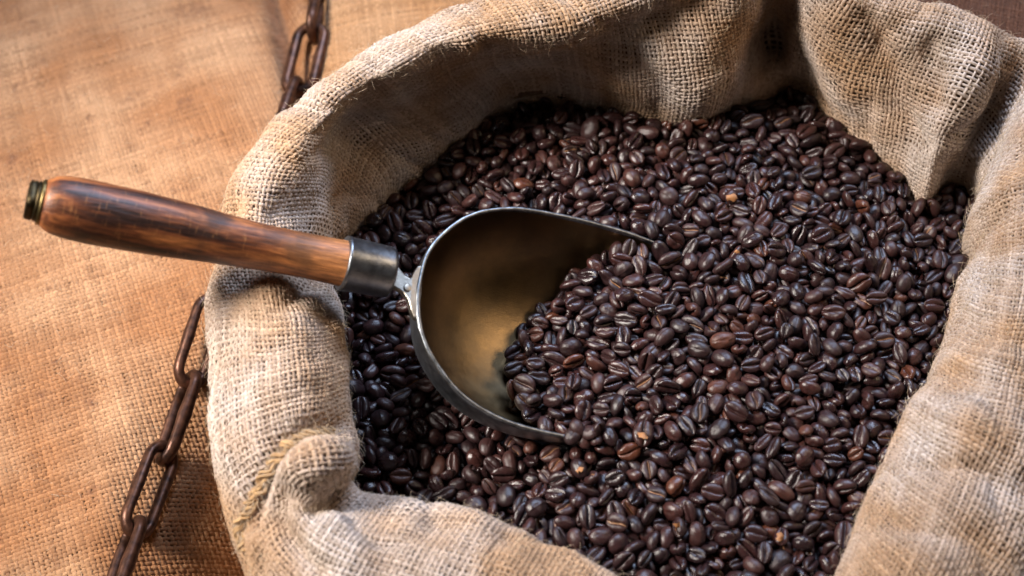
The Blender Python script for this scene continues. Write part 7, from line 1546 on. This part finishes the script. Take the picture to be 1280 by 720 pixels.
    -292,69,-124,9,17,98,1,84,-294,15,-114,89,-14,6,9,90,-284,222,-167,-76,64,-10,4,86,1493,303,-96,-97,-25,1,9,89,1570,1030,-137,-1,0,26,5,82,1512,512,-85,-27,18,-91,3,93,
    1572,550,-66,-48,-86,-12,4,96,1506,375,-91,-53,-78,-27,0,93,-361,49,-128,3,-97,-10,3,81,-183,-514,-215,56,62,47,0,70,-274,158,-151,-57,-77,-25,6,78,-241,129,-119,27,-54,-69,7,86,
    36,-409,-175,-18,-96,5,5,95,-264,-59,-150,16,-15,61,0,89,-291,-143,-166,7,-10,-39,9,97,-407,736,-201,3,-8,-49,4,91,-352,-1039,-180,58,81,3,9,92,-393,-1014,-152,-4,-3,-91,6,78,
    -387,723,-122,-22,19,-93,7,75,-315,-1118,-183,14,-1,-99,8,101,-335,-1076,-147,54,4,18,1,75,-317,-1108,-92,-45,-56,-69,9,112,1501,876,-133,-3,-1,-70,2,85,1563,943,-121,-90,39,-12,1,93,
    1477,772,-116,44,-86,-19,1,89,519,-310,-38,-92,31,24,3,79,582,-376,-22,95,-17,24,4,78,660,-456,-89,-13,12,-97,7,86,611,-574,-50,-13,71,55,3,85,695,-494,-47,-97,1,-24,6,91,
    -393,108,-102,27,48,73,1,83,-280,58,-165,1,-5,-13,4,73,-411,237,-152,-6,-5,67,9,96,-334,-78,-172,3,95,25,1,64,-267,-220,-158,-81,-49,15,0,87,1615,-435,-60,99,7,-7,4,77,
    1737,-594,-117,69,68,21,9,82,1684,-630,-116,-83,21,-12,6,93,1641,-357,-63,53,-84,-8,5,97,-365,57,-183,5,-2,-99,0,92,-178,-446,-192,-17,11,71,6,96,-401,-592,-230,97,-24,-4,5,82,
    187,-479,-125,-12,5,-96,2,85,1690,-301,-49,-19,-6,82,6,85,1598,-267,-60,50,86,3,8,90,-392,-113,-165,-36,23,48,5,96,-302,-2,-168,-12,-5,89,1,81,-384,101,-149,45,-84,0,9,74,
    1650,9,-100,0,47,89,6,99,1625,-213,-94,2,40,86,3,93,-351,-18,-172,-59,58,-35,5,71,-395,168,-170,33,54,26,3,86,-335,206,-146,-14,90,33,1,88,-358,142,-128,63,77,9,1,81,
    1580,38,-89,-8,54,49,4,72,1666,242,-119,-2,-1,-100,9,81,1568,324,-104,-93,10,-14,5,79,1632,251,-82,98,2,9,5,80,1613,187,-109,-60,-80,1,1,95,1608,184,-52,74,66,-8,4,85,
    1583,470,-86,36,91,-19,7,97,1645,520,-75,-61,76,-14,0,92,-375,-1083,-108,47,-51,-48,1,80,-361,-957,-182,76,-39,2,3,87,-513,546,-148,-93,26,23,1,69,-440,-1064,-188,15,85,46,4,112,
    -483,-1048,-123,9,-96,-25,8,100,-459,-1115,-144,96,-9,-15,9,85,-421,-1104,-128,-29,15,-43,5,82,522,-240,-36,0,-16,-29,7,77,494,-266,-67,4,-90,14,9,86,729,-701,-14,-8,13,-86,9,89,
    -555,529,-209,-54,79,-19,7,78,1584,625,-91,-16,-10,59,2,102,-508,632,-200,36,25,71,0,90,-478,667,-161,67,73,6,8,83,1578,768,-96,-56,-49,-10,6,85,1607,687,-62,94,-23,25,5,83,
    1663,560,-112,84,-49,11,0,93,1671,884,-120,21,97,3,7,97,1700,770,-91,96,26,6,0,81,-382,-215,-165,56,6,-47,9,103,-232,-285,-170,-11,98,10,4,96,-456,-114,-202,-99,7,-8,9,88,
    -406,-9,-191,-89,44,-8,1,84,-340,-275,-182,-33,88,29,8,82,-393,-10,-145,71,-68,-1,1,91,-366,-90,-120,85,38,-26,8,95,1615,873,-45,-19,-26,57,2,77,1711,-126,-71,-21,97,-10,2,102,
    708,-1043,-102,-44,-15,80,8,91,725,-1160,-109,58,34,44,0,97,641,-1000,-72,-82,-55,-7,5,75,571,-33,-54,-95,-27,13,5,105,517,-188,-61,99,14,-5,0,77,1784,88,-66,46,-42,-60,7,103,
    1722,-58,-58,96,-11,23,7,93,1734,159,-79,-5,-2,94,4,81,-358,-543,-229,-26,2,22,5,80,-483,-623,-227,34,3,13,9,80,-393,-623,-195,-7,-97,18,0,78,-306,-224,-181,-70,70,-3,4,67,
    -359,-174,-168,-93,8,-27,0,99,-298,-342,-178,4,-79,-60,1,91,-237,-392,-187,-40,-83,33,7,83,-304,-394,-181,-52,67,52,6,93,-172,-352,-196,11,-1,86,5,91,-551,-977,-204,-26,60,74,3,81,
    -530,-1052,-173,3,-1,-81,4,104,-589,-1086,-137,-69,65,29,4,105,-513,-1113,-109,-33,-27,-3,0,101,631,-1516,-104,-55,79,-21,5,90,714,-1481,-94,94,33,2,5,91,602,-1517,-51,52,26,68,2,104,
    673,-1524,-59,88,-39,-26,6,95,741,-1515,-44,-21,86,29,1,85,637,-1567,-43,-35,-80,-41,0,76,665,-1440,-123,-62,78,-3,9,100,740,-1400,-124,87,46,-17,5,91,570,1042,-88,-95,28,-1,0,103,
    614,-1434,-95,-5,93,0,9,84,660,-1354,-107,-87,47,10,2,84,700,-1446,-56,-33,94,-1,8,93,638,-1441,-27,-42,74,-26,2,103,690,-1495,-15,63,-77,1,5,91,712,-1310,-126,-40,91,8,0,88,
    671,-1583,-93,99,-7,5,9,87,650,-1262,-97,61,79,3,5,79,-549,303,-168,-5,-14,-29,1,68,-624,182,-122,-29,-18,89,7,75,-584,258,-113,9,-90,21,0,81,-683,225,-93,-40,-91,13,9,112,
    -575,181,-130,-68,70,3,4,85,1894,-283,-94,14,-14,-96,2,77,-582,374,-208,81,-48,-12,4,97,-647,301,-133,-37,3,13,2,112,-663,370,-119,77,-57,10,8,94,-636,243,-148,0,-4,-4,9,94,
    1913,29,-62,-27,-15,40,7,92,1852,-162,-129,-1,3,-49,8,72,1891,-115,-116,-30,-95,-2,2,91,-620,544,-207,-95,-30,-2,2,100,-577,570,-168,0,14,-99,8,97,-683,458,-171,1,-51,-38,8,68,
    1865,95,-117,21,-98,-2,9,86,1882,328,-70,-46,-65,45,7,79,-587,-560,-219,45,-83,-27,8,70,1831,488,-79,-94,-30,-2,9,70,1810,401,-69,78,61,14,2,93,-426,30,-115,-30,-1,-35,4,76,
    -712,-567,-211,84,-37,39,1,83,-624,-500,-222,-93,34,-15,5,84,1812,439,-114,95,-30,-11,0,106,1854,551,-134,0,1,99,0,91,-613,122,-140,39,-51,-53,6,76,-665,111,-136,83,52,19,1,82,
    -626,134,-74,73,53,42,1,107,-615,62,-176,95,-32,-2,7,91,2080,224,-72,65,-75,9,1,89,1919,352,-92,-65,-76,-6,6,81,2006,323,-114,-88,-3,46,9,88,2065,100,-135,-1,0,-84,8,86,
    -690,-714,-203,20,-60,-3,2,94,-550,-500,-236,-80,-61,0,4,73,541,104,-32,25,-21,65,1,90,530,100,27,-98,-5,-4,5,94,548,34,-61,-15,46,-87,7,99,580,722,-48,-21,95,23,2,81,
    566,697,-12,-29,-95,0,7,84,589,804,-104,-25,-97,7,5,100,509,689,-56,-91,-30,24,8,107,536,571,-36,-66,-55,50,9,83,622,839,-66,67,-71,19,9,94,2059,487,-126,90,44,-3,7,92,
    2209,525,-124,-13,-7,-89,3,90,
]


def bean_material():
    m, nt, bs = new_mat('roasted_bean')
    oi = nd(nt, 'ShaderNodeObjectInfo').outputs['Alpha']
    at_ = nd(nt, 'ShaderNodeAttribute', attribute_name='rnd').outputs['Fac']
    cr = nd(nt, 'ShaderNodeAttribute', attribute_name='crease').outputs['Fac']
    add = nd(nt, 'ShaderNodeMath', operation='ADD')
    nt.links.new(oi, add.inputs[0])
    nt.links.new(at_, add.inputs[1])
    fr = nd(nt, 'ShaderNodeMath', operation='FRACT')
    nt.links.new(add.outputs[0], fr.inputs[0])
    rnd = fr.outputs[0]
    mul = nd(nt, 'ShaderNodeMath', operation='MULTIPLY', in_1=17.31)
    nt.links.new(rnd, mul.inputs[0])
    f2 = nd(nt, 'ShaderNodeMath', operation='FRACT')
    nt.links.new(mul.outputs[0], f2.inputs[0])
    rnd2 = f2.outputs[0]
    co = nd(nt, 'ShaderNodeNewGeometry').outputs['Position']
    c = ramp(nt, rnd, [(0.0, (0.017, 0.0075, 0.0085)), (0.55, (0.032, 0.0130, 0.0135)), (0.94, (0.050, 0.0185, 0.0160)), (0.99, (0.090, 0.031, 0.018))])
    mot = noise(nt, co, 420, 4, 0.6)
    c = mixc(nt, 1.0, c, ramp(nt, mot, [(0.3, (0.65, 0.62, 0.62)), (0.7, (1.35, 1.3, 1.25))]), 'MULTIPLY')
    # papery skin left in the crease of some beans
    chaff = nd(nt, 'ShaderNodeMath', operation='MULTIPLY')
    nt.links.new(ramp(nt, cr, [(0.45, (0, 0, 0)), (0.85, (1, 1, 1))]), chaff.inputs[0])
    nt.links.new(ramp(nt, rnd2, [(0.66, (0, 0, 0)), (0.88, (0.9, 0.9, 0.9))]), chaff.inputs[1])
    c = mixc(nt, chaff.outputs[0], c, (0.30, 0.155, 0.075))
    nt.links.new(c, bs.inputs['Base Color'])
    mr = nd(nt, 'ShaderNodeMapRange', in_3=0.17, in_4=0.42)
    nt.links.new(noise(nt, co, 160, 4, 0.7), mr.inputs[0])
    ra = nd(nt, 'ShaderNodeMath', operation='MULTIPLY_ADD', in_1=0.22, in_2=-0.05)
    nt.links.new(rnd2, ra.inputs[0])
    rs = nd(nt, 'ShaderNodeMath', operation='ADD')
    nt.links.new(ra.outputs[0], rs.inputs[0])
    nt.links.new(mr.outputs[0], rs.inputs[1])
    nt.links.new(rs.outputs[0], bs.inputs['Roughness'])
    bs.inputs['Specular IOR Level'].default_value = 0.6
    nt.links.new(bump(nt, noise(nt, co, 900, 4, 0.65), 0.45, 0.0005), bs.inputs['Normal'])
    return m


M_BEAN = bean_material()


def bed_height(x, y):
    z = 0.003 + 0.010 * np.exp(-(((x - .075) / .08) ** 2 + ((y + .005) / .075) ** 2)) - 0.009 / (1 + np.exp((x + .03) / .012)) - 0.008 * np.exp(-(((x + .012) / .035) ** 2 + ((y + .055) / .022) ** 2)) - 0.020
    l = (np.stack([x, y, 0 * x - 0.02], -1) - NK) @ np.stack([AX, LT, RN], 1)
    w = np.interp(l[..., 0], hw_x, hw_y) + 0.012
    inside = np.clip((1.0 - (l[..., 1] / w) ** 2) * 4, 0, 1) * np.clip((l[..., 0] + 0.012) / 0.012, 0, 1) * np.clip((0.15 - l[..., 0]) / 0.01, 0, 1)
    return z - inside * 0.070
raw = np.array(BEANS, dtype=float).reshape(-1, 8)
pos = raw[:, :3] * 1e-4
quat = np.concatenate([np.sqrt(np.clip(1 - ((raw[:, 3:6] / 100.0) ** 2).sum(1, keepdims=True), 0, 1)), raw[:, 3:6] / 100.0], 1)
quat = nrm(quat)
kind_i = raw[:, 6].astype(int)
size_i = (raw[:, 7] / 100.0)[:, None] * np.random.default_rng(9).uniform(0.88, 1.08, (len(raw), 3))
N_SINGLE = 300
N_SEEN = min(len(pos), 1900)
qw, qx, qy, qz = quat.T
ROT = np.stack([np.stack([1 - 2 * (qy * qy + qz * qz), 2 * (qx * qy - qz * qw), 2 * (qx * qz + qy * qw)], -1),
                np.stack([2 * (qx * qy + qz * qw), 1 - 2 * (qx * qx + qz * qz), 2 * (qy * qz - qx * qw)], -1),
                np.stack([2 * (qx * qz - qy * qw), 2 * (qy * qz + qx * qw), 1 - 2 * (qx * qx + qy * qy)], -1)], 1)
BM = [bean_mesh(k) for k in range(10)]
BM_MED = [bean_mesh(k, False, True) for k in range(10)]
BM_LOW = [bean_mesh(k, True) for k in range(10)]
bean_data = []
for k in range(10):
    V, F, crz = BM[k]
    me_o = mesh_np('coffee_bean', V, F, M_BEAN, attrs={'crease': crz})
    bean_data.append(me_o.data)
    bpy.data.objects.remove(me_o)


ONES = 'zero one two three four five six seven eight nine ten eleven twelve thirteen fourteen fifteen sixteen seventeen eighteen nineteen'.split()
TENS = 'zero ten twenty thirty forty fifty sixty seventy eighty ninety'.split()


def words_of(n):
    n = int(max(0, min(99, n)))
    if n < 20:
        return ONES[n]
    return TENS[n // 10] + ('-' + ONES[n % 10] if n % 10 else '')


def bean_label(p, R, tone):
    u, v = project(p)
    d = nrm(CAM - p)
    f = float(R[:, 2] @ d)                       # +1: rounded back to the camera, -1: crease
    a2 = project(p + R[:, 0] * 0.004) - project(p - R[:, 0] * 0.004)
    ang = math.degrees(math.atan2(-a2[1], a2[0])) % 180
    view = 'crease up' if f < -0.45 else ('back up' if f > 0.45 else 'on edge')
    if float(np.hypot(*a2)) < 13:
        turn = 'on end'
    elif ang < 22 or ang > 158:
        turn = 'lying level'
    elif ang < 68:
        turn = 'tilted right'
    elif ang < 112:
        turn = 'upright'
    else:
        turn = 'tilted left'
    l = np.linalg.inv(SCM) @ np.append(p, 1)
    if 0.03 < l[0] < 0.13 and abs(l[1]) < 0.05:
        where = 'in scoop'
    elif u < 540 and v < 330:
        where = 'above ferrule'
    elif u < 560:
        where = 'left of scoop'
    elif v < 215:
        where = 'by back rim'
    elif v > 540 and u < 800:
        where = 'below scoop'
    elif u > 1040:
        where = 'by right rim'
    else:
        where = 'right of scoop'
    return '%s bean, %s, %s, %s, %s percent across photo, %s down' % ('reddish' if tone > 0.95 else 'dark', view, turn, where, words_of(round(u / 12.8)), words_of(round(v / 7.2)))


tone_rng = np.random.default_rng(21)
for i in range(min(N_SINGLE, len(pos))):
    o = bpy.data.objects.new('coffee_bean', bean_data[kind_i[i]])
    Mx = np.eye(4)
    Mx[:3, :3] = ROT[i] * size_i[i][None, :]
    Mx[:3, 3] = pos[i]
    o.matrix_world = Matrix(Mx.tolist())
    tone = float(tone_rng.uniform(0, 0.999))
    o.color = (1, 1, 1, tone)
    COL.objects.link(o)
    tag(o, bean_label(pos[i], ROT[i], tone), 'coffee bean', 'loose roasted coffee beans in the open sack')
# all the other beans as one mass
rv = np.random.default_rng(4)
VV, FF, CC, RR = [], [], [], []
nv = 0
for i in range(N_SINGLE, len(pos)):
    V, F, crz = (BM if i < 550 else BM_MED if i < N_SEEN - 400 else BM_LOW)[kind_i[i]]
    VV.append((V * size_i[i]) @ ROT[i].T + pos[i])
    FF.append(F + nv)
    CC.append(crz)
    RR.append(np.full(len(V), rv.uniform()))
    nv += len(V)
# the lower layers, out of sight: one closed bed under the loose beans
gx, gy = np.meshgrid(np.arange(-0.13, 0.235, 0.006), np.arange(-0.15, 0.13, 0.006), indexing='ij')
gz = bed_height(gx, gy)
edge_line = catmull(ctrl[:, 0, :2], 6, True)
ins = np.zeros(gx.shape, bool)
for i in range(len(edge_line)):
    (x1, y1), (x2, y2) = edge_line[i], edge_line[i - 1]
    if y1 != y2:
        ins ^= ((y1 > gy) != (y2 > gy)) & (gx < (x2 - x1) * (gy - y1) / (y2 - y1) + x1)
BP = np.stack([gx, gy, gz], -1)
F = grid_faces(*gx.shape)
F = F[ins.ravel()[F].all(1)]
VV.append(BP.reshape(-1, 3))
FF.append(F + nv)
CC.append(np.zeros(gx.size))
RR.append(np.full(gx.size, 0.1))
if VV:
    o = mesh_np('coffee_bean_heap', np.concatenate(VV), np.concatenate(FF), M_BEAN, attrs={'crease': np.concatenate(CC), 'rnd': np.concatenate(RR)})
    tag(o, 'mass of dark roasted coffee beans filling the open sack around the scoop', 'coffee beans', kind='stuff')

# papery flakes of bean skin on top of the heap
fl_px = [(912, 248, 1.0), (980, 682, 0.9), (792, 537, 1.1), (726, 583, 0.7), (912, 316, 0.7), (838, 660, 0.8)]
M_CHAFF = plain('papery_bean_skin', (0.36, 0.16, 0.06), 0.6)
bpx = project(pos)
for n, (u, v, s) in enumerate(fl_px):
    near = np.nonzero(np.hypot(bpx[:, 0] - u, bpx[:, 1] - v) < 14)[0]
    if not len(near):
        continue
    k = near[np.argmax(pos[near] @ nrm(CAM))]
    c = pos[k] + nrm(CAM - pos[k]) * 0.0037
    a, b = np.meshgrid(np.linspace(-1, 1, 7), np.linspace(-1, 1, 6), indexing='ij')
    X = a * 0.0026 * s * (1 - 0.3 * b * b)
    Y = b * 0.0016 * s * (1 + 0.25 * np.sin(a * 3 + n))
    Z = -0.0009 * b * b - 0.0006 * a * a + 0.0004 * np.sin(a * 4 + b * 3 + n)
    P = np.stack([X, Y, Z], -1).reshape(-1, 3)
    F = grid_faces(7, 6)
    V = np.concatenate([P, P - [0, 0, 0.00012]])
    o = mesh_np('chaff_flake', V, np.concatenate([F, F[:, ::-1] + len(P)]), M_CHAFF)
    o.location = c.tolist()
    o.rotation_euler = (0.5, 0.2 * n, n * 1.1)
    tag(o, ['golden skin flake on beans near back of heap', 'golden skin flake on beans low in front of right rim', 'golden skin flake just right of lower scoop lip',
            'small golden skin flake below scoop lip', 'small golden skin flake right of upper scoop tip', 'golden skin flake low centre near front rim'][n], 'chaff', 'flakes of bean skin')
